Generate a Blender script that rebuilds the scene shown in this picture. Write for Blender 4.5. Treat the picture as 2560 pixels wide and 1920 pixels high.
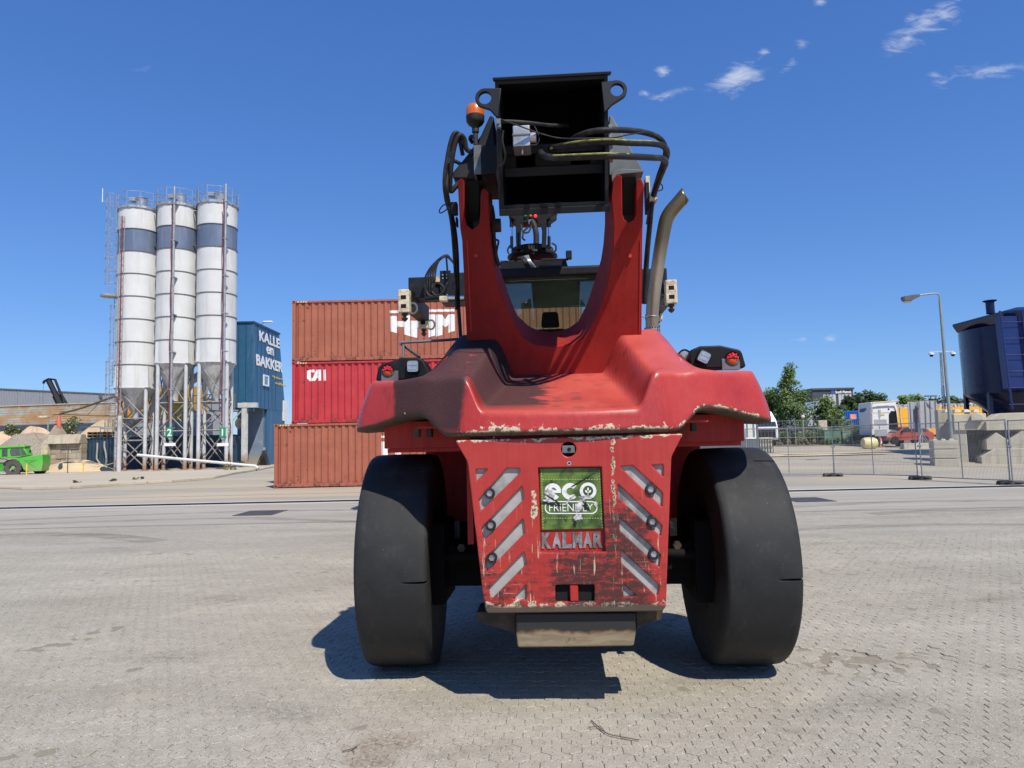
import bpy, bmesh, math, random
from mathutils import Vector, Matrix, Euler
R = math.radians
rnd = random.Random(7)
sc = bpy.context.scene
for o in list(bpy.data.objects):
    bpy.data.objects.remove(o)

# ---------------------------------------------------------------- camera
F, PITCH, ROLL, CAMH = 1775.0, R(4.6), R(1.25), 1.7
cam_d = bpy.data.cameras.new('camera')
cam = bpy.data.objects.new('camera', cam_d)
sc.collection.objects.link(cam)
cam_d.sensor_fit = 'HORIZONTAL'
cam_d.sensor_width = 36.0
cam_d.lens = 36.0 * F / 2560.0
cam_d.clip_start, cam_d.clip_end = 0.05, 5000.0
cam.matrix_world = (Matrix.Translation((0, 0, CAMH)) @ Matrix.Rotation(R(90) + PITCH, 4, 'X')
                    @ Matrix.Rotation(-ROLL, 4, 'Z'))
sc.camera = cam
sc.render.resolution_x, sc.render.resolution_y = 1024, 768

# ---------------------------------------------------------------- sun and sky
SUNV = Vector((0.37, -0.68, 1.0)).normalized()
sun_d = bpy.data.lights.new('sun', 'SUN')
sun_d.energy, sun_d.angle, sun_d.color = 5.0, R(0.53), (1.0, 0.945, 0.85)
sun = bpy.data.objects.new('sun', sun_d)
sc.collection.objects.link(sun)
sun.location = SUNV * 60
sun.rotation_euler = SUNV.to_track_quat('Z', 'Y').to_euler()
sc.view_settings.view_transform = 'Standard'
sc.view_settings.look = 'None'
sc.view_settings.exposure = 0.0
sc.view_settings.gamma = 1.0
sc.view_settings.use_curve_mapping = False
try:
    sc.cycles.use_denoising = True
    sc.cycles.max_bounces = 4
    sc.cycles.diffuse_bounces = 3
    sc.cycles.adaptive_threshold = 0.02
    sc.cycles.caustics_reflective = False
    sc.cycles.caustics_refractive = False
    sc.cycles.transparent_max_bounces = 16
except Exception:
    pass
world = bpy.data.worlds.new('World')
sc.world = world
world.use_nodes = True


class N:
    """small node-tree writer"""
    def __init__(s, tree):
        s.t = tree

    def n(s, typ, **kw):
        x = s.t.nodes.new(typ)
        for k, v in kw.items():
            setattr(x, k, v)
        return x

    def put(s, sock, v):
        if hasattr(v, 'is_output') or isinstance(v, bpy.types.NodeSocket):
            s.t.links.new(v, sock)
        elif v is not None:
            try:
                sock.default_value = v
            except Exception:
                if isinstance(v, (int, float)):
                    sock.default_value = (v, v, v) if len(sock.default_value) == 3 else (v, v, v, 1)
                else:
                    sock.default_value = tuple(v) + (1,)

    def math(s, op, a, b=0.0, c=0.0, clamp=False):
        x = s.n('ShaderNodeMath', operation=op, use_clamp=clamp)
        s.put(x.inputs[0], a); s.put(x.inputs[1], b); s.put(x.inputs[2], c)
        return x.outputs[0]

    def mul(s, *a):
        r = a[0]
        for b in a[1:]:
            r = s.math('MULTIPLY', r, b)
        return r

    def add(s, a, b): return s.math('ADD', a, b)
    def mx(s, a, b): return s.math('MAXIMUM', a, b)
    def inv(s, a): return s.math('SUBTRACT', 1.0, a, clamp=True)

    def rng(s, v, a, b, lo=0.0, hi=1.0, smooth=False):
        x = s.n('ShaderNodeMapRange', clamp=True)
        if smooth: x.interpolation_type = 'SMOOTHSTEP'
        s.put(x.inputs[0], v); s.put(x.inputs[1], a); s.put(x.inputs[2], b); s.put(x.inputs[3], lo); s.put(x.inputs[4], hi)
        return x.outputs[0]

    def band(s, v, a, b, soft):
        return s.mul(s.rng(v, a - soft, a + soft, smooth=True), s.rng(v, b - soft, b + soft, 1, 0, smooth=True))

    def noise(s, vec, scale, detail=4, rough=0.55, dist=0.0):
        x = s.n('ShaderNodeTexNoise')
        if vec is not None: s.put(x.inputs['Vector'], vec)
        x.inputs['Scale'].default_value = scale
        x.inputs['Detail'].default_value = detail
        x.inputs['Roughness'].default_value = rough
        x.inputs['Distortion'].default_value = dist
        return x.outputs['Fac']

    def voro(s, vec, scale, out='Distance', feature='F1', rand=1.0):
        x = s.n('ShaderNodeTexVoronoi', feature=feature)
        s.put(x.inputs['Vector'], vec)
        x.inputs['Scale'].default_value = scale
        x.inputs['Randomness'].default_value = rand
        return x.outputs[out]

    def mix(s, fac, a, b):
        x = s.n('ShaderNodeMix', data_type='RGBA', clamp_factor=True)
        s.put(x.inputs[0], fac); s.put(x.inputs[6], a); s.put(x.inputs[7], b)
        return x.outputs[2]

    def vmul(s, v, t):
        x = s.n('ShaderNodeMapping'); s.put(x.inputs['Vector'], v); x.inputs['Scale'].default_value = t
        return x.outputs[0]

    def map(s, v, loc=(0, 0, 0), rot=(0, 0, 0), sca=(1, 1, 1)):
        x = s.n('ShaderNodeMapping'); s.put(x.inputs['Vector'], v)
        x.inputs['Location'].default_value = loc; x.inputs['Rotation'].default_value = rot; x.inputs['Scale'].default_value = sca
        return x.outputs[0]

    def xyz(s, v):
        x = s.n('ShaderNodeSeparateXYZ'); s.put(x.inputs[0], v)
        return x.outputs[0], x.outputs[1], x.outputs[2]

    def comb(s, a, b, c):
        x = s.n('ShaderNodeCombineXYZ'); s.put(x.inputs[0], a); s.put(x.inputs[1], b); s.put(x.inputs[2], c)
        return x.outputs[0]

    def obj(s): return s.n('ShaderNodeTexCoord').outputs['Object']
    def pos(s): return s.n('ShaderNodeNewGeometry').outputs['Position']

    def bump(s, h, strength=0.3, dist=0.01, normal=None):
        x = s.n('ShaderNodeBump')
        x.inputs['Strength'].default_value = strength; x.inputs['Distance'].default_value = dist
        s.put(x.inputs['Height'], h)
        if normal is not None: s.put(x.inputs['Normal'], normal)
        return x.outputs[0]


def cam_ray(px, py):
    """direction (world) through a pixel of the 2560x1920 photograph"""
    a, b = (px - 1280) / F, -(py - 960) / F
    c, s = math.cos(ROLL), math.sin(ROLL)
    a2, b2 = a * c + b * s, -a * s + b * c
    cp, sp = math.cos(PITCH), math.sin(PITCH)
    return Vector((a2, cp - b2 * sp, sp + b2 * cp))

def U(px, py, Y):
    d = cam_ray(px, py); t = Y / d.y
    return Vector((d.x * t, Y, CAMH + d.z * t))

def build_world():
    t = world.node_tree; t.nodes.clear(); k = N(t)
    sky = k.n('ShaderNodeTexSky', sky_type='NISHITA')
    sky.sun_disc = False
    sky.sun_elevation = math.asin(SUNV.z)
    sky.sun_rotation = math.atan2(SUNV.x, SUNV.y)
    sky.air_density, sky.dust_density, sky.ozone_density, sky.altitude = 1.0, 0.0, 1.0, 0
    d = k.n('ShaderNodeTexCoord').outputs['Generated']
    x, y, z = k.xyz(d)
    ys = k.mx(y, 0.08)
    p2 = k.comb(k.math('DIVIDE', x, ys), k.math('DIVIDE', z, ys), 0.0)
    # drifting fair-weather wisps: (photo px, py, half length, half width, slope in degrees, density)
    wisps = [(2310, 60, 120, 40, 38, .9), (2360, 40, 60, 30, 15, .75), (2270, 95, 45, 22, 42, .9), (2470, 178, 110, 22, 3, .8), (2350, 190, 28, 36, 55, .7),
             (1850, 190, 85, 36, 24, 1.0), (1905, 140, 42, 14, 52, .8), (1960, 175, 50, 16, 38, .7), (2007, 110, 14, 24, 70, .8),
             (1655, 178, 26, 18, 20, 1.0), (1672, 238, 75, 14, 14, .75), (1612, 233, 12, 16, 60, .6), (2047, 5, 24, 14, 20, .9),
             (362, 174, 40, 16, 5, .35), (2008, 850, 34, 12, 0, .55), (2070, 848, 30, 14, 10, .65), (2130, 757, 24, 10, 0, .4), (1980, 848, 16, 9, 0, .35), (2118, 860, 20, 8, 0, .35), (2060, 800, 16, 8, 0, .25),
             (625, 762, 20, 6, 0, .3)]
    acc = None
    for (px, py, a, b, ang, den) in wisps:
        c = cam_ray(px, py); c = (c.x / c.y, c.z / c.y)
        m = k.n('ShaderNodeMapping', vector_type='TEXTURE')
        k.put(m.inputs['Vector'], p2)
        m.inputs['Location'].default_value = (c[0], c[1], 0)
        m.inputs['Rotation'].default_value = (0, 0, R(ang))
        m.inputs['Scale'].default_value = (a * 1.7 / F, b * 1.75 / F, 1)
        ln = k.n('ShaderNodeVectorMath', operation='LENGTH'); k.put(ln.inputs[0], m.outputs[0])
        v = k.mul(k.rng(ln.outputs['Value'], 0.0, 1.0, 1, 0), den)
        acc = v if acc is None else k.mx(acc, v)
    nz = k.noise(k.map(p2, rot=(0, 0, R(-28)), sca=(.75, 2.1, 1)), 30, 9, 0.64, 0.7)
    dens = k.rng(k.add(acc, k.math('MULTIPLY', k.math('SUBTRACT', nz, 0.5), 1.9)), 0.36, 1.25, 0, 0.55, smooth=True)
    dens = k.mul(dens, k.rng(y, 0.1, 0.12), k.rng(acc, 0.0, 0.12))
    sr, sg, sb_ = k.xyz(sky.outputs[0])            # the sky's own colours, toned as the photograph's film renders them
    S = .12
    graded = k.comb(*[k.mul(k.math('POWER', k.mul(ch, S), g), K / S) for ch, g, K in ((sr, .88, .41), (sg, .76, .60), (sb_, .62, .98))])
    col = k.mix(dens, graded, (7.6, 7.9, 8.2, 1))
    bg = k.n('ShaderNodeBackground'); k.put(bg.inputs[0], col); bg.inputs[1].default_value = 0.12
    out = k.n('ShaderNodeOutputWorld'); t.links.new(bg.outputs[0], out.inputs[0])
build_world()

# ---------------------------------------------------------------- helpers
C = sc.collection
MX, MY, PSI = 0.41, 5.65, R(3.7)          # rear axle of the reach stacker: place and heading
GR = {}

def ML(px, py, y):
    """point of the reach stacker (own axes: x right, y forward, z up) on its plane y, seen at a photo pixel"""
    d = cam_ray(px, py); c, s = math.cos(PSI), math.sin(PSI)
    t = (y + MX * s + MY * c) / (d.x * s + d.y * c)
    wx, wy = t * d.x - MX, t * d.y - MY
    return Vector((wx * c - wy * s, y, CAMH + d.z * t))


class MB:
    def __init__(s):
        s.v, s.f = [], []

    def add(s, vs, fs):
        b = len(s.v)
        s.v += [tuple(p) for p in vs]
        s.f += [tuple(i + b for i in f) for f in fs]
        return s

    def box(s, x0, x1, y0, y1, z0, z1, m=None):
        vs = [Vector(p) for p in ((x0, y0, z0), (x1, y0, z0), (x1, y1, z0), (x0, y1, z0), (x0, y0, z1), (x1, y0, z1), (x1, y1, z1), (x0, y1, z1))]
        if m is not None: vs = [m @ p for p in vs]
        return s.add(vs, [(0, 3, 2, 1), (4, 5, 6, 7), (0, 1, 5, 4), (1, 2, 6, 5), (2, 3, 7, 6), (3, 0, 4, 7)])

    def prism(s, pts, vec):
        vec = Vector(vec); a = [Vector(p) for p in pts]; n = len(a)
        return s.add(a + [p + vec for p in a], [tuple(range(n))[::-1], tuple(range(n, 2 * n))] + [(i, (i + 1) % n, (i + 1) % n + n, i + n) for i in range(n)])

    def loft(s, rings, closed=True, caps=True):
        n = len(rings[0]); vs = [p for r in rings for p in r]; fs = []
        for j in range(len(rings) - 1):
            for i in range(n if closed else n - 1):
                k = (i + 1) % n
                fs.append((j * n + i, j * n + k, (j + 1) * n + k, (j + 1) * n + i))
        if caps and closed:
            fs.append(tuple(range(n))[::-1]); fs.append(tuple(range((len(rings) - 1) * n, len(rings) * n)))
        return s.add(vs, fs)

    def cyl(s, p0, p1, r0, r1=None, n=12, caps=True):
        p0, p1 = Vector(p0), Vector(p1); r1 = r0 if r1 is None else r1
        return s.tube([p0, p1], [r0, r1], n, caps)

    def tube(s, path, r, n=8, caps=True):
        path = [Vector(p) for p in path]; L = len(path)
        rr = r if isinstance(r, (list, tuple)) else [r] * L
        rings = []; prev = None
        for i, p in enumerate(path):
            d = (path[min(i + 1, L - 1)] - path[max(i - 1, 0)])
            d = d.normalized() if d.length > 1e-9 else Vector((0, 0, 1))
            if prev is None:
                a = Vector((0, 0, 1)) if abs(d.z) < .9 else Vector((0, 1, 0))
                u = a.cross(d).normalized()
            else:
                u = (prev - d * prev.dot(d)); u = u.normalized() if u.length > 1e-6 else d.orthogonal().normalized()
            prev = u; w = d.cross(u)
            rings.append([p + (u * math.cos(t) + w * math.sin(t)) * rr[i] for t in (2 * math.pi * k / n for k in range(n))])
        return s.loft(rings, True, caps)

    def lathe(s, prof, c=(0, 0, 0), n=24, axis='Z', caps=True):
        c = Vector(c); rings = []
        for r, h in prof:
            ring = []
            for k in range(n):
                t = 2 * math.pi * k / n; a, b = r * math.cos(t), r * math.sin(t)
                ring.append(c + Vector({'Z': (a, b, h), 'Y': (a, h, b), 'X': (h, a, b)}[axis]))
            rings.append(ring)
        return s.loft(rings, True, caps)

    def build(s, name, mat=None, parent=None, smooth=None, bevel=0, seg=2, loc=None):
        me = bpy.data.meshes.new(name)
        me.from_pydata(s.v, [], s.f); me.update()
        bm = bmesh.new(); bm.from_mesh(me); bmesh.ops.recalc_face_normals(bm, faces=bm.faces); bm.to_mesh(me); bm.free()
        return link(name, me, mat, parent, smooth, bevel, seg, loc)


def link(name, me, mat=None, parent=None, smooth=None, bevel=0, seg=2, loc=None):
    o = bpy.data.objects.new(name, me); C.objects.link(o)
    if mat: me.materials.append(mat)
    if parent: o.parent = parent
    if loc is not None: o.location = loc
    if smooth is not None:
        me.shade_smooth()
        me.set_sharp_from_angle(angle=R(smooth))
    if bevel:
        b = o.modifiers.new('bevel', 'BEVEL'); b.width = bevel; b.segments = seg; b.limit_method = 'ANGLE'; b.angle_limit = R(35)
        if smooth is None:
            me.shade_smooth(); b.harden_normals = True
    return o


def tag(o, label, cat, group=None, kind=None):
    if label: o['label'] = label
    if cat: o['category'] = cat
    if group: o['group'] = group
    if kind: o['kind'] = kind
    return o


def empty(name, loc=(0, 0, 0), rz=0.0):
    o = bpy.data.objects.new(name, None); C.objects.link(o)
    o.location = loc; o.rotation_euler = (0, 0, rz); o.empty_display_size = .1
    return o


def copy_tree(o, parent=None):
    c = o.copy(); C.objects.link(c); c.parent = parent
    for ch in o.children: copy_tree(ch, c)
    return c


def spline(pts, n=8):
    """Catmull-Rom through points"""
    P = [Vector(p) for p in pts]; out = []
    for i in range(len(P) - 1):
        a, b, c, d = P[max(i - 1, 0)], P[i], P[i + 1], P[min(i + 2, len(P) - 1)]
        for k in range(n):
            t = k / n
            out.append(.5 * ((2 * b) + (c - a) * t + (2 * a - 5 * b + 4 * c - d) * t * t + (3 * b - a - 3 * c + d) * t ** 3))
    out.append(P[-1]); return out


def curve_mesh(polys, thick, bevel=0.0):
    """flat plate from 2D outlines (later ones are holes), thickness along +-z"""
    cu = bpy.data.curves.new('c', 'CURVE'); cu.dimensions = '2D'; cu.fill_mode = 'BOTH'
    cu.extrude = max(thick / 2 - bevel, 0); cu.bevel_depth = bevel; cu.bevel_resolution = 1; cu.offset = -bevel
    for p in polys:
        sp = cu.splines.new('POLY'); sp.points.add(len(p) - 1)
        for q, a in zip(sp.points, p): q.co = (a[0], a[1], 0, 1)
        sp.use_cyclic_u = True
    ob = bpy.data.objects.new('c', cu); me = bpy.data.meshes.new_from_object(ob)
    bpy.data.objects.remove(ob); bpy.data.curves.remove(cu)
    return me


def text_mesh(s, w=None, h=None, thick=0.002, bold=0.0, shear=0.0, space=1.0):
    cu = bpy.data.curves.new('t', 'FONT'); cu.body = s; cu.align_x = 'CENTER'; cu.size = 1.0
    cu.offset = bold; cu.extrude = 0.5; cu.shear = shear; cu.resolution_u = 3; cu.space_character = space
    ob = bpy.data.objects.new('t', cu); me = bpy.data.meshes.new_from_object(ob)
    bpy.data.objects.remove(ob); bpy.data.curves.remove(cu)
    xs = [v.co.x for v in me.vertices]; ys = [v.co.y for v in me.vertices]
    cx, cy, W, H = (min(xs) + max(xs)) / 2, (min(ys) + max(ys)) / 2, max(xs) - min(xs), max(ys) - min(ys)
    sx = w / W if w else h / H
    sy = h / H if h else sx
    for v in me.vertices: v.co = ((v.co.x - cx) * sx, (v.co.y - cy) * sy, v.co.z * thick)
    return me


def frame(o, origin, xdir, ydir):
    """place a flat mesh: its x axis along xdir, y along ydir (parent space)"""
    x = Vector(xdir).normalized(); y = (Vector(ydir) - x * Vector(ydir).dot(x)).normalized(); z = x.cross(y)
    m = Matrix((x, y, z)).transposed().to_4x4(); m.translation = Vector(origin)
    o.matrix_local = m
    return o

# ---------------------------------------------------------------- materials
def mat(name, col, rough=0.5, metal=0.0, var=0.18, vs=2.0, bump=0.0, bs=40.0, bd=0.004, dirt=None, dirt_amt=0.0, ds=3.0, streak=False, spec=0.5, emit=None, es=0.0, coat=0.0, low=None):
    m = bpy.data.materials.new(name); m.use_nodes = True
    t = m.node_tree; t.nodes.clear(); k = N(t)
    b = k.n('ShaderNodeBsdfPrincipled'); o = k.n('ShaderNodeOutputMaterial'); t.links.new(b.outputs[0], o.inputs[0])
    p = k.pos()
    nz = k.noise(p, vs, 5, .6)
    dark = tuple(c * (1 - var) for c in col); light = tuple(min(c * (1 + var), 1) for c in col)
    c = k.mix(k.rng(nz, .3, .7), dark + (1,), light + (1,))
    if dirt:
        v = k.vmul(p, (1, 1, .12)) if streak else p
        dm = k.rng(k.noise(v, ds, 6, .65), .62 - dirt_amt * .35, .78 - dirt_amt * .2)
        if low:                                  # splash dirt that reaches up from the ground: (z0, z1)
            z = k.xyz(p)[2]
            dm = k.mx(dm, k.rng(k.add(z, k.mul(k.math('SUBTRACT', nz, .5), (low[1] - low[0]))), low[0], low[1], 1, 0))
        c = k.mix(k.mul(dm, .85), c, dirt + (1,))
    k.put(b.inputs['Base Color'], c)
    k.put(b.inputs['Roughness'], k.rng(nz, .2, .8, max(rough - .08, 0.02), min(rough + .1, 1)))
    b.inputs['Metallic'].default_value = metal
    b.inputs['Specular IOR Level'].default_value = spec if max(col) > .06 else min(spec, .25)
    if coat: b.inputs['Coat Weight'].default_value = coat; b.inputs['Coat Roughness'].default_value = .12
    if emit:
        b.inputs['Emission Color'].default_value = emit + (1,); b.inputs['Emission Strength'].default_value = es
    if bump:
        k.put(b.inputs['Normal'], k.bump(k.noise(p, bs, 4, .6), bump, bd))
    return m


def glass(name, tint=(.75, .85, .8), rough=0.02, refl=1.0):
    m = bpy.data.materials.new(name); m.use_nodes = True
    t = m.node_tree; t.nodes.clear(); k = N(t)
    tr = k.n('ShaderNodeBsdfTransparent'); tr.inputs[0].default_value = tint + (1,)
    gl = k.n('ShaderNodeBsdfGlossy'); gl.inputs['Roughness'].default_value = rough
    fr = k.n('ShaderNodeFresnel'); fr.inputs[0].default_value = 1.55
    mx = k.n('ShaderNodeMixShader'); k.put(mx.inputs[0], k.math('MULTIPLY', fr.outputs[0], refl))
    t.links.new(tr.outputs[0], mx.inputs[1]); t.links.new(gl.outputs[0], mx.inputs[2])
    o = k.n('ShaderNodeOutputMaterial'); t.links.new(mx.outputs[0], o.inputs[0])
    return m

# ================================================================ the ground
def sstep(a, b, x):
    t = min(max((x - a) / (b - a), 0), 1); return t * t * (3 - 2 * t)

def terrain(x, y):
    """the yard is level; on the right it climbs a little towards the road"""
    pts = [(32.5, 0), (46, .5), (57, .62), (68, .9), (200, .9), (5000, .9)]
    z = 0
    for (a, za), (b, zb) in zip(pts, pts[1:]):
        if a <= y <= b: z = za + (zb - za) * (y - a) / (b - a)
    return z * sstep(2, 9, x)

def paving_material(name, stones):
    m = bpy.data.materials.new(name); m.use_nodes = True
    t = m.node_tree; t.nodes.clear(); k = N(t)
    b = k.n('ShaderNodeBsdfPrincipled'); o = k.n('ShaderNodeOutputMaterial'); t.links.new(b.outputs[0], o.inputs[0])
    p = k.pos()
    x, y, z = k.xyz(p)
    big = k.noise(k.vmul(p, (.35, 1.1, 1)), .8, 5, .6)
    blk = k.noise(p, 7.5, 1, .5)
    c = k.mix(k.rng(big, .3, .72), (.385, .348, .272, 1), (.575, .525, .425, 1))
    c = k.mix(k.rng(blk, .3, .75, 0, .42), c, (.32, .29, .225, 1))
    # exposed aggregate: dark and pale chips
    ch = k.voro(p, 78, 'Color')
    r, g, bl = k.xyz(ch)
    dist = k.voro(p, 78)
    chip = k.rng(dist, .25, .42, 1, 0)
    c = k.mix(k.mul(chip, k.rng(r, .76, .78)), c, (.075, .078, .09, 1))
    c = k.mix(k.mul(chip, k.rng(g, .76, .78), .85), c, (.78, .70, .55, 1))
    c = k.mix(k.mul(chip, k.rng(bl, .9, .91), .7), c, (.36, .22, .12, 1))
    fine = k.noise(p, 260, 3, .7)
    c = k.mix(k.rng(fine, .32, .66, .5, 0), c, (.12, .11, .095, 1))
    pat = k.noise(p, 1.7, 6, .7, .5)
    c = k.mix(k.rng(pat, .54, .72, 0, .35), c, (.56, .49, .36, 1))
    # rubber and oil marks
    st = k.noise(k.vmul(p, (.25, 1.4, 1)), 2.2, 6, .7, .4)
    c = k.mix(k.rng(st, .63, .80, 0, .5), c, (.13, .12, .115, 1))
    k.put(b.inputs['Base Color'], c)
    b.inputs['Roughness'].default_value = .85
    b.inputs['Specular IOR Level'].default_value = .25
    h = k.add(k.mul(fine, .5), k.mul(dist, .8))
    nrm = k.bump(h, .55, .004)
    if not stones:
        hx = k.voro(k.map(p, sca=(1.0, 1.0, 0.001)), 9.2, 'Distance', 'DISTANCE_TO_EDGE', .35)
        nrm = k.bump(k.rng(hx, 0, .06), .7, .01, nrm)
    k.put(b.inputs['Normal'], nrm)
    return m

def slab_material(name, c0, c1, marks, mk=(.13, .13, .13), warm=None):
    m = bpy.data.materials.new(name); m.use_nodes = True
    t = m.node_tree; t.nodes.clear(); k = N(t)
    b = k.n('ShaderNodeBsdfPrincipled'); o = k.n('ShaderNodeOutputMaterial'); t.links.new(b.outputs[0], o.inputs[0])
    p = k.pos()
    big = k.noise(k.vmul(p, (.12, .5, 1)), 1.0, 6, .65, .3)
    c = k.mix(k.rng(big, .3, .7), c0 + (1,), c1 + (1,))
    if warm:
        wz = k.noise(k.vmul(p, (.06, .16, 1)), 1.0, 5, .6, .4)
        c = k.mix(k.rng(wz, .42, .66, 0, .8), c, warm + (1,))
    st = k.noise(k.vmul(p, (.10, 2.2, 1)), 1.6, 7, .7, .6)
    c = k.mix(k.rng(st, .5, .74, 0, marks), c, mk + (1,))
    fine = k.noise(p, 60, 5, .7)
    c = k.mix(k.rng(fine, .35, .65, .22, 0), c, (.12, .115, .11, 1))
    k.put(b.inputs['Base Color'], c)
    b.inputs['Roughness'].default_value = .85
    b.inputs['Specular IOR Level'].default_value = .25
    k.put(b.inputs['Normal'], k.bump(fine, .3, .004))
    return m

m_paver = paving_material('hexagonal_paver_concrete', True)
m_paving_far = paving_material('hexagonal_paving_distant', False)
m_strip = slab_material('brushed_concrete_strip', (.35, .315, .255), (.47, .43, .35), .45)
m_edge = slab_material('pale_drain_concrete', (.46, .44, .39), (.60, .57, .50), .3)
m_yard = slab_material('dusty_yard_asphalt', (.34, .30, .235), (.47, .415, .32), .3, (.17, .16, .145), (.56, .46, .30))
m_joint = mat('joint_sand', (.26, .225, .165), .95, vs=30, bump=.3, bs=200)
m_dark = mat('dark_void', (.012, .012, .012), .9)
m_iron = mat('cast_iron', (.10, .10, .105), .6, .4, bump=.4, bs=90)

def grid_sheet(name, xs, ys, zf, material, kind='structure'):
    n = len(xs)
    vs = [(x, y, zf(x, y)) for y in ys for x in xs]
    fs = [(j * n + i, j * n + i + 1, (j + 1) * n + i + 1, (j + 1) * n + i) for j in range(len(ys) - 1) for i in range(n - 1)]
    me = bpy.data.meshes.new(name); me.from_pydata(vs, [], fs); me.update()
    o = link(name, me, material); o['kind'] = kind
    return o

PEND = 12.0
def zground(x, y):
    if y < PEND + .005: return -.028
    if 21.505 < y < 21.995: return -.25
    return -.004 + terrain(x, y)
gx = [-1500, -400, -150, -90, -60, -40, -25, -15, -8, -2, 0, 2, 3, 4, 5, 6, 7, 8, 9, 12, 16, 20, 26, 34, 44, 60, 90, 150, 400, 1500]
gy = [-300, -60, -10, 0, PEND, PEND + .01, 14, 16, 19, 21.50, 21.51, 21.99, 22.0, 24, 28, 32.5, 36, 40, 43, 46, 50, 54, 57, 60, 64, 68, 75, 90, 130, 200, 600, 2000]
ground = grid_sheet('ground', gx, gy, zground, m_yard)
ground['label'] = 'dusty warm grey yard surface stretching behind the drain slot'
far_paving = grid_sheet('paving', [-60, 60], [PEND - .55, 15.9], lambda x, y: -.0025, m_paving_far)
far_paving['label'] = 'distant part of the worn hexagonal block paving'
strip = grid_sheet('concrete_strip', [-60, 60], [15.94, 21.1], lambda x, y: 0.002, m_strip)
strip2 = grid_sheet('concrete_strip', [-60, 60], [22.4, 23.8], lambda x, y: 0.002, m_strip)
mb = MB(); mb.box(-60, 60, 21.11, 21.50, -.3, .006)
e = mb.build('drain_edging', m_edge); e['kind'] = 'structure'
e = MB().box(-60, 60, 22.0, 22.39, -.3, .010).build('drain_edging', m_edge); e['kind'] = 'structure'
rail = MB().box(-60, 60, 21.93, 21.999, -.2, .013).build('crane_rail', mat('dark_rail_steel', (.035, .030, .027), .6, .3)); rail['kind'] = 'structure'
bed = MB().box(-60, 60, 21.501, 21.929, -.3, -.05).build('drain_channel', m_dark); bed['kind'] = 'structure'

# faint worn lane lines on the far yard
m_line = mat('worn_white_line', (.62, .60, .55), .8, dirt=(.40, .37, .32), dirt_amt=.9, ds=4)
for (y, x0, x1, sl) in ((25.6, -26, -4, .02), (29.6, -34, -9, -.03), (34.5, -30, -8, .0)):
    w = .10
    me = MB().add([(x0, y + sl * x0, .004), (x1, y + sl * x1, .004), (x1, y + sl * x1 + w, .004), (x0, y + sl * x0 + w, .004)], [(0, 1, 2, 3)])
    o = me.build('lane_line', m_line); o['kind'] = 'structure'
for i in range(9):
    x0 = 7.5 + i * 1.35
    me = MB().add([(x0, 31.0 - .1 * i, .006), (x0 + .7, 30.93 - .1 * i, .006), (x0 + .7, 31.05 - .1 * i, .006), (x0, 31.12 - .1 * i, .006)], [(0, 1, 2, 3)])
    o = me.build('lane_line', m_line); o['kind'] = 'structure'

# sand spilled on the yard
m_sand = mat('spilled_sand', (.60, .48, .31), .95, vs=1.5, var=.15, bump=.3, bs=60)
def blob_sheet(name, cx, cy, rx, ry, material, z=.006, n=22, seed=1, follow=True):
    r2 = random.Random(seed); ph = [r2.uniform(0, 6.28) for _ in range(4)]
    vs = [(cx, cy, terrain(cx, cy) + z)]
    for i in range(n):
        t = 6.2832 * i / n
        k = 1 + .16 * math.sin(2 * t + ph[0]) + .13 * math.sin(3 * t + ph[1]) + .10 * math.sin(5 * t + ph[2])
        x, y = cx + rx * k * math.cos(t), cy + ry * k * math.sin(t)
        vs.append((x, y, terrain(x, y) + z))
    return MB().add(vs, [(0, 1 + i, 1 + (i + 1) % n) for i in range(n)]).build(name, material)
for s, (cx, cy, rx, ry) in enumerate([(17.5, 43.6, 4.4, .8), (20.5, 45.2, 3.4, .6), (14.6, 45.0, 2.6, .5)]):
    o = blob_sheet('spilled_sand', cx, cy, rx, ry, m_sand, .05, 26, s + 3); o['kind'] = 'stuff'
    tag(o, ['long streak of spilled sand on the yard behind the fence', 'spilled sand patch below the green cabinet behind the fence', 'spilled sand patch beside the grey site cabin'][s], 'sand')

# cast-iron drain covers set in the concrete strip
for (px, py, lab) in ((652, 1283, 'dark iron drain cover in the concrete strip left of the red machine'), (2018, 1250, 'dark iron drain cover in the concrete strip right of the red machine')):
    d = cam_ray(px, py); t_ = -CAMH / d.z; cx, cy = d.x * t_, d.y * t_
    g = empty('drain_cover', (cx, cy, 0.004)); tag(g, lab, 'drain cover', 'drain covers')
    fr = MB(); 
    for a in (-1, 1):
        fr.box(a * .46 - .03, a * .46 + .03, -.62, .62, -.02, .012); fr.box(-.43, .43, a * .59 - .03, a * .59 + .03, -.02, .012)
    fr.build('frame', m_iron, g)
    MB().box(-.43, .43, -.56, .56, -.02, -.004).build('bed', m_dark, g)
    for i in range(9):
        y = -.5 + i * .125
        MB().box(-.42, .42, y - .035, y + .035, -.004, .010).build('bar', m_iron, g)

# ---------------------------------------------------------------- hexagonal pavers
def hex_ring(cx, cy, r, z, rot=0.0, tx=0, ty=0):
    return [(cx + r * math.sin(i * math.pi / 3 + rot), cy + r * math.cos(i * math.pi / 3 + rot), z + tx * r * math.sin(i * math.pi / 3) + ty * r * math.cos(i * math.pi / 3)) for i in range(6)]

def hex_faces(b=0):
    fs = [tuple(range(b + 12, b + 18))[::-1]]
    for j in range(2):
        fs += [(b + j * 6 + i, b + j * 6 + (i + 1) % 6, b + (j + 1) * 6 + (i + 1) % 6, b + (j + 1) * 6 + i) for i in range(6)]
    return fs

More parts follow.
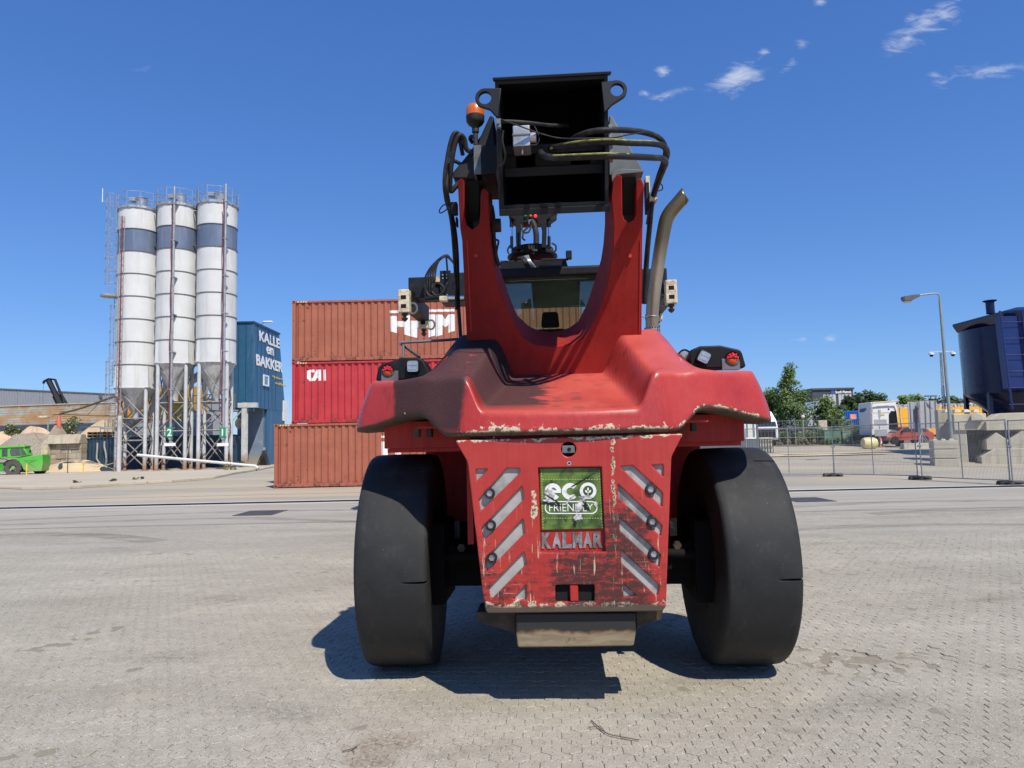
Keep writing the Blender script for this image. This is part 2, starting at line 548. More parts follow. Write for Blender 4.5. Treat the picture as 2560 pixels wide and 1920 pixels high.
def hex_verts(cx, cy, W, r_, z=0.0, tx=0.0, ty=0.0):
    rr = W / math.sqrt(3)
    g = r_.uniform(.0008, .0026)
    return hex_ring(cx, cy, rr - g, -.03) + hex_ring(cx, cy, rr - g, -.003 + z, 0, tx, ty) + hex_ring(cx, cy, rr - g - .0032, z, 0, tx, ty)

W = 0.112
HROT = R(-4)
rp = random.Random(11)
cells = []
row = W * math.sqrt(3) / 2
for j in range(int(3.0 / row) - 6, int((PEND + 1.2) / row) + 8):
    for i in range(-110, 110):
        x0, y0 = (i + (.5 if j % 2 else 0)) * W, j * row
        x, y = x0 * math.cos(HROT) - y0 * math.sin(HROT), x0 * math.sin(HROT) + y0 * math.cos(HROT)
        if 2.4 < y < PEND - .02 and abs(x) < .78 * y + .9: cells.append((x, y))
cells.sort(key=lambda c: c[1])
vis = [c for c in cells if c[1] > 3.74 and abs(c[0]) < .735 * c[1]]
near = set(vis[:300])
paving = empty('pavement', (0, 0, 0)); paving['kind'] = 'structure'
paving['label'] = 'worn grey hexagonal concrete block paving in the foreground'
variants = []
for q in range(6):
    m_ = MB(); m_.add(hex_verts(0, 0, W, rp, 0, 0, 0), hex_faces())
    me = bpy.data.meshes.new('paver'); me.from_pydata([(x * math.cos(HROT) - y * math.sin(HROT), x * math.sin(HROT) + y * math.cos(HROT), z) for x, y, z in m_.v], [], m_.f); me.update()
    me.materials.append(m_paver); variants.append(me)
mass_v, mass_f = [], []
def unevenness(x, y):
    """settled and lifted blocks; rougher in the rut right of the right tyre"""
    rut = math.exp(-(((x - 2.6) / .55) ** 2 + ((y - 5.5) / .35) ** 2))
    return rut
ch_, sh_ = math.cos(HROT), math.sin(HROT)
for (x, y) in cells:
    rut = unevenness(x, y)
    z = rp.gauss(0, .0012) + rp.gauss(0, .005) * rut - .002 * rut
    tx, ty = rp.gauss(0, .012 + .07 * rut), rp.gauss(0, .012 + .07 * rut)
    if (x, y) in near:
        o = bpy.data.objects.new('paver', variants[rp.randrange(6)]); C.objects.link(o)
        o.parent = paving; o.location = (x, y, z); o.rotation_euler = (ty, -tx, 0)
    else:
        b = len(mass_v)
        for (a, c, d) in hex_verts(0, 0, W, rp, z, tx, ty):
            mass_v.append((x + a * ch_ - c * sh_, y + a * sh_ + c * ch_, d))
        mass_f += hex_faces(b)
me = bpy.data.meshes.new('paver_field'); me.from_pydata(mass_v, [], mass_f); me.update()
o = link('paver_field', me, m_paver, paving); o['kind'] = 'stuff'
from mathutils import noise as mnoise
jx = [-14 + i * .14 for i in range(201)]; jy = [-2, 0, 1.5] + [2.2 + i * .14 for i in range(71)]
jb = grid_sheet('joint_sand', jx, jy, lambda x, y: -.0050 + .0058 * max(min(mnoise.noise(Vector((x * .9, y * .9, 3.1))) + .8 * mnoise.noise(Vector((x * 3.1, y * 3.1, 7.7))), .75), -.3), m_joint, 'stuff'); jb.parent = paving

# curved rubber marks left by turning wheels
def skid_material():
    m = bpy.data.materials.new('faint_rubber_mark'); m.use_nodes = True
    t = m.node_tree; t.nodes.clear(); k = N(t)
    d = k.n('ShaderNodeBsdfDiffuse'); d.inputs[0].default_value = (.07, .068, .066, 1)
    tr = k.n('ShaderNodeBsdfTransparent'); mx = k.n('ShaderNodeMixShader')
    k.put(mx.inputs[0], k.rng(k.noise(k.vmul(k.pos(), (.5, 3, 1)), 1.5, 6, .7), .38, .75, 0, .38))
    t.links.new(tr.outputs[0], mx.inputs[1]); t.links.new(d.outputs[0], mx.inputs[2])
    o = k.n('ShaderNodeOutputMaterial'); t.links.new(mx.outputs[0], o.inputs[0])
    return m
m_skid = skid_material()
for (pts, wd) in (([(-13, 16.6), (-9, 17.2), (-6, 17.0), (-3.2, 15.6)], .45), ([(-14, 17.6), (-10, 18.6), (-7, 18.9), (-4, 18.6), (-1, 17.6)], .4), ([(-15, 14.2), (-11, 14.9), (-8.4, 14.4), (-6.6, 13.2)], .5), ([(6.5, 17.0), (9, 17.6), (12, 17.4), (16, 16.6)], .5), ([(7.5, 15.2), (10, 15.6), (13, 15.4), (17, 14.6)], .6), ([(4, 12.6), (6, 13.2), (9, 13.0), (12, 12.2)], .4)):
    sp_ = spline([(x, y, 0) for x, y in pts], 10); vs = []
    for i, p_ in enumerate(sp_):
        d_ = (sp_[min(i + 1, len(sp_) - 1)] - sp_[max(i - 1, 0)]).normalized(); n2 = Vector((-d_.y, d_.x, 0)) * wd / 2
        vs += [(p_.x - n2.x, p_.y - n2.y, .0065), (p_.x + n2.x, p_.y + n2.y, .0065)]
    o = MB().add(vs, [(2 * i, 2 * i + 2, 2 * i + 3, 2 * i + 1) for i in range(len(sp_) - 1)]).build('tyre_mark', m_skid); o['kind'] = 'structure'

# ================================================================ the reach stacker
ZA, ZB, ZP, ZW = (1080, 160, 3.253), (960, 600, 2.765), (1140, 1080, 2.962), (880, 820, 4.096)
ZX, ZE, ZS, ZH = (1420, 780, 4.096), (1560, 300, 2.765), (980, 620, 7.214), (1200, 520, 5.35)
def q(z, x, y, d):
    if z is ZA: d -= .5 * min(max((1900 - y) / 900, .12), 1)      # the mast leans back, so all at its top stands further back
    return ML(z[0] + x / z[2], z[1] + y / z[2], d)
def qs(z, pts, d):
    return [q(z, a, b, d) for a, b in pts]

def red_paint(name, kind):
    """faded red machine paint; kind picks the wear that this piece carries"""
    m = bpy.data.materials.new(name); m.use_nodes = True
    t = m.node_tree; t.nodes.clear(); k = N(t)
    b = k.n('ShaderNodeBsdfPrincipled'); o = k.n('ShaderNodeOutputMaterial'); t.links.new(b.outputs[0], o.inputs[0])
    p = k.obj(); x, y, z = k.xyz(p)
    if kind == 'panel': x, z, y = k.xyz(p)
    big = k.noise(p, 2.4, 5, .6)
    c = k.mix(k.rng(big, .3, .7), (.36, .026, .022, 1), (.48, .046, .036, 1))
    fine = k.noise(p, 34, 6, .7)
    brush = k.noise(k.vmul(p, (60, 60, 2) if kind != 'panel' else (60, 2, 60)), 1.0, 4, .6)
    c = k.mix(k.rng(brush, .45, .75, 0, .22), c, (.50, .10, .09, 1))
    rough = k.rng(fine, .3, .7, .26, .42)
    chip_n = k.noise(p, 16, 8, .72)
    chip_b = k.noise(p, 5, 6, .65)
    cream, rust = (.62, .52, .36, 1), (.12, .085, .045, 1)
    def chips(mask, lo=.54, hi=.57, edge=.05):
        nonlocal c, rough
        v = k.add(k.mul(k.add(k.mul(chip_n, .6), k.mul(chip_b, .4)), 1.0), k.mul(k.math('SUBTRACT', mask, 1.0), .45))
        a = k.rng(v, lo, hi); r_ = k.rng(v, lo + edge, lo + edge + .02)
        c = k.mix(a, c, cream); c = k.mix(r_, c, rust)
        rough = k.mx(rough, k.mul(a, .75))
    if kind == 'counterweight':
        # soot blown over the left half from the engine, thinning towards the middle
        xs = k.add(x, k.mul(k.math('SUBTRACT', k.noise(p, 3.0, 5, .65), .5), .22))
        soot = k.mul(k.band(xs, -1.17, -.66, .02), k.rng(z, 1.70, 1.80))
        xw = k.add(x, k.mul(k.math('SUBTRACT', k.noise(k.vmul(p, (1.5, 7, 1.5)), 1.6, 6, .7), .5), .55))
        wall = k.mul(k.band(xw, -.70, -.13, .04), k.rng(y, -1.12, -1.0), k.rng(z, 1.86, 1.92))
        sm = k.mul(k.mx(soot, wall), k.rng(k.noise(p, 110, 3, .8), .25, .6, .78, .98))
        c = k.mix(sm, c, (.022, .017, .018, 1))
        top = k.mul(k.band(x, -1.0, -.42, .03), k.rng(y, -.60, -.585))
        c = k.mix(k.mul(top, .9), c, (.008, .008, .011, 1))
        # burnt spots on the saddle
        sp = k.voro(k.map(p, sca=(1, 1.5, 1)), 8, 'Distance'); sr = k.xyz(k.voro(k.map(p, sca=(1, 1.5, 1)), 8, 'Color'))
        spot = k.mul(k.rng(sp, .22, .42, 1, 0, smooth=True), k.rng(sr[0], .40, .44), k.band(x, -.45, .45, .12), k.rng(z, 1.82, 1.86), k.rng(y, -1.17, -1.12))
        c = k.mix(k.mul(spot, k.rng(sr[1], 0, 1, .5, 1.0), k.rng(x, -.3, .5, 1, .7)), c, (.035, .022, .022, 1))
        # chalky fading on what faces the sky
        nrm = k.xyz(k.n('ShaderNodeNewGeometry').outputs['Normal'])[2]
        c = k.mix(k.mul(k.rng(nrm, .25, .95), k.rng(big, .35, .7, .28, .68), k.inv(sm), k.inv(top)), c, (.64, .15, .11, 1))
        drip = k.mul(k.rng(k.noise(k.vmul(p, (9, 9, .6)), 1.0, 3, .6), .60, .66), k.band(x, -1.45, -1.1, .05))
        c = k.mix(k.mul(drip, .6), c, (.10, .03, .03, 1))
        zb = k.rng(k.math('ABSOLUTE', k.add(x, .03)), .72, .92, 1.735, 1.872, smooth=True)
        zb = k.math('SUBTRACT', zb, k.rng(k.math('ABSOLUTE', k.add(x, .03)), 0.95, 1.45, 0, .085, smooth=True))
        hgt = k.math('SUBTRACT', z, zb)
        chips(k.mx(k.mul(k.rng(hgt, .03, .12, 1.0, 0.45), k.rng(k.math('ABSOLUTE', x), 1.36, 1.28, .5, 1.0), k.rng(k.math('ABSOLUTE', k.add(x, -.35)), 1.2, 1.0, .62, 1.0)), k.mul(k.band(x, -.55, -.2, .1), k.rng(hgt, .05, .16, 1.0, .4))), .475, .488, .05)
        edge = k.rng(k.add(hgt, k.mul(k.math('SUBTRACT', chip_n, .5), .05)), .022, .034, 1, 0)
        c = k.mix(k.mul(edge, .9), c, (.075, .058, .040, 1))
        rough = k.mx(rough, k.mul(k.mx(sm, edge), .8))
    elif kind == 'panel':
        chips(k.mx(k.mx(k.rng(z, 1.62, 1.715, .30, 1.0), k.rng(z, .80, .68, .35, .96)), k.mx(k.mul(k.band(x, -.245, -.18, .02), k.band(z, 1.18, 1.42, .06), .97), k.mul(k.band(x, .125, .20, .02), k.band(z, 1.18, 1.46, .06), 1.0))), .475, .488, .055)
        st = k.mul(k.band(k.add(x, k.mul(k.math('SUBTRACT', chip_n, .5), .10)), .278, .300, .010), k.rng(z, .98, 1.05), k.rng(k.noise(k.vmul(p, (4, 14, 1)), 1, 4, .6), .38, .50))
        a = k.rng(k.add(k.mul(st, .5), k.mul(chip_n, .5)), .58, .61)
        c = k.mix(a, c, cream); c = k.mix(k.rng(k.add(k.mul(st, .5), k.mul(chip_n, .5)), .70, .74), c, rust)
        # rub marks: black rubber on the lower half, heaviest right of the badge
        sc_ = k.add(k.mul(k.noise(k.vmul(p, (3.2, 10, 1)), 2.6, 10, .8), .75), k.mul(k.noise(k.vmul(p, (40, 9, 1)), 1.5, 6, .8), .25))
        area = k.mx(k.mul(k.band(x, -.12, .38, .12), k.rng(z, 1.12, .95)), k.mul(k.band(x, .2, .5, .06), k.rng(z, 1.38, 1.2)))
        area = k.mx(area, k.mul(k.rng(z, 1.3, .8, 0, .75), k.rng(x, -.2, -.5, 0.45, .8)))
        c = k.mix(k.mul(k.rng(k.add(sc_, k.mul(area, .12)), .53, .62), k.rng(area, .05, .5), .88), c, (.034, .024, .022, 1))
        blu = k.mul(k.rng(k.noise(p, 9, 5, .7), .6, .68), k.rng(x, -.3, -.45), k.band(z, 1.0, 1.35, .06))
        c = k.mix(k.mul(blu, .7), c, (.05, .045, .13, 1))
        scr = k.noise(k.vmul(p, (55, 3.5, 1)), 1.0, 6, .7)
        c = k.mix(k.mul(k.rng(scr, .61, .65), k.rng(z, 1.45, .9), .9), c, cream)
        scr2 = k.noise(k.vmul(p, (3.5, 70, 1)), 1.0, 6, .7)
        c = k.mix(k.mul(k.rng(scr2, .63, .67), k.rng(z, 1.3, .8), .8), c, (.50, .40, .30, 1))
        c = k.mix(k.rng(k.add(z, k.mul(chip_b, .05)), .705, .69), c, (.085, .065, .045, 1))
    else:
        dn = k.noise(k.vmul(p, (9, 9, .8)), 1.0, 5, .65)
        c = k.mix(k.rng(dn, .5, .75, 0, .45), c, (.12, .015, .016, 1))
        if kind == 'mast':
            rough = k.mx(rough, .6)
            c = k.mix(.38, c, (.12, .010, .010, 1))
            left_tone = k.mul(k.rng(x, -.30, -.62), k.rng(big, .3, .7, .3, .8))  # darker towards the left upright
            c = k.mix(k.mul(left_tone, .55), c, (.05, .014, .014, 1))
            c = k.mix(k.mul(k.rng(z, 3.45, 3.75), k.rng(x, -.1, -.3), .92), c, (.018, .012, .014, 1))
        chips(k.rng(big, .0, 1.0, .1, .5), .62, .64)
    k.put(b.inputs['Base Color'], c)
    k.put(b.inputs['Roughness'], rough)
    b.inputs['Specular IOR Level'].default_value = .05 if kind == 'mast' else .15 if kind == 'plain' else .45
    k.put(b.inputs['Normal'], k.bump(k.add(k.mul(fine, .3), k.mul(big, .7)), .12, .01))
    return m

m_cw = red_paint('red_paint_sooty', 'counterweight')
m_panel = red_paint('red_paint_scuffed', 'panel')
m_red = red_paint('red_paint', 'plain')
m_mast = red_paint('red_paint_mast', 'mast')
m_boom = mat('dark_grey_boom_paint', (.014, .015, .018), .5, var=.3, bump=.05, dirt=(.035, .033, .03), dirt_amt=.25, ds=4)
m_black = mat('black_steel', (.009, .009, .010), .5, var=.3, dirt=(.025, .023, .02), dirt_amt=.2, ds=6)
m_axle_shade = mat('axle_shade_black', (.006, .006, .006), .8, spec=.2)  # deep shade between the wheels put into the colour as near-black
m_grey = mat('mid_grey_steel', (.16, .17, .18), .45, .2, var=.2, dirt=(.06, .055, .05), dirt_amt=.3, ds=5)
m_hose = mat('black_hose_rubber', (.020, .020, .021), .55, var=.3, dirt=(.07, .065, .055), dirt_amt=.4, ds=9)
m_yel = mat('yellow_hose_print', (.34, .34, .08), .6, dirt=(.06, .06, .03), dirt_amt=.6, ds=25)
m_silver = mat('brushed_silver', (.55, .55, .55), .32, .7, var=.15, dirt=(.12, .11, .10), dirt_amt=.3)
m_chrome = mat('chromed_rod', (.75, .75, .77), .12, 1.0, var=.05)
m_cast = mat('greasy_iron', (.05, .042, .035), .6, .3, dirt=(.16, .10, .05), dirt_amt=.5, ds=10)
m_tan = mat('dusty_steel', (.15, .125, .085), .7, .1, dirt=(.035, .032, .028), dirt_amt=.5, ds=4, bump=.2, bs=30)
m_cream = mat('cream_paint_rusting', (.66, .57, .40), .6, dirt=(.20, .10, .04), dirt_amt=.45, ds=9)
m_white = mat('white_paint', (.80, .80, .78), .5, var=.05)
m_ref = mat('reflective_sheet', (.43, .42, .385), .42, .15, var=.12, vs=9, dirt=(.10, .095, .09), dirt_amt=.35, ds=5)
m_amber = mat('amber_lens', (.62, .13, .01), .25, var=.1, coat=.4)
m_redl = mat('red_lens_led', (.55, .012, .02), .2, var=.1, emit=(1, .05, .08), es=.06, coat=.5)
m_lens = mat('clear_lamp_lens', (.42, .42, .42), .12, .5, var=.3, vs=40, coat=.6)
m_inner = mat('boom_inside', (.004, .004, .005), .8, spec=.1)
m_on = mat('lit_red_indicator', (.8, .02, .02), .3, emit=(1, .02, .03), es=2.2)
m_grn = mat('green_indicator', (.02, .20, .08), .3)

def tyre_rubber(name, scuff=True):
    m = bpy.data.materials.new(name); m.use_nodes = True
    t = m.node_tree; t.nodes.clear(); k = N(t)
    b = k.n('ShaderNodeBsdfPrincipled'); o = k.n('ShaderNodeOutputMaterial'); t.links.new(b.outputs[0], o.inputs[0])
    p = k.obj()
    big = k.noise(p, 3, 6, .65)
    c = k.mix(k.rng(big, .3, .7), (.021, .0213, .0215, 1), (.037, .0372, .037, 1))
    sc_ = k.noise(k.vmul(p, (6, 3, 3)), 2, 8, .75)
    c = k.mix(k.rng(sc_, .55, .72, 0, .6), c, (.075, .071, .063, 1))
    hx = k.voro(p, 9, 'Distance', 'DISTANCE_TO_EDGE', .5)
    c = k.mix(k.mul(k.rng(hx, .03, .0), k.rng(big, .55, .68), .18), c, (.14, .135, .13, 1))
    sp = k.voro(p, 26, 'Distance'); sr = k.xyz(k.voro(p, 26, 'Color'))[0]
    c = k.mix(k.mul(k.rng(sp, .035, .06, 1, 0), k.rng(sr, .82, .85)), c, (.26, .25, .24, 1))
    k.put(b.inputs['Base Color'], c)
    k.put(b.inputs['Roughness'], k.rng(big, .3, .7, .52, .72))
    b.inputs['Specular IOR Level'].default_value = .22
    k.put(b.inputs['Normal'], k.bump(k.add(k.mul(k.noise(p, 60, 5, .7), .4), big), .16, .012))
    return m
m_tyre = tyre_rubber('slick_tyre_rubber')
m_rim = mat('rim_paint', (.16, .11, .085), .6, .2, dirt=(.05, .04, .03), dirt_amt=.5, ds=6)

rs = empty('reach_stacker', (MX, MY, 0), -PSI)
tag(rs, 'big worn red container reach stacker seen from behind, parked on the hexagonal paving', 'reach stacker')

# ---------------------------------------------------------------- counterweight
def build_counterweight():
    cx, HW = -.035, 1.455
    def yr(a):
        y = -1.20 + .03 * (a / .6) ** 2
        if a > .62: y += .30 * (a - .62)
        if a > 1.36: y += .12 * ((a - 1.36) / .095) ** 2.5
        return y
    def zb(a): return 1.735 + .137 * sstep(.72, .92, a) - .085 * sstep(.95, 1.45, a)
    def h(a, y):
        f = min(max((y + 1.15) / .8, 0), 1)                       # 0 at the rear, 1 at the mast
        trough = 1.862 + .335 * min(max((y + 1.2) / .85, 0), 1.0)
        rise = .385 * (1 - sstep(.70, 1.08, a))
        g = min(max((y + 1.0) / .68, 0), 1.0)
        side = 2.135 + rise * g + .012 * sstep(1.1, 1.40, a)
        A, B = .50 - .18 * f, .635 - .18 * f
        return trough + (side - trough) * sstep(A, B, a)
    cols = []
    NX = 150
    for i in range(NX + 1):
        x = -HW + 2 * HW * i / NX
        a = abs(x); y0, b0 = yr(a), zb(a)
        lean = .16
        ztop = h(a, y0 + .09)
        prof = [(.45, b0 + .02), (y0 + .30, b0 - .004), (y0 + .05, b0), (y0 + .018, b0 + .004), (y0 + .003, b0 + .018), (y0, b0 + .038)]
        zf = ztop - .055
        for s in range(1, 9):
            z = b0 + .038 + (zf - b0 - .038) * s / 8
            prof.append((y0 + lean * (z - b0 - .038), z))
        yf = prof[-1][0]
        for (dy, dz) in ((.006, .026), (.018, .043), (.036, .052)):
            prof.append((yf + dy, zf + dz))
        ys = yf + .06
        for s in range(0, 26):
            y = ys + (.32 - ys) * (s / 25.0)
            zz = h(a, y)
            prof.append((y, zz if s else (zz + zf + .055) / 2))
        ring = []
        for (y, z) in prof:
            xx = x
            if a > .95:                                             # ends lean inwards towards the top
                xx = x * (1 - .062 * sstep(.95, 1.455, a) * min(max((z - 1.80) / .33, 0), 1) ** 1.6)
            ring.append((cx + xx, y, z))
        cols.append(ring)
    mb = MB()
    mb.loft(cols, closed=False, caps=False)
    n = len(cols[0])
    mb.f.append(tuple(range(n)))
    mb.f.append(tuple(range(NX * n, NX * n + n))[::-1])
    o = mb.build('counterweight', m_cw, rs, smooth=60)
    # lifting holes
    for sx, px, py in ((-1, 1091, 935), (1, 1726, 913)):
        c = ML(px, py, -.66)
        hz = h(abs(c.x - cx), -.66)
        ring = MB()
        pts = [(c.x + .085 * math.cos(t), -.62 + .05 * math.sin(t)) for t in [6.2832 * k / 20 for k in range(20)]]
        top = [(x, y, h(abs(x - cx), y) + .003) for x, y in pts]
        mid = [(c.x + (x - c.x) * .9, -.62 + (y + .62) * .9, h(abs(x - cx), y) + .004) for x, y in pts]
        ring.loft([top, mid], True, False); ring.build('lifting_hole_rim', m_red, o, smooth=40)
        dk = MB(); dk.add([(c.x + (x - c.x) * .9, -.62 + (y + .62) * .9, h(abs(x - cx), y) + .0035) for x, y in pts], [tuple(range(20))])
        dk.build('lifting_hole', m_dark, o)
    return o
cw = build_counterweight()
bolt = MB()
for s in (-1, 1):
    x0 = -.03 + s * .84
    MB().box(x0 - .12 * (1 if s > 0 else 1), x0 + .12, -.95, -.72, 1.795, 1.815).build('mounting_plate', m_red, rs, bevel=.004)
    for k_ in range(2):
        c = (x0 - .05 + k_ * .085 * s, -.88, 1.795)
        MB().cyl(c, (c[0], c[1], 1.74), .024, n=6).build('bolt', m_cast, rs)
# dark filler piece on the left shoulder below the mast
MB().loft([[(-.97, -.42, 2.26), (-.52, -.42, 2.545), (-.52, -.05, 2.56), (-.97, -.05, 2.28)], [(-.97, -.42, 2.20), (-.52, -.42, 2.30), (-.52, -.05, 2.30), (-.97, -.05, 2.20)]]).build('shoulder_cover', m_black, rs, bevel=.01)

# ---------------------------------------------------------------- chassis and mudguards
ch = MB(); ch.box(-.47, .41, -1.01, 3.2, .64, 1.80); ch.box(-.9, .85, 3.2, 6.8, .7, 1.75)
ch.build('chassis', m_red, rs, bevel=.01)
for s in (-1, 1):
    x0, x1 = sorted((-.03 + s * .64, -.03 + s * 1.27))
    MB().box(x0, x1, -.62, 1.1, 1.665, 1.86).build('mudguard', m_red, rs, bevel=.008)
    g = MB(); arc = [(-.03 + s * 1.24, -.60, 1.64), (-.03 + s * 1.24, .9, 1.64)]
    g.box(*sorted((-.03 + s * .62, -.03 + s * 1.26)), -.56, 1.0, 1.635, 1.664)
    g.box(*sorted((-.03 + s * .62, -.03 + s * .66)), -.75, 1.0, 1.0, 1.634)
    g.build('wheel_arch', m_red, rs)
    MB().box(*sorted((-.03 + s * .56, -.03 + s * 1.25)), .86, .92, .98, 1.634).build('arch_bulkhead', m_red, rs)
    MB().box(*sorted((-.03 + s * .5, -.03 + s * .98)), 1.0, 3.0, .52, 1.3).build('hydraulic_tank', m_axle_shade, rs, bevel=.03)
MB().box(-.78, .72, 3.4, 6.4, 1.75, 2.15).build('engine_hood', m_red, rs, bevel=.03)

# ---------------------------------------------------------------- rear panel with pockets
YP = -1.13
def flat(z, pts): return [(v.x, v.z) for v in qs(z, pts, YP)]
def circ(z, x, y, r, n=24):
    c = q(z, x, y, YP); rr = r / z[2] / F * 4.52
    return [(c.x + rr * math.cos(t), c.z + rr * math.sin(t)) for t in [6.2832 * i / n for i in range(n)]]
def rounded(poly, r=.008, n=3):
    out = []; L = len(poly)
    for i in range(L):
        a, b, c = Vector(poly[i - 1]), Vector(poly[i]), Vector(poly[(i + 1) % L])
        u, w = (a - b), (c - b); d = min(r, u.length * .4, w.length * .4)
        p0, p1 = b + u.normalized() * d, b + w.normalized() * d
        for k in range(n + 1):
            t = k / n; out.append(tuple((1 - t) ** 2 * p0 + 2 * t * (1 - t) * b + t * t * p1))
    return out
out = flat(ZP, [(-5, 62), (1680, 12), (1592, 185), (1552, 1290), (1525, 1322), (228, 1338), (203, 1215), (88, 222)])
P_L = [[(148, 275), (238, 275), (152, 365)], [(375, 270), (474, 270), (470, 305), (185, 585), (170, 500)],
       [(490, 398), (502, 495), (208, 805), (190, 710)], [(498, 638), (510, 745), (230, 1030), (218, 940)],
       [(505, 882), (520, 975), (272, 1228), (255, 1220), (246, 1150)], [(521, 1126), (524, 1237), (418, 1230)]]
P_R = [[(1443, 245), (1532, 240), (1534, 330)], [(1213, 256), (1305, 247), (1527, 450), (1524, 553)],
       [(1196, 383), (1522, 690), (1514, 768), (1199, 482)], [(1209, 632), (1512, 905), (1502, 998), (1211, 727)],
       [(1220, 872), (1502, 1130), (1492, 1203), (1470, 1200), (1224, 967)], [(1233, 1117), (1333, 1206), (1240, 1218)]]
eco_hole = [(608, 264), (1076, 257), (1106, 882), (624, 890)]
slot1 = [(735, 1128), (1026, 1126), (1023, 1252), (736, 1254)]
holes = [rounded(flat(ZP, h_), .009) for h_ in P_L + P_R] + [rounded(flat(ZP, eco_hole), .006), rounded(flat(ZP, slot1), .012), circ(ZP, 833, 128, 55), circ(ZP, 838, 230, 12, 12)]
me = curve_mesh([rounded(out, .02)] + holes, .040, .0075)
me.shade_smooth(); me.set_sharp_from_angle(angle=R(30))
panel = frame(link('rear_panel', me, m_panel, rs), (0, YP, 0), (1, 0, 0), (0, 0, 1))
def on_panel(name, poly, depth, thick, m_, parent=rs, bevel=0.0, **kw):
    """flat piece whose front stands 'depth' behind the panel's plane (negative: in front)"""
    me = curve_mesh(poly if isinstance(poly[0][0], (list, tuple)) else [poly], thick, bevel)
    return frame(link(name, me, m_, parent), (0, YP + depth + thick / 2, 0), (1, 0, 0), (0, 0, 1))
for h_ in P_L + P_R:
    on_panel('reflective_stripe', rounded(flat(ZP, [(a, b) for a, b in h_]), .012), .004, .010, m_ref)
oc = (sum(p[0] for p in out) / len(out), sum(p[1] for p in out) / len(out))
on_panel('panel_backing', [(oc[0] + (x - oc[0]) * .965, oc[1] + (z - oc[1]) * .965) for x, z in out], .0186, .08, m_red)
for (a, b) in ((248, 455), (256, 692), (265, 933), (1443, 425), (1455, 665), (1465, 905)):
    c = q(ZP, a, b, YP - .02)
    MB().lathe([(.021, -.014), (.032, -.014), (.034, -.004), (.034, .03), (.021, .03)], c, 20, 'Y', caps=False).build('rubber_ring', m_hose, rs, smooth=50)
    MB().lathe([(.0205, -.002), (.0205, .03)], c, 6, 'Y').build('bolt', m_silver, rs)
# dark wells behind the tow slot and the camera
a, b = q(ZP, 735, 1128, YP), q(ZP, 1024, 1254, YP)
MB().box(a.x - .01, b.x + .01, YP + .0165, YP + .0182, b.z - .01, a.z + .01).build('tow_slot_well', m_dark, rs)
c = q(ZP, 874, 1190, YP)
MB().box(c.x - .026, c.x + .026, YP - .014, YP + .016, b.z + .002, a.z - .002).build('tow_pin_post', m_red, rs, bevel=.008)
c = q(ZP, 833, 128, YP)
MB().lathe([(.052, .0165), (.0, .0165)], (c.x, YP, c.z), 20, 'Y').build('camera_well', m_dark, rs)
camb = MB().box(c.x - .042, c.x + .040, YP - .012, YP + .012, c.z - .024, c.z + .024).build('reversing_camera', m_grey, rs, bevel=.005)
MB().lathe([(.012, -.016), (.012, -.008)], (c.x + .004, YP, c.z), 14, 'Y').build('camera_lens', m_dark, camb)
c2 = q(ZP, 838, 230, YP)
MB().lathe([(.014, -.0005), (.007, -.0005)], (c2.x, YP - .02, c2.z), 14, 'Y', caps=False).build('socket_ring', m_silver, rs)

# ---- the green badge and its print
def camo():
    m = bpy.data.materials.new('green_leafy_print'); m.use_nodes = True
    t = m.node_tree; t.nodes.clear(); k = N(t)
    b = k.n('ShaderNodeBsdfPrincipled'); o = k.n('ShaderNodeOutputMaterial'); t.links.new(b.outputs[0], o.inputs[0])
    p = k.obj()
    a = k.noise(p, 9, 3, .5, .3); d = k.noise(p, 13, 2, .5)
    c = k.mix(k.rng(a, .36, .62, smooth=True), (.04, .07, .018, 1), (.13, .22, .035, 1))
    c = k.mix(k.rng(d, .60, .72, 0, .9, smooth=True), c, (.035, .030, .012, 1))
    sm = k.noise(k.vmul(p, (3, 9, 1)), 3, 6, .7)
    c = k.mix(k.rng(sm, .55, .7, 0, .6), c, (.02, .022, .015, 1))
    k.put(b.inputs['Base Color'], c); b.inputs['Roughness'].default_value = .35
    return m
gp = flat(ZP, [(622, 272), (1068, 266), (1090, 714), (634, 724)])
badge = on_panel('badge_plate', gp, .006, .006, camo())
m_print = mat('white_print', (.80, .80, .76), .5, var=.05, dirt=(.25, .26, .2), dirt_amt=.25, ds=14)
m_printg = mat('pale_green_print', (.50, .62, .20), .5, var=.05)
m_tear = mat('torn_white_film', (.72, .71, .68), .6, dirt=(.10, .095, .09), dirt_amt=.65, ds=28, vs=30)
m_scuffk = mat('black_scuff', (.02, .02, .018), .7)
m_letter = mat('silver_letter_foil', (.40, .40, .40), .4, .35, dirt=(.05, .045, .045), dirt_amt=.75, ds=9)
def ztext(name, s, x0, x1, y0, y1, m_, depth, parent, bold=.0, thick=.002, space=1.0):
    a, b, c_, d = q(ZP, x0, y0, YP), q(ZP, x1, y0, YP), q(ZP, x0, y1, YP), q(ZP, x1, y1, YP)
    me = text_mesh(s, (b - a).length, ((c_ - a).length + (d - b).length) / 2, thick, bold, space=space)
    o = link(name, me, m_)
    cen = (a + b + c_ + d) / 4
    frame(o, (cen.x, YP + depth, cen.z), b - a, a - c_)
    o.parent = parent
    if parent is badge:                      # the badge has its own frame: keep the lettering where it is
        o.matrix_parent_inverse = badge.matrix_local.inverted()
    return o
bpy.context.view_layer.update()
def flat_on(name, poly, depth, m_, thick=.0016, holes=()):
    me = curve_mesh([poly] + list(holes), thick)
    o = frame(link(name, me, m_), (0, YP + depth, 0), (1, 0, 0), (0, 0, 1)); o.parent = badge
    o.matrix_parent_inverse = badge.matrix_local.inverted()
    return o
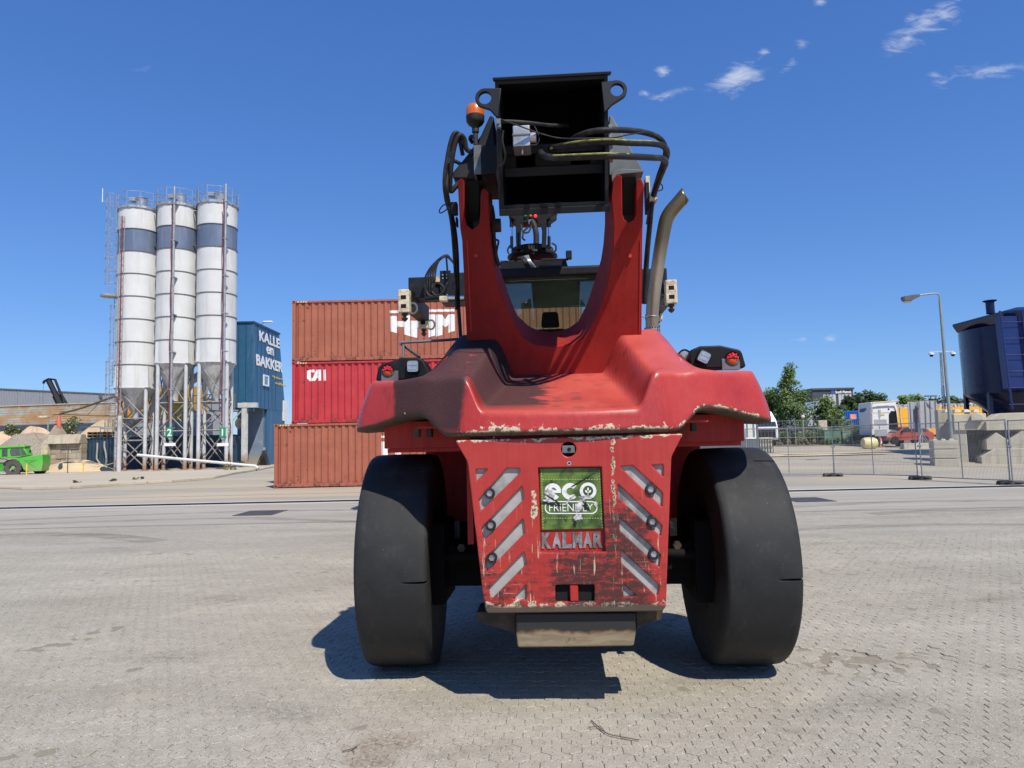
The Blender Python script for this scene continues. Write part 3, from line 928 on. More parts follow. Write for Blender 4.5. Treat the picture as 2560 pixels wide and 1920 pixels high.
# 'e c o' drawn as round bold strokes
def ring_poly(cx, cy, ro, ri, a0, a1, n=28):
    o_ = [(cx + ro * math.cos(R(a0 + (a1 - a0) * i / n)), cy - ro * math.sin(R(a0 + (a1 - a0) * i / n))) for i in range(n + 1)]
    i_ = [(cx + ri * math.cos(R(a0 + (a1 - a0) * i / n)), cy - ri * math.sin(R(a0 + (a1 - a0) * i / n))) for i in range(n + 1)]
    return o_ + i_[::-1]
D1 = .0045
flat_on('letter_e', flat(ZP, ring_poly(717, 442, 62, 30, 8, 318)), D1, m_print)
flat_on('letter_e_bar', flat(ZP, [(688, 432), (777, 432), (777, 452), (688, 452)]), D1 - .0006, m_print)
flat_on('letter_c', flat(ZP, ring_poly(846, 440, 62, 28, 42, 318)), D1, m_print)
flat_on('letter_o', flat(ZP, ring_poly(978, 436, 62, 38, 0, 359.5)), D1, m_print)
for (pts) in ([(978, 408), (986, 422), (978, 438), (970, 422)], [(955, 428), (972, 436), (975, 452), (958, 446)], [(1001, 428), (984, 436), (981, 452), (998, 446)], [(975, 450), (981, 450), (980, 470), (976, 470)]):
    flat_on('leaf_mark', flat(ZP, pts), D1, m_print)
ztext('lettering', 'FRIENDLY', 690, 1015, 532, 588, m_print, D1, badge, bold=-.004)
def rrect(x0, y0, x1, y1, r, n=6):
    pts = []
    for (cx_, cy_, a0) in ((x1 - r, y1 - r, 0), (x0 + r, y1 - r, 90), (x0 + r, y0 + r, 180), (x1 - r, y0 + r, 270)):
        for i in range(n + 1):
            t = R(a0 + 90 * i / n); pts.append((cx_ + r * math.cos(t), cy_ + r * math.sin(t)))
    return pts
flat_on('lettering_frame', flat(ZP, rrect(657, 512, 1048, 608, 44)), D1, m_print, holes=[flat(ZP, rrect(665, 520, 1040, 600, 38))])
for yy in (350, 637):
    for i in range(22):
        x = 640 + i * 20 + (6 if yy > 400 else 0)
        flat_on('stitch_mark', flat(ZP, [(x, yy), (x + 11, yy), (x + 11, yy + 4), (x, yy + 4)]), D1, m_printg)
for i in range(22):
    for xx in (632 + i * .5, 1060 + i * 1.0):
        y = 282 + i * 20
        flat_on('stitch_mark', flat(ZP, [(xx, y), (xx + 4, y), (xx + 4, y + 11), (xx, y + 11)]), D1, m_printg)
tr = random.Random(5)
def ragged(cx, cy, rx, ry, n=26, amp=.35, rot=0):
    pts = []
    for i in range(n):
        t = 6.2832 * i / n; k_ = 1 + tr.uniform(-amp, amp)
        x, y = rx * k_ * math.cos(t), ry * k_ * math.sin(t)
        pts.append((cx + x * math.cos(rot) - y * math.sin(rot), cy + x * math.sin(rot) + y * math.cos(rot)))
    return pts
for i, (x, y, rx, ry, ro) in enumerate([(690, 448, 38, 44, 0), (960, 482, 44, 14, 0), (915, 545, 26, 52, .45), (902, 630, 34, 24, 0), (845, 500, 46, 8, -.8), (1036, 535, 12, 18, 0), (690, 510, 50, 7, .1)]):
    flat_on('torn_patch', flat(ZP, ragged(x, y, rx, ry, rot=ro)), D1 - .0012 - i * .0001, m_tear)
for i, (x, y, rx, ry, ro) in enumerate([(700, 530, 70, 10, .15), (925, 365, 80, 5, -.55), (970, 565, 30, 10, .5), (880, 680, 12, 26, .3), (720, 500, 60, 6, .6), (960, 540, 26, 12, 1.2)]):
    flat_on('black_scuff', flat(ZP, ragged(x, y, rx, ry, 30, .7, ro)), D1 - .0022 - i * .0001, m_scuffk)
for i, ch_l in enumerate('KALMAR'):
    x0 = 634 + i * 76.5
    ztext('letter', ch_l, x0, x0 + 70, 745 - i * 1.2, 866 - i * 1.2, m_letter, .014, rs, bold=.055, thick=.004)

# ---- tow box and brackets below the panel
tp = [q(ZP, a, b, -1.10) for a, b in ((443, 1340), (1331, 1336), (1334, 1478), (1318, 1588), (456, 1600), (443, 1490))]
def tow_material():
    m = bpy.data.materials.new('shaded_greasy_dusty_steel'); m.use_nodes = True
    t = m.node_tree; t.nodes.clear(); k = N(t)
    b = k.n('ShaderNodeBsdfPrincipled'); o = k.n('ShaderNodeOutputMaterial'); t.links.new(b.outputs[0], o.inputs[0])
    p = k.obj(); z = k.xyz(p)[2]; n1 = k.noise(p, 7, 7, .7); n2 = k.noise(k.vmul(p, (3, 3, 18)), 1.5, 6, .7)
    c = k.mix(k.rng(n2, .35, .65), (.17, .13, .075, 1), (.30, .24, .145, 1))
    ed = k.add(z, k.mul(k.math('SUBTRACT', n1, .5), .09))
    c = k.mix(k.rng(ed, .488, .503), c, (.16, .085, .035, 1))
    c = k.mix(k.rng(ed, .501, .515), c, (.022, .020, .018, 1))  # dark upper part: the panel's shadow painted in with the grease
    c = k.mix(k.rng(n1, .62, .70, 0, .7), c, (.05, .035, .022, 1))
    k.put(b.inputs['Base Color'], c); b.inputs['Roughness'].default_value = .65
    k.put(b.inputs['Normal'], k.bump(n1, .3, .01))
    return m
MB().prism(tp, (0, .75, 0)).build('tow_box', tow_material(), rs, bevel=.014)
for pts in ([(150, 1330), (445, 1330), (445, 1490), (250, 1432), (160, 1405)], [(1330, 1325), (1535, 1312), (1520, 1392), (1400, 1425), (1335, 1460)]):
    MB().prism(qs(ZP, pts, -1.04), (0, .25, 0)).build('bumper_bracket', m_cast, rs, bevel=.006)
MB().box(-.55, .5, -1.05, .6, .62, .70).build('belly_plate', m_black, rs)

# ---------------------------------------------------------------- wheels
def make_tyre(name, notch_side, n=150):
    """slick tyre about the x axis with one worn wear slot on a shoulder"""
    prof = [(.34, -.20), (.42, -.235), (.55, -.252), (.70, -.256), (.765, -.254), (.790, -.246), (.801, -.228), (.805, -.19), (.807, -.08), (.808, 0), (.807, .08), (.805, .19), (.801, .228), (.790, .246), (.765, .254), (.70, .256), (.55, .252), (.42, .235), (.34, .20)]
    th = [6.2832 * i / n for i in range(n)]
    slots = [R(180 + d) for d in (4, -62, 70, 130, -128)] if notch_side else []
    for s in slots: th += [s - .011, s - .007, s, s + .007, s + .011]
    th = sorted(t % 6.2832 for t in th)
    rings = []
    for t in th:
        ring = []
        d = min([abs((t - s + math.pi) % 6.2832 - math.pi) for s in slots] or [9])
        for r, x in prof:
            rr = r
            if d < .009 and notch_side * x > .10 and r > .74: rr = r - .045
            ring.append((x, rr * math.cos(t), rr * math.sin(t)))
        rings.append(ring)
    rings.append(rings[0])
    mb = MB(); mb.loft(rings, closed=False, caps=False)
    me_o = mb.build(name, m_tyre, rs, smooth=50)
    bm = bmesh.new(); bm.from_mesh(me_o.data); bmesh.ops.remove_doubles(bm, verts=bm.verts, dist=1e-5); bmesh.ops.recalc_face_normals(bm, faces=bm.faces); bm.to_mesh(me_o.data); bm.free()
    me_o.data.set_sharp_from_angle(angle=R(50))
    return me_o
def make_rim(parent, side, fr=False):
    s = side
    prof = [(.36, -.21), (.375, -.225), (.36, -.20), (.335, -.10), (.30, .02), (.20, .05), (.19, -.06), (.0, -.07)]
    o = MB().lathe([(r, x * -s) for r, x in prof], (0, 0, 0), 30, 'X', caps=False).build('rim', m_rim, parent, smooth=40)
    MB().lathe([(.36, .21 * -s), (.34, .1 * -s), (.30, .06 * -s)], (0, 0, 0), 30, 'X', caps=False).build('rim_flange', m_rim, parent, smooth=40)
    return o
for s, nt in ((-1, 1), (1, 1)):
    ty = make_tyre('rear_tyre', nt)
    ty.location = (-.01 + s * 1.265, 0, .806); ty.rotation_euler = (0, 0, R(2.6 if s > 0 else 3.6))
    make_rim(ty, s)
ax = MB(); ax.box(-1.05, 1.05, -.16, .16, .60, .92); ax.cyl((-1.2, 0, .8), (1.2, 0, .8), .12, n=16)
ax.build('steer_axle', m_axle_shade, rs, bevel=.02)
for s in (-1, 1):
    MB().cyl((s * .55, -.30, .86), (s * 1.05, -.28, .84), .035, n=12).build('steering_rod', m_axle_shade, rs, smooth=40)
    MB().cyl((s * .25, -.30, .86), (s * .62, -.30, .86), .07, n=14).build('steering_cylinder', m_black, rs, smooth=40)
    k1 = MB(); k1.box(s * 1.0 - .08, s * 1.0 + .08, -.34, .2, .5, 1.1); k1.build('steering_knuckle', m_axle_shade, rs, bevel=.02)
    # a plate bracket and bolted ends behind the panel
    MB().lathe([(.03, -.02), (.03, .02)], (s * .78, -.42, .93), 6, 'Y').build('bolt', m_cast, rs)
def front_tyre(x):
    n, lat = 96, [-.27, -.22, -.13, -.04, .04, .13, .22, .27]
    rings = []
    for i in range(n + 1):
        t = 6.2832 * i / n; ring = [(-.22, .36 * math.cos(t), .36 * math.sin(t))]
        for j, l in enumerate(lat):
            rr = .82 - (.025 if ((i // 2 + j) % 2) else 0) - (.06 if j in (0, 7) else 0)
            ring.append((l, rr * math.cos(t), rr * math.sin(t)))
        ring.append((.22, .36 * math.cos(t), .36 * math.sin(t))); rings.append(ring)
    o = MB().loft(rings, closed=False, caps=False).build('front_tyre', m_tyre, rs)
    o.location = (x, 6.0, .82)
    MB().lathe([(.37, -.2), (.3, 0), (.1, .02), (.1, .12), (0, .12)], (0, 0, 0), 20, 'X', caps=False).build('rim', m_rim, o, smooth=40)
for x in (-1.72, -1.08, 1.08, 1.72): front_tyre(x)
MB().box(-1.5, 1.5, 5.8, 6.2, .6, 1.0).build('drive_axle', m_black, rs, bevel=.03)

# ---------------------------------------------------------------- rear lamps
def led_face(c, r, parent, y):
    """round rear lamp: red LED half above, amber half below"""
    rim_ = MB().lathe([(r * 1.12, -.012), (r * 1.16, .02), (r * 1.0, .02), (r * 1.0, -.012)], (c.x, y, c.z), 24, 'Y', caps=False).build('lamp_rim', m_hose, parent, smooth=40)
    for (a0, a1, m_, nm) in ((4, 176, m_redl, 'red_lens'), (184, 356, m_amber, 'amber_lens')):
        me = MB(); n = 16
        f_ = [(c.x, y - .020, c.z + (.004 if a0 < 90 else -.004))]
        for ring, dy in ((.98, 0), (.75, -.014)):
            f_ += [(c.x + r * ring * math.cos(R(a0 + (a1 - a0) * i / n)), y + dy, c.z + r * ring * math.sin(R(a0 + (a1 - a0) * i / n))) for i in range(n + 1)]
        fs = [(1 + i, 2 + i, 2 + i + n + 1, 1 + i + n + 1) for i in range(n)] + [(0, n + 2 + i, n + 3 + i) for i in range(n)]
        me.add(f_, fs).build(nm, m_, parent, smooth=60)
    for i in range(9):
        a_ = R(12 + 156 * (i % 5) / 4) if i < 5 else R(30 + 120 * (i - 5) / 3)
        rr = r * (.78 if i < 5 else .45)
        MB().lathe([(.0075, -.027), (.0085, -.015)], (c.x + rr * math.cos(a_), y, c.z + rr * math.sin(a_)), 8, 'Y').build('led', m_redl, parent)
YL = -.60
hl = MB().prism(qs(ZW, [(240, 536), (266, 405), (292, 375), (500, 302), (680, 298), (732, 332), (802, 468), (640, 520), (300, 545)], YL), (0, .20, 0)).build('lamp_housing', m_black, rs, bevel=.012)
c = q(ZW, 370, 440, YL - .005); led_face(c, .041, hl, YL - .005)
MB().box(c.x - .05, c.x + .075, YL - .012, YL - .001, c.z - .075, c.z - .0).build('lamp_bracket', m_grey, hl, bevel=.003)
def work_lamp(c, hw, y, rot, parent):
    pts = rounded([(-hw, -hw), (hw, -hw), (hw, hw), (-hw, hw)], hw * .45, 5)
    ro = lambda p, s_: (c.x + s_ * (p[0] * math.cos(rot) - p[1] * math.sin(rot)), c.z + s_ * (p[0] * math.sin(rot) + p[1] * math.cos(rot)))
    b_ = MB().prism([(ro(p, 1)[0], y - .03, ro(p, 1)[1]) for p in pts], (0, .07, 0)).build('work_lamp', m_black, parent, bevel=.004)
    MB().prism([(ro(p, .82)[0], y - .034, ro(p, .82)[1]) for p in pts], (0, .01, 0)).build('lens', m_lens, b_)
    for i in range(6):
        p = ro(((i % 3 - 1) * hw * .45, (i // 3 - .5) * hw * .7), 1)
        MB().lathe([(hw * .2, -.0375), (hw * .2, -.030)], (p[0], y, p[1]), 10, 'Y').build('reflector', m_silver, b_)
work_lamp(q(ZW, 630, 396, YL), .048, YL, 0, hl)
hr = MB().prism(qs(ZX, [(1252, 545), (1243, 420), (1265, 385), (1350, 348), (1560, 340), (1762, 385), (1786, 420), (1826, 556), (1800, 570), (1400, 575)], YL), (0, .20, 0)).build('lamp_housing', m_black, rs, bevel=.012)
c = q(ZX, 1682, 478, YL - .005); led_face(c, .045, hr, YL - .005)
MB().box(c.x - .075, c.x + .05, YL - .012, YL - .001, c.z - .08, c.z - .0).build('lamp_bracket', m_grey, hr, bevel=.003)
work_lamp(q(ZX, 1380, 470, YL), .046, YL - .02, R(-28), hr)
c = q(ZX, 1190, 447, YL + .1)
rl = MB().lathe([(.030, .10), (.044, .05), (.046, -.02), (.040, -.03), (.036, -.02), (.0, -.012)], (c.x, c.y, c.z), 20, 'Y', caps=False).build('round_lamp', m_black, rs, smooth=40)
MB().lathe([(.037, -.021), (.02, -.028), (0, -.03)], (c.x, c.y, c.z), 18, 'Y', caps=False).build('lens', m_lens, rl, smooth=50)

# ---------------------------------------------------------------- handrail
hrail = MB()
hrail.tube([q(ZW, a, b, y) for a, b, y in ((525, 300, -.35), (525, 168, -.35))], .010, 8)
hrail.tube([q(ZW, a, b, y) for a, b, y in ((690, 300, -.1), (505, 165, -.35), (488, 158, -.36), (500, 150, -.36), (920, 126, -.2), (1110, 112, -.1))], .011, 8)
hrail.build('handrail', m_grey, rs, smooth=40)

# ---------------------------------------------------------------- mast (boom support)
YF, YB = -.30, .16
outer_l = [(1146, 452), (1151, 569), (1155, 600), (1162, 740), (1167, 850), (1215, 955), (1290, 985), (1480, 985), (1560, 945), (1604, 840), (1606, 600), (1609, 470)]
def px(pts, y): return [ML(a, b, y) for a, b in pts]
# front outline, clockwise from the outer left foot of the left fork
front = [(1144, 452), (1150, 569), (1155, 600), (1162, 740), (1167, 850), (1215, 955), (1290, 985), (1480, 985), (1560, 945), (1604, 840), (1606, 600), (1610, 462), (1603, 446), (1594, 446), (1590, 460),
         (1590, 535), (1584, 549), (1572, 555), (1561, 549), (1556, 535), (1555, 440), (1545, 436), (1534, 445), (1528, 492), (1534, 560), (1533, 612), (1531, 640),
         (1517, 719), (1495, 781), (1477, 821), (1459, 846), (1427, 862), (1376, 867), (1336, 862), (1307, 846), (1287, 813), (1267, 770), (1246, 712), (1235, 672), (1226, 600), (1224, 560),
         (1222, 480), (1212, 470), (1203, 476), (1200, 540), (1196, 562), (1180, 573), (1167, 562), (1161, 540), (1160, 450), (1152, 445)]
back = list(front)
sub = {(1528, 492): (1512, 505), (1534, 560): (1512, 560), (1533, 612): (1508, 612), (1531, 640): (1502, 650), (1517, 719): (1484, 710), (1495, 781): (1466, 763), (1477, 821): (1445, 803), (1459, 846): (1423, 819), (1427, 862): (1400, 826), (1376, 867): (1376, 829), (1336, 862): (1345, 825), (1307, 846): (1322, 815), (1287, 813): (1293, 788), (1267, 770): (1275, 745), (1246, 712): (1256, 690), (1235, 672): (1245, 650), (1226, 600): (1234, 590), (1224, 560): (1231, 550)}
def mast_pt(a, b, y0):
    """point on the mast's rear (or front) plate, which leans backwards with height"""
    p_ = ML(a, b, y0)
    for _ in range(8):
        p_ = ML(a, b, y0 - .40 * max(p_.z - 2.15, 0))
    return p_
fr_pts = [mast_pt(a, b, YF) for a, b in front]
bk_pts = []
for (a, b), f_ in zip(front, fr_pts):
    if (a, b) in sub:
        bk_pts.append(mast_pt(*sub[(a, b)], YB))
    else:
        bk_pts.append(Vector((f_.x, f_.y + YB - YF, f_.z)))
mastm = MB(); n_ = len(front)
def cdt_faces(pts2):
    from mathutils.geometry import delaunay_2d_cdt
    vs, es, fs, *_ = delaunay_2d_cdt([Vector(p) for p in pts2], [], [list(range(len(pts2)))], 1, 1e-6)
    return vs, fs
v2, f2 = cdt_faces([(p.x, p.z) for p in fr_pts])
mastm.add(fr_pts, f2)
v3, f3 = cdt_faces([(p.x, p.z) for p in bk_pts])
mastm.add(bk_pts, f3)
mastm.add(fr_pts + bk_pts, [(i, (i + 1) % n_, (i + 1) % n_ + n_, i + n_) for i in range(n_)])
mast = mastm.build('boom_mast', m_mast, rs)
bm = bmesh.new(); bm.from_mesh(mast.data); bmesh.ops.remove_doubles(bm, verts=bm.verts, dist=1e-4); bmesh.ops.recalc_face_normals(bm, faces=bm.faces); bm.to_mesh(mast.data); bm.free()
mast.data.shade_smooth(); mast.data.set_sharp_from_angle(angle=R(28))
bv = mast.modifiers.new('bevel', 'BEVEL'); bv.width = .006; bv.segments = 2; bv.limit_method = 'ANGLE'; bv.angle_limit = R(40)

# ---------------------------------------------------------------- boom
INC = R(20)
bl, br = ML(1250, 520, -1.10), ML(1521, 514, -1.10)
tl, tr_ = ML(1237, 200, -1.42), ML(1522, 184, -1.42)
bxc = (bl.x + br.x + tl.x + tr_.x) / 4
bw = ((br.x - bl.x) + (tr_.x - tl.x)) / 4
boom_z = (bl.z + br.z) / 2
boom_h = math.hypot((tl.z + tr_.z) / 2 - boom_z, .32)
BD, BU = Vector((0, math.cos(INC), math.sin(INC))), Vector((0, -math.sin(INC), math.cos(INC)))
B0 = Vector((bxc, -1.10, boom_z))
def bp(x, d, u): return B0 + Vector((x, 0, 0)) + BD * d + BU * u
def bbox(mbx, x0, x1, d0, d1, u0, u1):
    vs = [bp(x, d, u) for x, d, u in ((x0, d0, u0), (x1, d0, u0), (x1, d1, u0), (x0, d1, u0), (x0, d0, u1), (x1, d0, u1), (x1, d1, u1), (x0, d1, u1))]
    return mbx.add(vs, [(0, 3, 2, 1), (4, 5, 6, 7), (0, 1, 5, 4), (1, 2, 6, 5), (2, 3, 7, 6), (3, 0, 4, 7)])
bm_ = MB(); wt = .022
for (a0, a1, u0, u1) in ((-bw, -bw + wt, 0, boom_h), (bw - wt, bw, 0, boom_h), (-bw + wt, bw - wt, 0, wt), (-bw + wt, bw - wt, boom_h - wt, boom_h)):
    bbox(bm_, a0, a1, .0, 6.2, u0, u1)
boom = bm_.build('boom', m_boom, rs)
fl = MB(); bbox(fl, -bw - .012, bw + .020, -.02, .05, boom_h, boom_h + .018); fl.build('boom_collar', m_boom, rs, bevel=.004)
fl = MB(); bbox(fl, -bw - .01, bw + .01, -.015, .06, -.045, -.001); fl.build('boom_collar', m_boom, rs, bevel=.004)
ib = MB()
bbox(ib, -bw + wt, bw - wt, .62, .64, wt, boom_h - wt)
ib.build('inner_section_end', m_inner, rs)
for (u0, u1, d) in ((.345, .405, .16), (.20, .262, .16)):
    x_ = MB(); bbox(x_, -bw + wt, bw - wt, d, d + .45, u0, u1); x_.build('cross_plate', m_boom, rs, bevel=.006)
x_ = MB(); bbox(x_, -.12, .12, .22, .5, .262, .345); x_.build('spacer_block', m_black, rs)
for s in (-1, 1):
    ie = MB(); bbox(ie, s * bw * .82 - .04, s * bw * .82 + .04, .2, .5, .262, .345); ie.build('wear_pad', m_black, rs)
ex = MB(); bbox(ex, -bw * .86, bw * .86, 6.0, 10.2, .08, boom_h - .08); ex.build('boom_extension', m_boom, rs)
for s, (x, y, hr_) in ((-1, (430, 270, 44)), (1, (1505, 205, 42))):
    c = q(ZA, x, y, -.90); ri, ro = .040, .062
    att = (505, 520) if s < 0 else (1440, 1435)
    pts = [(c.x + ro * math.cos(t), c.z + ro * math.sin(t)) for t in [6.2832 * i / 24 for i in range(24)]]
    if s < 0:
        e1, e2 = q(ZA, 508, 195, -.9), q(ZA, 485, 400, -.9)
        arc = [(c.x + ro * math.cos(R(a_)), c.z + ro * math.sin(R(a_))) for a_ in range(85, 236, 10)]
        poly = [(e1.x + .04, e1.z)] + arc + [(e2.x - .012, e2.z + .03), (e2.x + .04, e2.z - .03)]
    else:
        e1, e2 = q(ZA, 1432, 138, -.9), q(ZA, 1455, 350, -.9)
        arc = [(c.x + ro * math.cos(R(a_)), c.z + ro * math.sin(R(a_))) for a_ in range(95, -56, -10)]
        poly = [(e1.x - .04, e1.z)] + arc + [(e2.x + .008, e2.z + .02), (e2.x - .04, e2.z - .03)]
    hole = [(c.x + ri * math.cos(t), c.z + ri * math.sin(t)) for t in [6.2832 * i / 24 for i in range(24)]]
    me = curve_mesh([poly, hole], .03, .003)
    o = frame(link('lifting_lug', me, m_boom, rs), (0, -1.38, 0), (1, 0, 0), (0, 0, 1))
# pivot brackets: flared cheeks that drop into the mast forks
m_boomlit = mat('sunlit_grey_boom_paint', (.13, .145, .155), .45, .1, var=.15, dirt=(.05, .05, .05), dirt_amt=.3, ds=4)  # right cheek and flange: sunlit tone put into the colour, left stays dark
pts_r = qs(ZA, [(1440, 420), (1462, 415), (1530, 530), (1640, 720), (1722, 858), (1718, 880), (1470, 905), (1440, 905)], -.28)
MB().prism(pts_r, (0, .46, 0)).build('pivot_cheek', m_boomlit, rs, bevel=.012)
pts_l = qs(ZA, [(500, 420), (470, 415), (400, 570), (300, 720), (165, 880), (170, 930), (520, 930), (520, 700)], -.28)
MB().prism(pts_l, (0, .46, 0)).build('pivot_cheek', m_boom, rs, bevel=.012)
for pts in ([(1548, 890), (1662, 885), (1660, 1190), (1640, 1245), (1600, 1258), (1562, 1245), (1546, 1190)], [(268, 930), (388, 930), (388, 1260), (370, 1320), (330, 1340), (290, 1320), (272, 1260)]):
    MB().prism(qs(ZA, pts, -.24), (0, .36, 0)).build('pivot_lug', m_black, rs, bevel=.008)
for s_ in (-1, 1): MB().cyl((-.03 + s_ * .40, -.58, 3.28), (-.03 + s_ * .60, -.58, 3.28), .05, n=16).build('pivot_pin', m_cast, rs, smooth=40)
bm_shoulder = MB().prism(qs(ZA, [(1460, 905), (1475, 870), (1520, 850), (1722, 858), (1720, 880), (1560, 892), (1500, 905), (1478, 940), (1465, 985)], -.30), (0, .5, 0)).build('pivot_flange', m_boomlit, rs, bevel=.005)

# ---------------------------------------------------------------- fittings on the boom tail
bx0, bx1 = q(ZA, 340, 662, -.42), q(ZA, 545, 888, -.42)
MB().box(bx0.x, bx1.x, -.92, -.70, bx1.z, bx0.z).build('junction_box', m_boom, rs, bevel=.008)
MB().box(bx0.x - .002, bx0.x + .05, -.925, -.80, bx1.z, bx0.z - .0).build('beacon_bracket', m_grey, rs, bevel=.004)
c = q(ZA, 353, 500, -.36); zt = q(ZA, 353, 338, -.36).z; zm = q(ZA, 353, 428, -.36).z; zl = q(ZA, 353, 490, -.36).z; zs_ = q(ZA, 353, 662, -.36).z
be = MB().lathe([(.0, zl - .02), (.028, zl - .02), (.052, zl), (.064, zl + .02), (.066, zm), (.0, zm)], (c.x, c.y, 0), 24).build('beacon_base', m_hose, rs, smooth=40)
MB().lathe([(.065, zm + .001), (.064, zm + .03), (.061, zt - .016), (.052, zt - .004), (.03, zt), (.0, zt)], (c.x, c.y, 0), 28, caps=False).build('beacon_dome', m_amber, be, smooth=50)
MB().cyl((c.x, c.y, zs_), (c.x, c.y, zl - .015), .017, n=12).build('beacon_stem', m_hose, be, smooth=40)
MB().cyl((c.x, c.y, zl - .06), (c.x, c.y, zl - .02), .025, n=12).build('beacon_clamp', m_hose, be, smooth=40)
p0, p1 = q(ZA, 655, 500, -.82), q(ZA, 798, 662, -.82)
sb = MB().box(p0.x, p1.x, -1.32, -1.16, p1.z, p0.z).build('sensor_box', m_silver, rs, bevel=.006)
MB().box(p0.x - .002, p1.x + .004, -1.326, -1.30, p1.z + .07, p1.z + .078).build('box_seam', m_grey, sb)
c = q(ZA, 815, 600, -.78)
MB().lathe([(.030, -.03), (.034, 0), (.034, .03)], (c.x - .005, c.y, c.z), 18, 'X').build('connector', m_silver, sb, smooth=40)
MB().cyl(q(ZA, 735, 662, -.8), q(ZA, 735, 735, -.8), .006, n=8).build('grease_nipple', m_grey, sb)
for (x0, x1, y0, y1) in ((1432, 1472, 502, 788), (522, 562, 455, 525)):
    a_, b_ = q(ZA, x0, y0, -.93), q(ZA, x1, y1, -.93)
    cl = MB().box(a_.x, b_.x, -1.45, -1.40, b_.z, a_.z).build('hose_clamp', m_grey, rs, bevel=.003)
    MB().lathe([(.009, -.012), (.009, 0)], ((a_.x + b_.x) / 2, -1.45, a_.z - .03), 6, 'Y').build('bolt', m_grey, cl)
a_, b_ = q(ZA, 520, 530, -.90), q(ZA, 556, 1180, -.62)
MB().tube([q(ZA, 540, 520, -.92), q(ZA, 545, 800, -.80), q(ZA, 560, 1180, -.64)], .012, 8).build('edge_rail', m_boom, rs)
def hose(pts, r, y0=None, m_=None, name='hose', z=ZA, n=7):
    return MB().tube(spline([q(z, a, b, y) for a, b, y in pts], n), r, 10).build(name, m_ or m_hose, rs, smooth=60)
hose([(1105, 640, -.5), (1180, 590, -.8), (1300, 550, -.93), (1440, 537, -.95), (1600, 540, -.85), (1740, 560, -.7), (1850, 605, -.55), (1900, 690, -.4), (1882, 800, -.2), (1840, 920, -.02), (1800, 1080, .06), (1775, 1250, .1), (1755, 1450, .1), (1735, 1700, .1), (1718, 1950, .1)], .0185)
hose([(960, 700, -.45), (985, 685, -.7), (1100, 660, -.85), (1250, 640, -.93), (1440, 632, -.96), (1600, 640, -.88), (1800, 648, -.66), (1880, 668, -.52), (1912, 720, -.38), (1890, 810, -.2), (1840, 930, -.02), (1795, 1090, .04), (1760, 1300, .08)], .0205)
hose([(965, 690, -.72), (1100, 646, -.872), (1250, 624, -.955), (1440, 614, -.985), (1600, 622, -.905), (1800, 630, -.685), (1880, 650, -.545), (1904, 680, -.46)], .0062, m_=m_yel, name='hose_print')
hose([(885, 700, -.5), (890, 730, -.75), (940, 755, -.88), (1050, 762, -.93), (1250, 755, -.95), (1440, 748, -.96), (1600, 752, -.88), (1800, 762, -.66), (1868, 768, -.52), (1900, 800, -.38), (1880, 860, -.25), (1840, 960, -.05), (1790, 1120, .02), (1770, 1320, .06), (1745, 1600, .06), (1728, 1950, .08)], .0205)
hose([(940, 748, -.90), (1050, 742, -.95), (1250, 733, -.972), (1430, 727, -.982), (1600, 734, -.9)], .006, m_=m_yel, name='hose_print')
hose([(560, 468, -.94), (640, 468, -.92), (800, 480, -.88), (950, 498, -.8), (1100, 500, -.6)], .012)
hose([(560, 450, -.95), (700, 500, -.95), (880, 565, -.95), (1050, 604, -.95), (1300, 604, -.97), (1470, 600, -.96), (1600, 575, -.9), (1740, 556, -.72), (1850, 580, -.55), (1900, 660, -.4)], .0042, name='cable')
hose([(580, 540, -.93), (572, 620, -.92), (588, 700, -.9), (596, 750, -.88), (580, 810, -.84), (540, 840, -.82), (530, 900, -.8), (545, 960, -.78)], .0065, name='cable')
hose([(800, 660, -.82), (850, 655, -.8), (872, 610, -.8), (850, 540, -.78), (835, 510, -.76)], .004, name='cable')
hose([(1840, 960, -.05), (1870, 985, -.02), (1872, 1020, 0), (1830, 1035, 0)], .0042, name='cable')
# left side bundle
for k_, pts in enumerate([
        [(330, 720, -.3), (280, 690, -.32), (262, 610, -.35), (225, 580, -.38), (190, 640, -.38), (165, 760, -.36), (150, 900, -.32), (150, 1030, -.28), (190, 1000, -.26), (260, 900, -.24), (330, 760, -.22)],
        [(250, 740, -.28), (230, 640, -.34), (215, 570, -.36), (180, 565, -.38), (150, 640, -.38), (125, 760, -.36), (105, 900, -.34), (105, 1030, -.32), (130, 1130, -.3), (150, 1200, -.28)],
        [(240, 820, -.25), (180, 790, -.3), (140, 830, -.32), (125, 900, -.32), (118, 1000, -.32), (135, 1120, -.3), (165, 1240, -.26), (190, 1380, -.24), (205, 1560, -.22), (210, 1760, -.2), (216, 2000, -.2)],
        [(190, 580, -.36), (140, 680, -.36), (112, 820, -.35), (100, 960, -.34), (112, 1100, -.31), (145, 1220, -.3), (165, 1360, -.28), (180, 1560, -.26), (192, 1760, -.25), (200, 2000, -.22)],
        [(330, 640, -.25), (310, 610, -.28), (320, 590, -.3), (345, 600, -.3)]]):
    hose(pts, (.018, .015, .014, .012, .014)[k_])
hose([(130, 1140, -.3), (90, 1150, -.3), (60, 1190, -.3), (70, 1212, -.3), (110, 1190, -.3), (130, 1165, -.3)], .0045, name='cable')
hose([(115, 760, -.36), (92, 960, -.35), (120, 1130, -.31)], .005, name='cable')
for (x0, y0, x1, y1, y) in ((150, 1120, 215, 1240, -.28), (190, 1240, 215, 1330, -.26)):
    a_, b_ = q(ZA, x0, y0, y), q(ZA, x1, y1, y); MB().box(a_.x, b_.x, a_.y, a_.y + .06, b_.z, a_.z).build('valve_block', m_black, rs, bevel=.006)
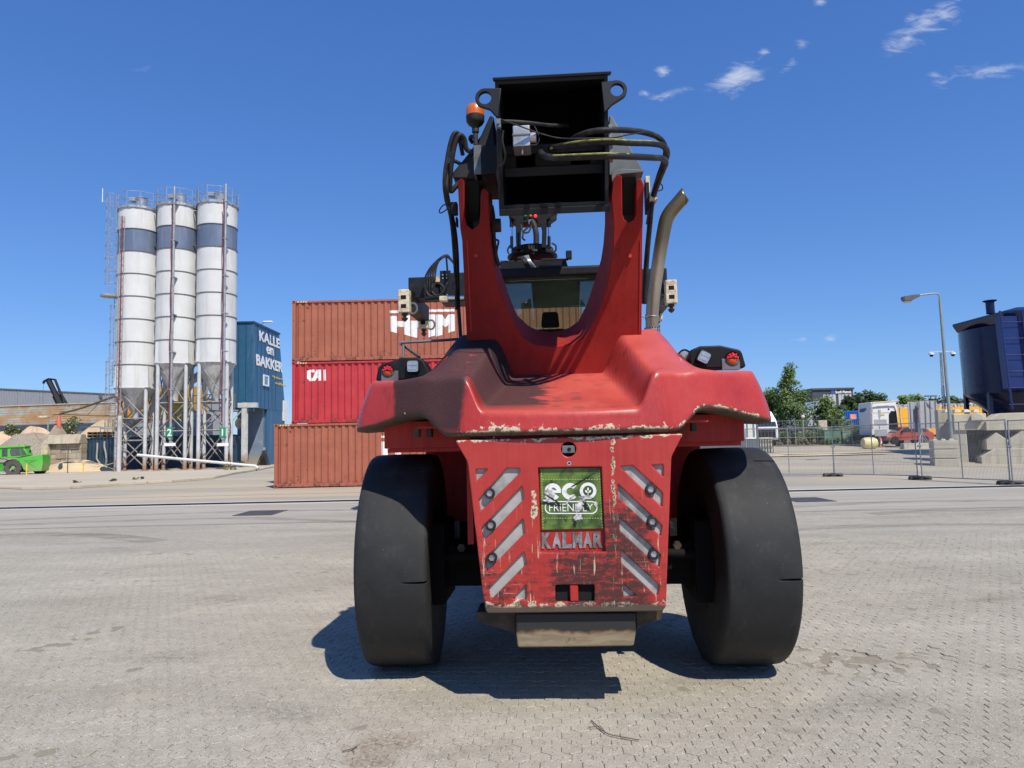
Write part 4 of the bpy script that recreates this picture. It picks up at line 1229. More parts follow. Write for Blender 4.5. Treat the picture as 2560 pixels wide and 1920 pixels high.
# hoses and brackets down the inner side of the left mast leg and outside the right one
hose([(470, 1060, -.28), (480, 1200, -.28), (498, 1330, -.3), (505, 1450, -.3), (520, 1560, -.3), (545, 1640, -.3)], .016)
hose([(492, 1150, -.28), (508, 1260, -.3), (490, 1340, -.31), (512, 1420, -.31), (540, 1440, -.3), (530, 1500, -.3), (515, 1600, -.3)], .008, name='cable')
hose([(750, 0, -.3), (770, 100, -.3), (778, 200, -.29), (790, 280, -.28), (796, 320, -.27)], .016, z=ZB)
a_, b_ = q(ZA, 1735, 910, .02), q(ZA, 1768, 1130, .02)
MB().box(a_.x, b_.x, a_.y, a_.y + .1, b_.z, a_.z).build('side_bracket', m_cream, rs, bevel=.004)
a_, b_ = q(ZA, 1760, 1070, .0), q(ZA, 1830, 1115, .0)
MB().box(a_.x, b_.x, a_.y, a_.y + .1, b_.z, a_.z).build('sensor', m_cream, rs, bevel=.004)
a_, b_ = q(ZA, 1735, 960, -.05), q(ZA, 1755, 1240, -.05)
MB().box(a_.x, b_.x, a_.y, a_.y + .1, b_.z, a_.z).build('side_plate', m_black, rs, bevel=.004)

# ---------------------------------------------------------------- exhaust
def exhaust_metal():
    m = bpy.data.materials.new('heat_tinted_steel'); m.use_nodes = True
    t = m.node_tree; t.nodes.clear(); k = N(t)
    b = k.n('ShaderNodeBsdfPrincipled'); o = k.n('ShaderNodeOutputMaterial'); t.links.new(b.outputs[0], o.inputs[0])
    p = k.obj(); z = k.xyz(p)[2]
    nz = k.noise(k.vmul(p, (8, 8, 1.5)), 1, 5, .6)
    c = k.mix(k.rng(nz, .3, .7), (.34, .22, .115, 1), (.54, .40, .26, 1))
    c = k.mix(k.rng(k.add(z, k.mul(nz, .3)), 3.45, 3.7), c, (.20, .14, .07, 1))
    k.put(b.inputs['Base Color'], c); b.inputs['Metallic'].default_value = .75
    k.put(b.inputs['Roughness'], k.rng(nz, .3, .7, .22, .38))
    return m
m_exh = exhaust_metal()
YE = .95
path = spline([q(ZE, a, b, YE) for a, b in ((195, 1600), (194, 1430), (196, 1330), (207, 1200), (228, 1050), (254, 880), (280, 740), (296, 680), (325, 630), (372, 575), (412, 528))], 7)
rr = [.060 if p.z < 3.2 else .060 + .006 * min((p.z - 3.2) / .6, 1) for p in path]
mbx = MB().tube(path, rr, 24, caps=False)
for i_ in range(24):                                            # slanted cut at the mouth
    v_ = Vector(mbx.v[-24 + i_]); d_ = (path[-1] - path[-2]).normalized(); mbx.v[-24 + i_] = tuple(v_ + d_ * (v_ - path[-1]).dot(Vector((-.5, 0, .85))) * .75)
exo = mbx.build('exhaust_pipe', m_exh, rs, smooth=60)
sol = exo.modifiers.new('wall', 'SOLIDIFY'); sol.thickness = .004
c = q(ZE, 194, 1437, YE); c0 = q(ZE, 194, 1640, YE)
def perforated():
    m = bpy.data.materials.new('perforated_steel'); m.use_nodes = True
    t = m.node_tree; t.nodes.clear(); k = N(t)
    b = k.n('ShaderNodeBsdfPrincipled'); o = k.n('ShaderNodeOutputMaterial'); t.links.new(b.outputs[0], o.inputs[0])
    p = k.obj(); x, y, z = k.xyz(p)
    ang = k.math('ARCTAN2', k.math('SUBTRACT', y, c.y), k.math('SUBTRACT', x, c.x))
    v = k.voro(k.comb(k.mul(ang, .072), z, 0.0), 42, 'Distance', 'F1', 0.0)
    d = k.rng(v, .28, .34)
    k.put(b.inputs['Base Color'], k.mix(d, (.01, .01, .01, 1), (.45, .43, .38, 1)))
    k.put(b.inputs['Metallic'], k.mul(d, .85)); b.inputs['Roughness'].default_value = .4
    return m
MB().lathe([(.074, c0.z), (.074, c.z)], (c.x, c.y, 0), 28, caps=False).build('heat_guard', perforated(), rs, smooth=60)
c = q(ZE, 194, 1362, YE)
MB().lathe([(.062, -.006), (.066, 0), (.062, .006)], (c.x, c.y, c.z), 24, caps=False).build('pipe_clamp', m_silver, rs, smooth=60)
MB().tube([(c.x - .06, c.y, c.z), (c.x - .12, c.y - .02, c.z + .015)], .006, 6).build('pipe_stay', m_silver, rs)

# ---------------------------------------------------------------- cab
CX0, CX1, CY0, CY1, CZ0, CZ1 = -.80, .70, 2.7, 4.5, 1.95, 3.62
cab_m = m_boom
fr_ = MB()
for (x, y) in ((CX0, CY0), (CX1 - .09, CY0), (CX0, CY1 - .09), (CX1 - .09, CY1 - .09)):
    fr_.box(x, x + .09, y, y + .09, CZ0, CZ1)
fr_.box(CX0, CX1, CY0 + .001, CY0 + .089, CZ0, CZ0 + .62); fr_.box(CX0 + .001, CX0 + .089, CY0 + .09, CY1 - .09, CZ0, CZ0 + .5)
fr_.box(CX1 - .089, CX1 - .001, CY0 + .09, CY1 - .09, CZ0, CZ0 + .5); fr_.box(CX0 + .09, CX1 - .09, CY1 - .089, CY1 - .001, CZ0, CZ0 + .4)
cab = fr_.build('cab_frame', cab_m, rs)
MB().box(CX0 - .05, CX1 + .05, CY0 - .14, CY1 + .1, CZ1 + .001, CZ1 + .12).build('cab_roof', m_black, cab, bevel=.03)
MB().box(CX1 - .5, CX1 - .1, CY0 + .2, CY0 + .9, CZ1 + .121, CZ1 + .18).build('roof_vent', m_white, cab, bevel=.02)
m_glass = glass('cab_glass', (.80, .92, .87), .02, 1.6)
MB().box(CX0 + .09, CX1 - .09, CY0 + .04, CY0 + .046, CZ0 + .62, CZ1).build('rear_window', m_glass, cab)
MB().box(CX0 + .09, CX1 - .09, CY1 - .05, CY1 - .044, CZ0 + .4, CZ1).build('windscreen', m_glass, cab)
MB().box(CX0 + .04, CX0 + .046, CY0 + .09, CY1 - .09, CZ0 + .5, CZ1).build('side_window', m_glass, cab)
MB().box(CX1 - .046, CX1 - .04, CY0 + .09, CY1 - .09, CZ0 + .5, CZ1).build('side_window', m_glass, cab)
MB().box(CX0 + .1, CX1 - .1, CY0 + .1, CY1 - .1, CZ0 + .02, CZ0 + .06).build('cab_floor', m_black, cab)
m_fab = mat('seat_fabric', (.018, .018, .02), .9, bump=.2)
seat = MB().box(-.36, .12, 3.45, 3.95, CZ0 + .4, CZ0 + .55).build('seat', m_fab, cab, bevel=.04)
MB().prism([(-.35, 3.42, CZ0 + .5), (.11, 3.42, CZ0 + .5), (.08, 3.38, CZ0 + 1.18), (-.32, 3.38, CZ0 + 1.18)], (0, .12, 0)).build('backrest', m_fab, seat, bevel=.04)
MB().prism([(-.24, 3.38, CZ0 + 1.2), (.0, 3.38, CZ0 + 1.2), (-.02, 3.37, CZ0 + 1.4), (-.22, 3.37, CZ0 + 1.4)], (0, .1, 0)).build('headrest', m_fab, seat, bevel=.03)
MB().box(-.60, .5, 4.15, 4.38, CZ0 + .4, CZ0 + .72).build('dashboard', m_black, cab, bevel=.03)
MB().box(.30, .34, 3.9, 4.1, CZ0 + .6, CZ0 + 1.0).build('monitor', m_black, cab)
MB().box(CX1 - .30, CX1 - .12, 2.95, 3.6, CZ0 + .6, CZ0 + 1.5).build('cable_locker', m_black, cab, bevel=.02)

# ---------------------------------------------------------------- boom head, rotator and spreader
YR = 10.9
m_head = m_black
hb = MB().prism(qs(ZH, [(370, -60), (960, -70), (1030, 60), (960, 110), (890, 160), (480, 170), (380, 110)], YR), (0, .6, 0)).build('boom_head', m_head, rs, bevel=.02)
for (x, m_, nm) in ((610, m_grn, 'green_indicator'), (676, m_amber, 'amber_indicator'), (741, m_on, 'red_indicator')):
    c = q(ZH, x, 106, YR - .02); MB().lathe([(.036, .02), (.036, -.02), (.025, -.035), (0, -.038)], c, 14, 'Y').build(nm, m_, hb, smooth=50)
c = q(ZH, 680, 188, YR - .02); MB().box(c.x - .06, c.x + .06, YR - .04, YR + .05, c.z - .06, c.z + .06).build('head_lamp', m_grey, hb, bevel=.01)
for pts in ([(478, 150), (548, 165), (545, 300), (540, 545), (485, 545), (478, 380)], [(760, 160), (890, 150), (890, 330), (880, 530), (822, 530), (830, 300), (815, 220), (780, 190)], [(548, 160), (640, 160), (640, 190), (575, 195), (548, 225)]):
    MB().prism(qs(ZH, pts, YR), (0, .22, 0)).build('head_leg', m_head, rs, bevel=.01)
for x0, x1 in ((394, 448), (892, 948)):
    c0, c1 = q(ZH, (x0 + x1) / 2, 100, YR + .1), q(ZH, (x0 + x1) / 2 + 4, 540, YR + .1)
    mid = c0.lerp(c1, .35); mid2 = c0.lerp(c1, .64)
    r_ = (x1 - x0) / 2 / ZH[2] / F * 16.6
    dmp = MB().cyl(c0, mid, r_, n=14).build('damper_cylinder', m_head, rs, smooth=40)
    MB().cyl(mid, mid2, r_ * .45, n=12).build('damper_rod', m_chrome, dmp, smooth=40)
    MB().cyl(mid2, c1, r_ * .8, n=12).build('damper_foot', m_head, dmp, smooth=40)
hose([(700, 180, YR - .05), (735, 260, YR - .1), (752, 360, YR - .1), (752, 480, YR - .1)], .07, z=ZH, name='cable_bundle')
for pts in ([(545, 230, YR - .1), (575, 330, YR - .2), (570, 400, YR - .2), (600, 430, YR - .1)], [(690, 230, YR - .1), (650, 320, YR - .2), (580, 322, YR - .2), (650, 250, YR - .2)], [(960, 470, YR), (1010, 500, YR), (1015, 560, YR), (990, 585, YR)], [(405, 500, YR), (370, 560, YR), (385, 610, YR)], [(1025, 80, YR), (1000, 130, YR), (950, 165, YR)]):
    hose(pts, .022, z=ZH, name='cable')
c = q(ZH, 700, 600, YR + .8)
def zz(v): return q(ZH, 700, v, YR + .8).z
ppm = ZH[2] * F / 17.2
rot = MB().lathe([(270 / ppm, zz(545)), (290 / ppm, zz(560)), (275 / ppm, zz(565)), (275 / ppm, zz(625)), (300 / ppm, zz(630)), (340 / ppm, zz(640)), (345 / ppm, zz(665)), (320 / ppm, zz(690))], (c.x, c.y, 0), 40).build('rotator_ring', m_head, rs, smooth=40)
for i in range(48):
    a_ = 6.2832 * i / 48; rr_ = 279 / ppm
    if math.sin(a_) < .3:
        p = Vector((c.x + rr_ * math.cos(a_), c.y + rr_ * math.sin(a_), 0))
        MB().cyl((p.x, p.y, zz(622)), (p.x, p.y, zz(568)), .022, n=5).build('gear_tooth', m_cast, rot)
MB().prism(qs(ZH, [(650, 545), (740, 540), (730, 620), (670, 622)], c.y - 330 / ppm), (0, .4, 0)).build('slew_motor', m_head, rot, bevel=.02)
body = MB().prism(qs(ZH, [(270, 700), (1150, 690), (1180, 790), (1180, 1000), (260, 1000)], YR + .1), (0, 1.4, 0)).build('rotator_body', m_head, rs, bevel=.03)
MB().tube([q(ZH, a, b, YR) for a, b in ((820, 692), (1140, 688), (1165, 695), (1185, 640))], .025, 6).build('lamp_arm', m_head, rs)
c_ = q(ZH, 1188, 632, YR); MB().box(c_.x - .07, c_.x + .07, YR - .08, YR + .08, c_.z - .1, c_.z + .1).build('spreader_lamp', m_head, rs, bevel=.02)
for i in range(7):
    hose([(640 - i * 22, 640 + i * 5, YR - .1), (660 - i * 15, 690, YR - .25), (700 - i * 16, 750, YR - .25), (760 - i * 18, 830, YR - .1)], .028, z=ZH, name='hydraulic_line', m_=(m_silver if i < 3 else m_hose))

YN, YFAR = 9.85, 12.1
Ta, Tb = q(ZS, 400, 470, YN + .35), q(ZS, 1200, 960, YN + .35)
yc0, yc1 = YN + .35, YN + 1.05
SXL, SXR = q(ZS, 225, 700, YN).x, ML(1677, 740, YN).x
beam = MB().box(SXL + .75, SXR - .75, yc0, yc1, Tb.z, Ta.z).build('spreader_beam', m_boom, rs, bevel=.02)
for s, x in ((-1, SXL), (1, SXR)):
    o_ = q(ZS, 300, 760, yc0)
    tb = MB().box(*sorted((x, x - s * 1.2)), yc0 + .06, yc1 - .06, Tb.z + .12, Ta.z - .06).build('telescopic_beam', m_boom, rs, bevel=.015)
    eb = MB().box(*sorted((x + s * .14, x - s * .16)), YN + .1, YFAR - .1, Tb.z - .12, Tb.z + .25).build('end_beam', m_black, rs, bevel=.02)
    col = MB().box(*sorted((x - s * .75, x - s * 1.0)), yc0 - .03, yc0 - .002, Tb.z - .02, Ta.z + .05).build('guide_plate', m_boom, rs, bevel=.01)
    for (zq) in (.12, .22, .92, .80):
        for dx in (.82, .92):
            MB().lathe([(.018, -.015), (.018, 0)], (x - s * dx, yc0 - .03, Tb.z + (Ta.z - Tb.z) * zq), 6, 'Y').build('bolt', m_silver, col)
    for yy in (YN, YFAR):
        zt_, zb_ = Tb.z + .22, Tb.z - .30
        cor = MB().box(x - .125, x + .125, yy - .12, yy + .14, zb_, zt_).build('corner_housing', m_cream, rs, bevel=.02)
        for zc in (zb_ + .14, zb_ + .34):
            MB().box(x - .06, x + .06, yy - .1225, yy - .11, zc - .045, zc + .045).build('slot', m_dark, cor)
        tw = MB(); tw.lathe([(.07, 0), (.07, -.05), (.04, -.06), (.04, -.09), (.075, -.11), (.06, -.15), (.015, -.19), (0, -.19)], (x, yy, zb_ - .001), 14)
        tw.build('twistlock', m_cast, cor, smooth=40)
        rg = MB(); pts_ = [(x - s * .17 + .09 * math.cos(t), yy + .1, zb_ + .12 + .12 * math.sin(t)) for t in [6.2832 * i / 16 for i in range(17)]]
        rg.tube(pts_, .025, 6).build('guide_ring', m_grey, cor, smooth=40)
# hose arch and rams on the left arm of the spreader
for i in range(5):
    hose([(600 + i * 40, 900 - i * 20, YN + .25), (590 + i * 45, 600, YN + .2), (650 + i * 35, 420 - i * 6, YN + .2), (800 + i * 10, 240, YN + .2), (960, 130 + i * 6, YN + .2), (1040, 170 + i * 6, YN + .25), (1150, 320, YN + .3)], .022, z=ZS)
MB().tube([q(ZS, 978, 150, YN + .2), q(ZS, 1010, 540, YN + .2), q(ZS, 940, 660, YN + .25)], .022, 6).build('hose_post', m_black, rs)
for pts in ([(720, 720), (760, 650), (850, 640), (940, 720), (920, 800), (800, 860), (720, 790)], [(600, 640), (610, 760), (680, 860), (800, 880)], [(1000, 620), (920, 780), (860, 850)]):
    hose([(a, b, YN + .22) for a, b in pts], .026, z=ZS)
a_, b_ = q(ZS, 705, 512, yc0 - .02), q(ZS, 915, 604, yc0 - .02)
MB().box(a_.x, b_.x, yc0 - .02, yc0 - .003, b_.z, a_.z).build('data_plate', m_cream, rs)
MB().tube([q(ZS, 995, 890, yc0 - .15), q(ZS, 1300, 890, yc0 - .15)], .045, 12).build('ram_rod', m_chrome, rs, smooth=40)
a_, b_ = q(ZS, 850, 865, yc0 - .25), q(ZS, 990, 945, yc0 - .25)
MB().box(a_.x, b_.x, yc0 - .25, yc0 - .05, b_.z, a_.z).build('ram_bracket', m_cream, rs, bevel=.01)
MB().tube([q(ZS, 600, 915, yc0 - .12), q(ZS, 860, 890, yc0 - .15)], .05, 10).build('ram_body', m_black, rs, smooth=40)
MB().tube([q(ZS, 1200, 580, 1.2), q(ZS, 1120, 620, 1.2), q(ZS, 1100, 690, 1.2), q(ZS, 1180, 850, 1.2), q(ZS, 1210, 1200, 1.2), q(ZS, 1240, 1640, 1.2)], .018, 8).build('grab_rail', m_black, rs, smooth=50)

# weld beads along the mast and small steel details
for pts in (((1300, 935), (1380, 938), (1470, 932)), ):
    MB().tube([mast_pt(a, b, YF - .004) for a, b in pts], .008, 6).build('weld_bead', m_red, rs, smooth=60)
for (a, b) in ((1190, 640), (1575, 640)):
    c = mast_pt(a, b, YF - .003)
    MB().lathe([(.016, -.008), (.016, .0)], c, 6, 'Y').build('bolt', m_red, rs)
for s in (-1, 1):
    c0 = mast_pt(1168 if s < 0 else 1601, 600, YF - .002); c1 = mast_pt(1178 if s < 0 else 1598, 830, YF - .002)
    MB().tube([c0, c1], .005, 6).build('weld_bead', m_red, rs, smooth=60)

# ================================================================ left background
ZL, ZL3, ZL4, ZT, ZC = (0, 780, 2.989), (0, 900, 5.027), (280, 880, 5.185), (230, 460, 4.424), (660, 720, 3.19)
def w(z, x, y, Y): return U(z[0] + x / z[2], z[1] + y / z[2], Y)
def gnd(px_, py_, z=0.0):
    d = cam_ray(px_, py_); t = (z - CAMH) / d.z
    return Vector((d.x * t, d.y * t, z))

# ---------------------------------------------------------------- shipping containers
PER, DEP = .278, .048
def corr(x):
    t = (x / PER) % 1.0
    if t < .30: return 0.0
    if t < .50: return DEP * (t - .30) / .20
    if t < .80: return DEP
    return DEP * (1 - (t - .80) / .20)
BRK = [0, .30, .50, .80]
def conform(me, x_off, y0, L):
    """wrap a flat mesh (x, z in its xy) over the corrugated side; leaves it 4 mm proud"""
    bm = bmesh.new(); bm.from_mesh(me)
    for f in [f for f in bm.faces if abs(f.normal.z) < .5 or f.normal.z < 0]: bm.faces.remove(f)
    xs = [v.co.x for v in bm.verts]
    k = math.floor((min(xs) + x_off) / PER) - 1
    while k * PER < max(xs) + x_off + PER:
        for b in BRK:
            x = (k + b) * PER - x_off
            if min(xs) < x < max(xs):
                bmesh.ops.bisect_plane(bm, geom=bm.verts[:] + bm.edges[:] + bm.faces[:], plane_co=(x, 0, 0), plane_no=(1, 0, 0))
        k += 1
    for v in bm.verts: v.co = Vector((v.co.x + x_off, y0 + corr(v.co.x + x_off) - .004, v.co.y))
    bm.to_mesh(me); bm.free()
    return me

def container_paint(name, c0, c1, rustamt):
    m = bpy.data.materials.new(name); m.use_nodes = True
    t = m.node_tree; t.nodes.clear(); k = N(t)
    b = k.n('ShaderNodeBsdfPrincipled'); o = k.n('ShaderNodeOutputMaterial'); t.links.new(b.outputs[0], o.inputs[0])
    p = k.obj(); x, y, z = k.xyz(p)
    big = k.noise(p, 1.3, 6, .65)
    c = k.mix(k.rng(big, .3, .7), c0 + (1,), c1 + (1,))
    st = k.noise(k.vmul(p, (7, 7, .35)), 1, 5, .65)
    c = k.mix(k.rng(st, .5, .78, 0, .4), c, tuple(v * .55 for v in c0) + (1,))
    r = k.noise(p, 5, 8, .72)
    rm = k.mul(k.rng(k.add(r, k.rng(z, .5, .05, 0, .10)), .62 - rustamt * .06, .68), .9)
    c = k.mix(rm, c, (.11, .045, .022, 1))
    k.put(b.inputs['Base Color'], c)
    k.put(b.inputs['Roughness'], k.rng(big, .2, .8, .48, .68))
    k.put(b.inputs['Normal'], k.bump(k.noise(p, 3, 4, .6), .15, .02))
    return m
m_cbrown = container_paint('brown_container_paint', (.33, .098, .055), (.42, .135, .075), .5)
m_cred = container_paint('red_container_paint', (.44, .026, .036), (.54, .045, .05), .8)
m_cblue = container_paint('dark_blue_container_paint', (.016, .045, .078), (.028, .066, .105), .8)
m_stripe = mat('yellow_warning_mark', (.75, .58, .16), .6)
m_under = mat('container_underside', (.03, .025, .022), .8)
CL, CW_, CH_ = 12.19, 2.438, 2.591
def container(name, mt, label, L=CL, group=None, mats=None):
    t = empty(name); tag(t, label, 'container', group)
    n = int(L / PER) + 1
    xs = [.17]
    k = 0
    while True:
        done = False
        for b in BRK:
            x = (k + b) * PER
            if x > L - .17: done = True; break
            if x > .17: xs.append(x)
        if done: break
        k += 1
    xs.append(L - .17)
    for nm, y0, sgn in (('side_wall', .03, 1), ('side_wall', CW_ - .03, -1)):
        vs = [(x, y0 + sgn * corr(x), z) for x in xs for z in (.14, CH_ - .09)]
        MB().add(vs, [(2 * i, 2 * i + 2, 2 * i + 3, 2 * i + 1) for i in range(len(xs) - 1)]).build(nm, mt, t)
    ys = [.12 + i * (CW_ - .24) / 44 for i in range(45)]
    for nm, x0, sgn in (('end_wall', .04, 1), ('door_end', L - .04, -1)):
        vs = [(x0 + sgn * corr(y), y, z) for y in ys for z in (.14, CH_ - .09)]
        MB().add(vs, [(2 * i, 2 * i + 2, 2 * i + 3, 2 * i + 1) for i in range(len(ys) - 1)]).build(nm, mt, t)
    MB().box(.1, L - .1, .06, CW_ - .06, CH_ - .035, CH_ - .012).build('roof', mt, t)
    MB().box(.1, L - .1, .06, CW_ - .06, .10, .14).build('floor', m_under, t)
    for y in (.0, CW_ - .05):
        MB().box(.17, L - .17, y, y + .05, .025, .155).build('bottom_rail', mt, t, bevel=.006)
        MB().box(.17, L - .17, y + .005, y + .055, CH_ - .10, CH_ - .018).build('top_rail', mt, t, bevel=.006)
    for x in (.0, L - .17):
        for y in (0, CW_ - .10):
            MB().box(x + .012, x + .158, y + .006, y + .094, .12, CH_ - .12).build('corner_post', mt, t)
            for z in (0, CH_ - .118):
                c = MB().box(x - .004, x + .174, y - .006 if y == 0 else y - .056, y + .156 if y == 0 else y + .106, z, z + .118).build('corner_casting', mt, t, bevel=.008)
                MB().box(x + .045, x + .125, y - .0075 if y == 0 else y + .104, y + .0 if y == 0 else y + .1075, z + .03, z + .09).build('casting_hole', m_dark, c)
    for i in range(4):
        x = .22 + i * .11
        MB().prism([(x, .003, CH_ - .088), (x + .06, .003, CH_ - .088), (x + .10, .003, CH_ - .028), (x + .04, .003, CH_ - .028)], (0, .001, 0)).build('warning_mark', m_stripe, t)
    MB().box(.62, .70, .0, .03, CH_ - .30, CH_ - .2).build('lashing_plate', mt, t)
    return t

m_logo = mat('white_container_lettering', (.80, .79, .76), .6, var=.05, dirt=(.5, .46, .42), dirt_amt=.2, ds=5)
cA = gnd(684, 1221)
YA = cA.y; XA = cA.x
stack = [('shipping_container', m_cbrown, 'long brown shipping container standing on the yard, lowest of the stack', XA, YA, 0),
         ('shipping_container', m_cred, 'long red shipping container marked CAI in the middle of the stack', None, YA + .42, CH_),
         ('shipping_container', m_cbrown, 'long brown shipping container marked HMM on top of the stack', None, YA + .42, 2 * CH_)]
conts = []
for nm, mt, lab, x, y, z in stack:
    t = container(nm, mt, lab, group='stacked shipping containers')
    if x is None: x = U(729, 960, y).x
    t.location = (x, y, z + .01); conts.append(t)
def local_on(t, px_, py_):
    p = U(px_, py_, t.location.y); return (p.x - t.location.x, p.z - t.location.z)
def logo_poly(t, name, pts, z=ZC):
    me = curve_mesh([[local_on(t, z[0] + a / z[2], z[1] + b / z[2]) for a, b in pts]], .002)
    conform(me, 0.0, .03, CL)
    return link(name, me, m_logo, t)
top = conts[2]
for pts in ([(1000, 178), (1095, 175), (1095, 196), (1002, 200)], [(1306, 170), (1517, 166), (1518, 186), (1306, 190)],
            [(1003, 222), (1056, 220), (1057, 264), (1112, 262), (1112, 217), (1162, 215), (1166, 384), (1116, 368), (1114, 308), (1058, 308), (1058, 358), (1007, 345)],
            [(1168, 384), (1168, 260), (1225, 258), (1250, 218), (1275, 180), (1300, 210), (1310, 210), (1364, 208), (1364, 378), (1310, 392), (1309, 300), (1255, 338), (1222, 312), (1222, 396)],
            [(1370, 210), (1420, 210), (1444, 250), (1468, 209), (1519, 208), (1521, 340), (1470, 356), (1470, 292), (1445, 312), (1422, 292), (1422, 372), (1372, 386)]):
    logo_poly(top, 'logo_letter', pts)
low = conts[0]
for pts in ([(932, 1178), (1020, 1176), (1020, 1194), (934, 1196)], [(934, 1225), (985, 1224), (985, 1252), (1040, 1252), (1040, 1222), (1090, 1222), (1090, 1390), (1042, 1375), (1042, 1300), (985, 1302), (985, 1360), (936, 1345)]):
    logo_poly(low, 'logo_letter', pts)
mid = conts[1]
for pts in ([(352, 652), (400, 650), (402, 672), (382, 673), (382, 668), (372, 668), (370, 705), (376, 720), (388, 718), (412, 652), (452, 650), (454, 738), (432, 739), (431, 715), (418, 716), (404, 740), (362, 742), (342, 722), (342, 662)], [(470, 650), (491, 649), (493, 737), (472, 738)]):
    logo_poly(mid, 'logo_letter', pts)
me = curve_mesh([[local_on(mid, ZC[0] + a / ZC[2], ZC[1] + b / ZC[2]) for a, b in [(431, 676), (431, 702), (423, 703)]]], .002)
conform(me, 0.0, .028, CL); link('logo_counter', me, m_cred, mid)

# ---------------------------------------------------------------- kerbed island of the cement plant
m_kerb = slab_material('dusty_kerb_concrete', (.46, .39, .285), (.60, .52, .39), .3, (.24, .21, .17))
isl = [gnd(60, 1224), gnd(180, 1222), gnd(300, 1213), gnd(430, 1206), gnd(530, 1198), gnd(585, 1186), gnd(648, 1176), Vector((-21.5, 70, 0)), Vector((-60, 70, 0)), Vector((-44, 46, 0))]
isl = [Vector((p.x, p.y, 0)) for p in isl]
o = MB().prism(isl, (0, 0, .13)).build('pavement', m_kerb, bevel=.03); o['kind'] = 'structure'; o['label'] = 'dusty raised concrete island under the silos'
for a_, b_ in zip(isl[:4], isl[1:5]):
    L_ = (b_ - a_).length; n_k = max(int(L_ / 1.0), 1)
    for i in range(n_k):
        p0, p1 = a_.lerp(b_, i / n_k), a_.lerp(b_, (i + .985) / n_k)
        d = (p1 - p0).normalized(); nn = Vector((d.y, -d.x, 0)) * .12
        kb = MB().prism([p0 + nn, p1 + nn, p1, p0], (0, 0, .125)).build('kerb_stone', m_kerb, o, bevel=.015)

# ---------------------------------------------------------------- cement silos
m_silo = mat('off_white_silo_paint', (.64, .64, .62), .55, var=.06, vs=.8, dirt=(.50, .48, .44), dirt_amt=.30, ds=1.6, streak=True)
m_band = mat('slate_blue_silo_band', (.150, .190, .270), .40, .2, var=.10, vs=.8, dirt=(.26, .28, .33), dirt_amt=.35, ds=2.0, streak=True)
m_ring = mat('dark_ring_seam', (.12, .12, .115), .6)
m_galv = mat('galvanised_steel', (.42, .43, .43), .45, .5, var=.15, dirt=(.20, .18, .15), dirt_amt=.3)
m_leg = mat('silo_leg_paint', (.55, .555, .55), .55, .1, var=.1, dirt=(.30, .15, .055), dirt_amt=.1, ds=5, low=(.3, 1.5))
m_cone = mat('grey_silo_cone', (.54, .54, .52), .55, var=.1, dirt=(.22, .21, .19), dirt_amt=.4, streak=True)
m_hred = mat('dark_red_air_hose', (.20, .045, .05), .6)
m_green = mat('green_sign_face', (.02, .26, .10), .5)
YS = 53.0
m_brace = mat('weathered_brace_steel', (.30, .30, .29), .6, .2, var=.2, dirt=(.20, .12, .06), dirt_amt=.5, ds=3, low=(.2, 2.2))
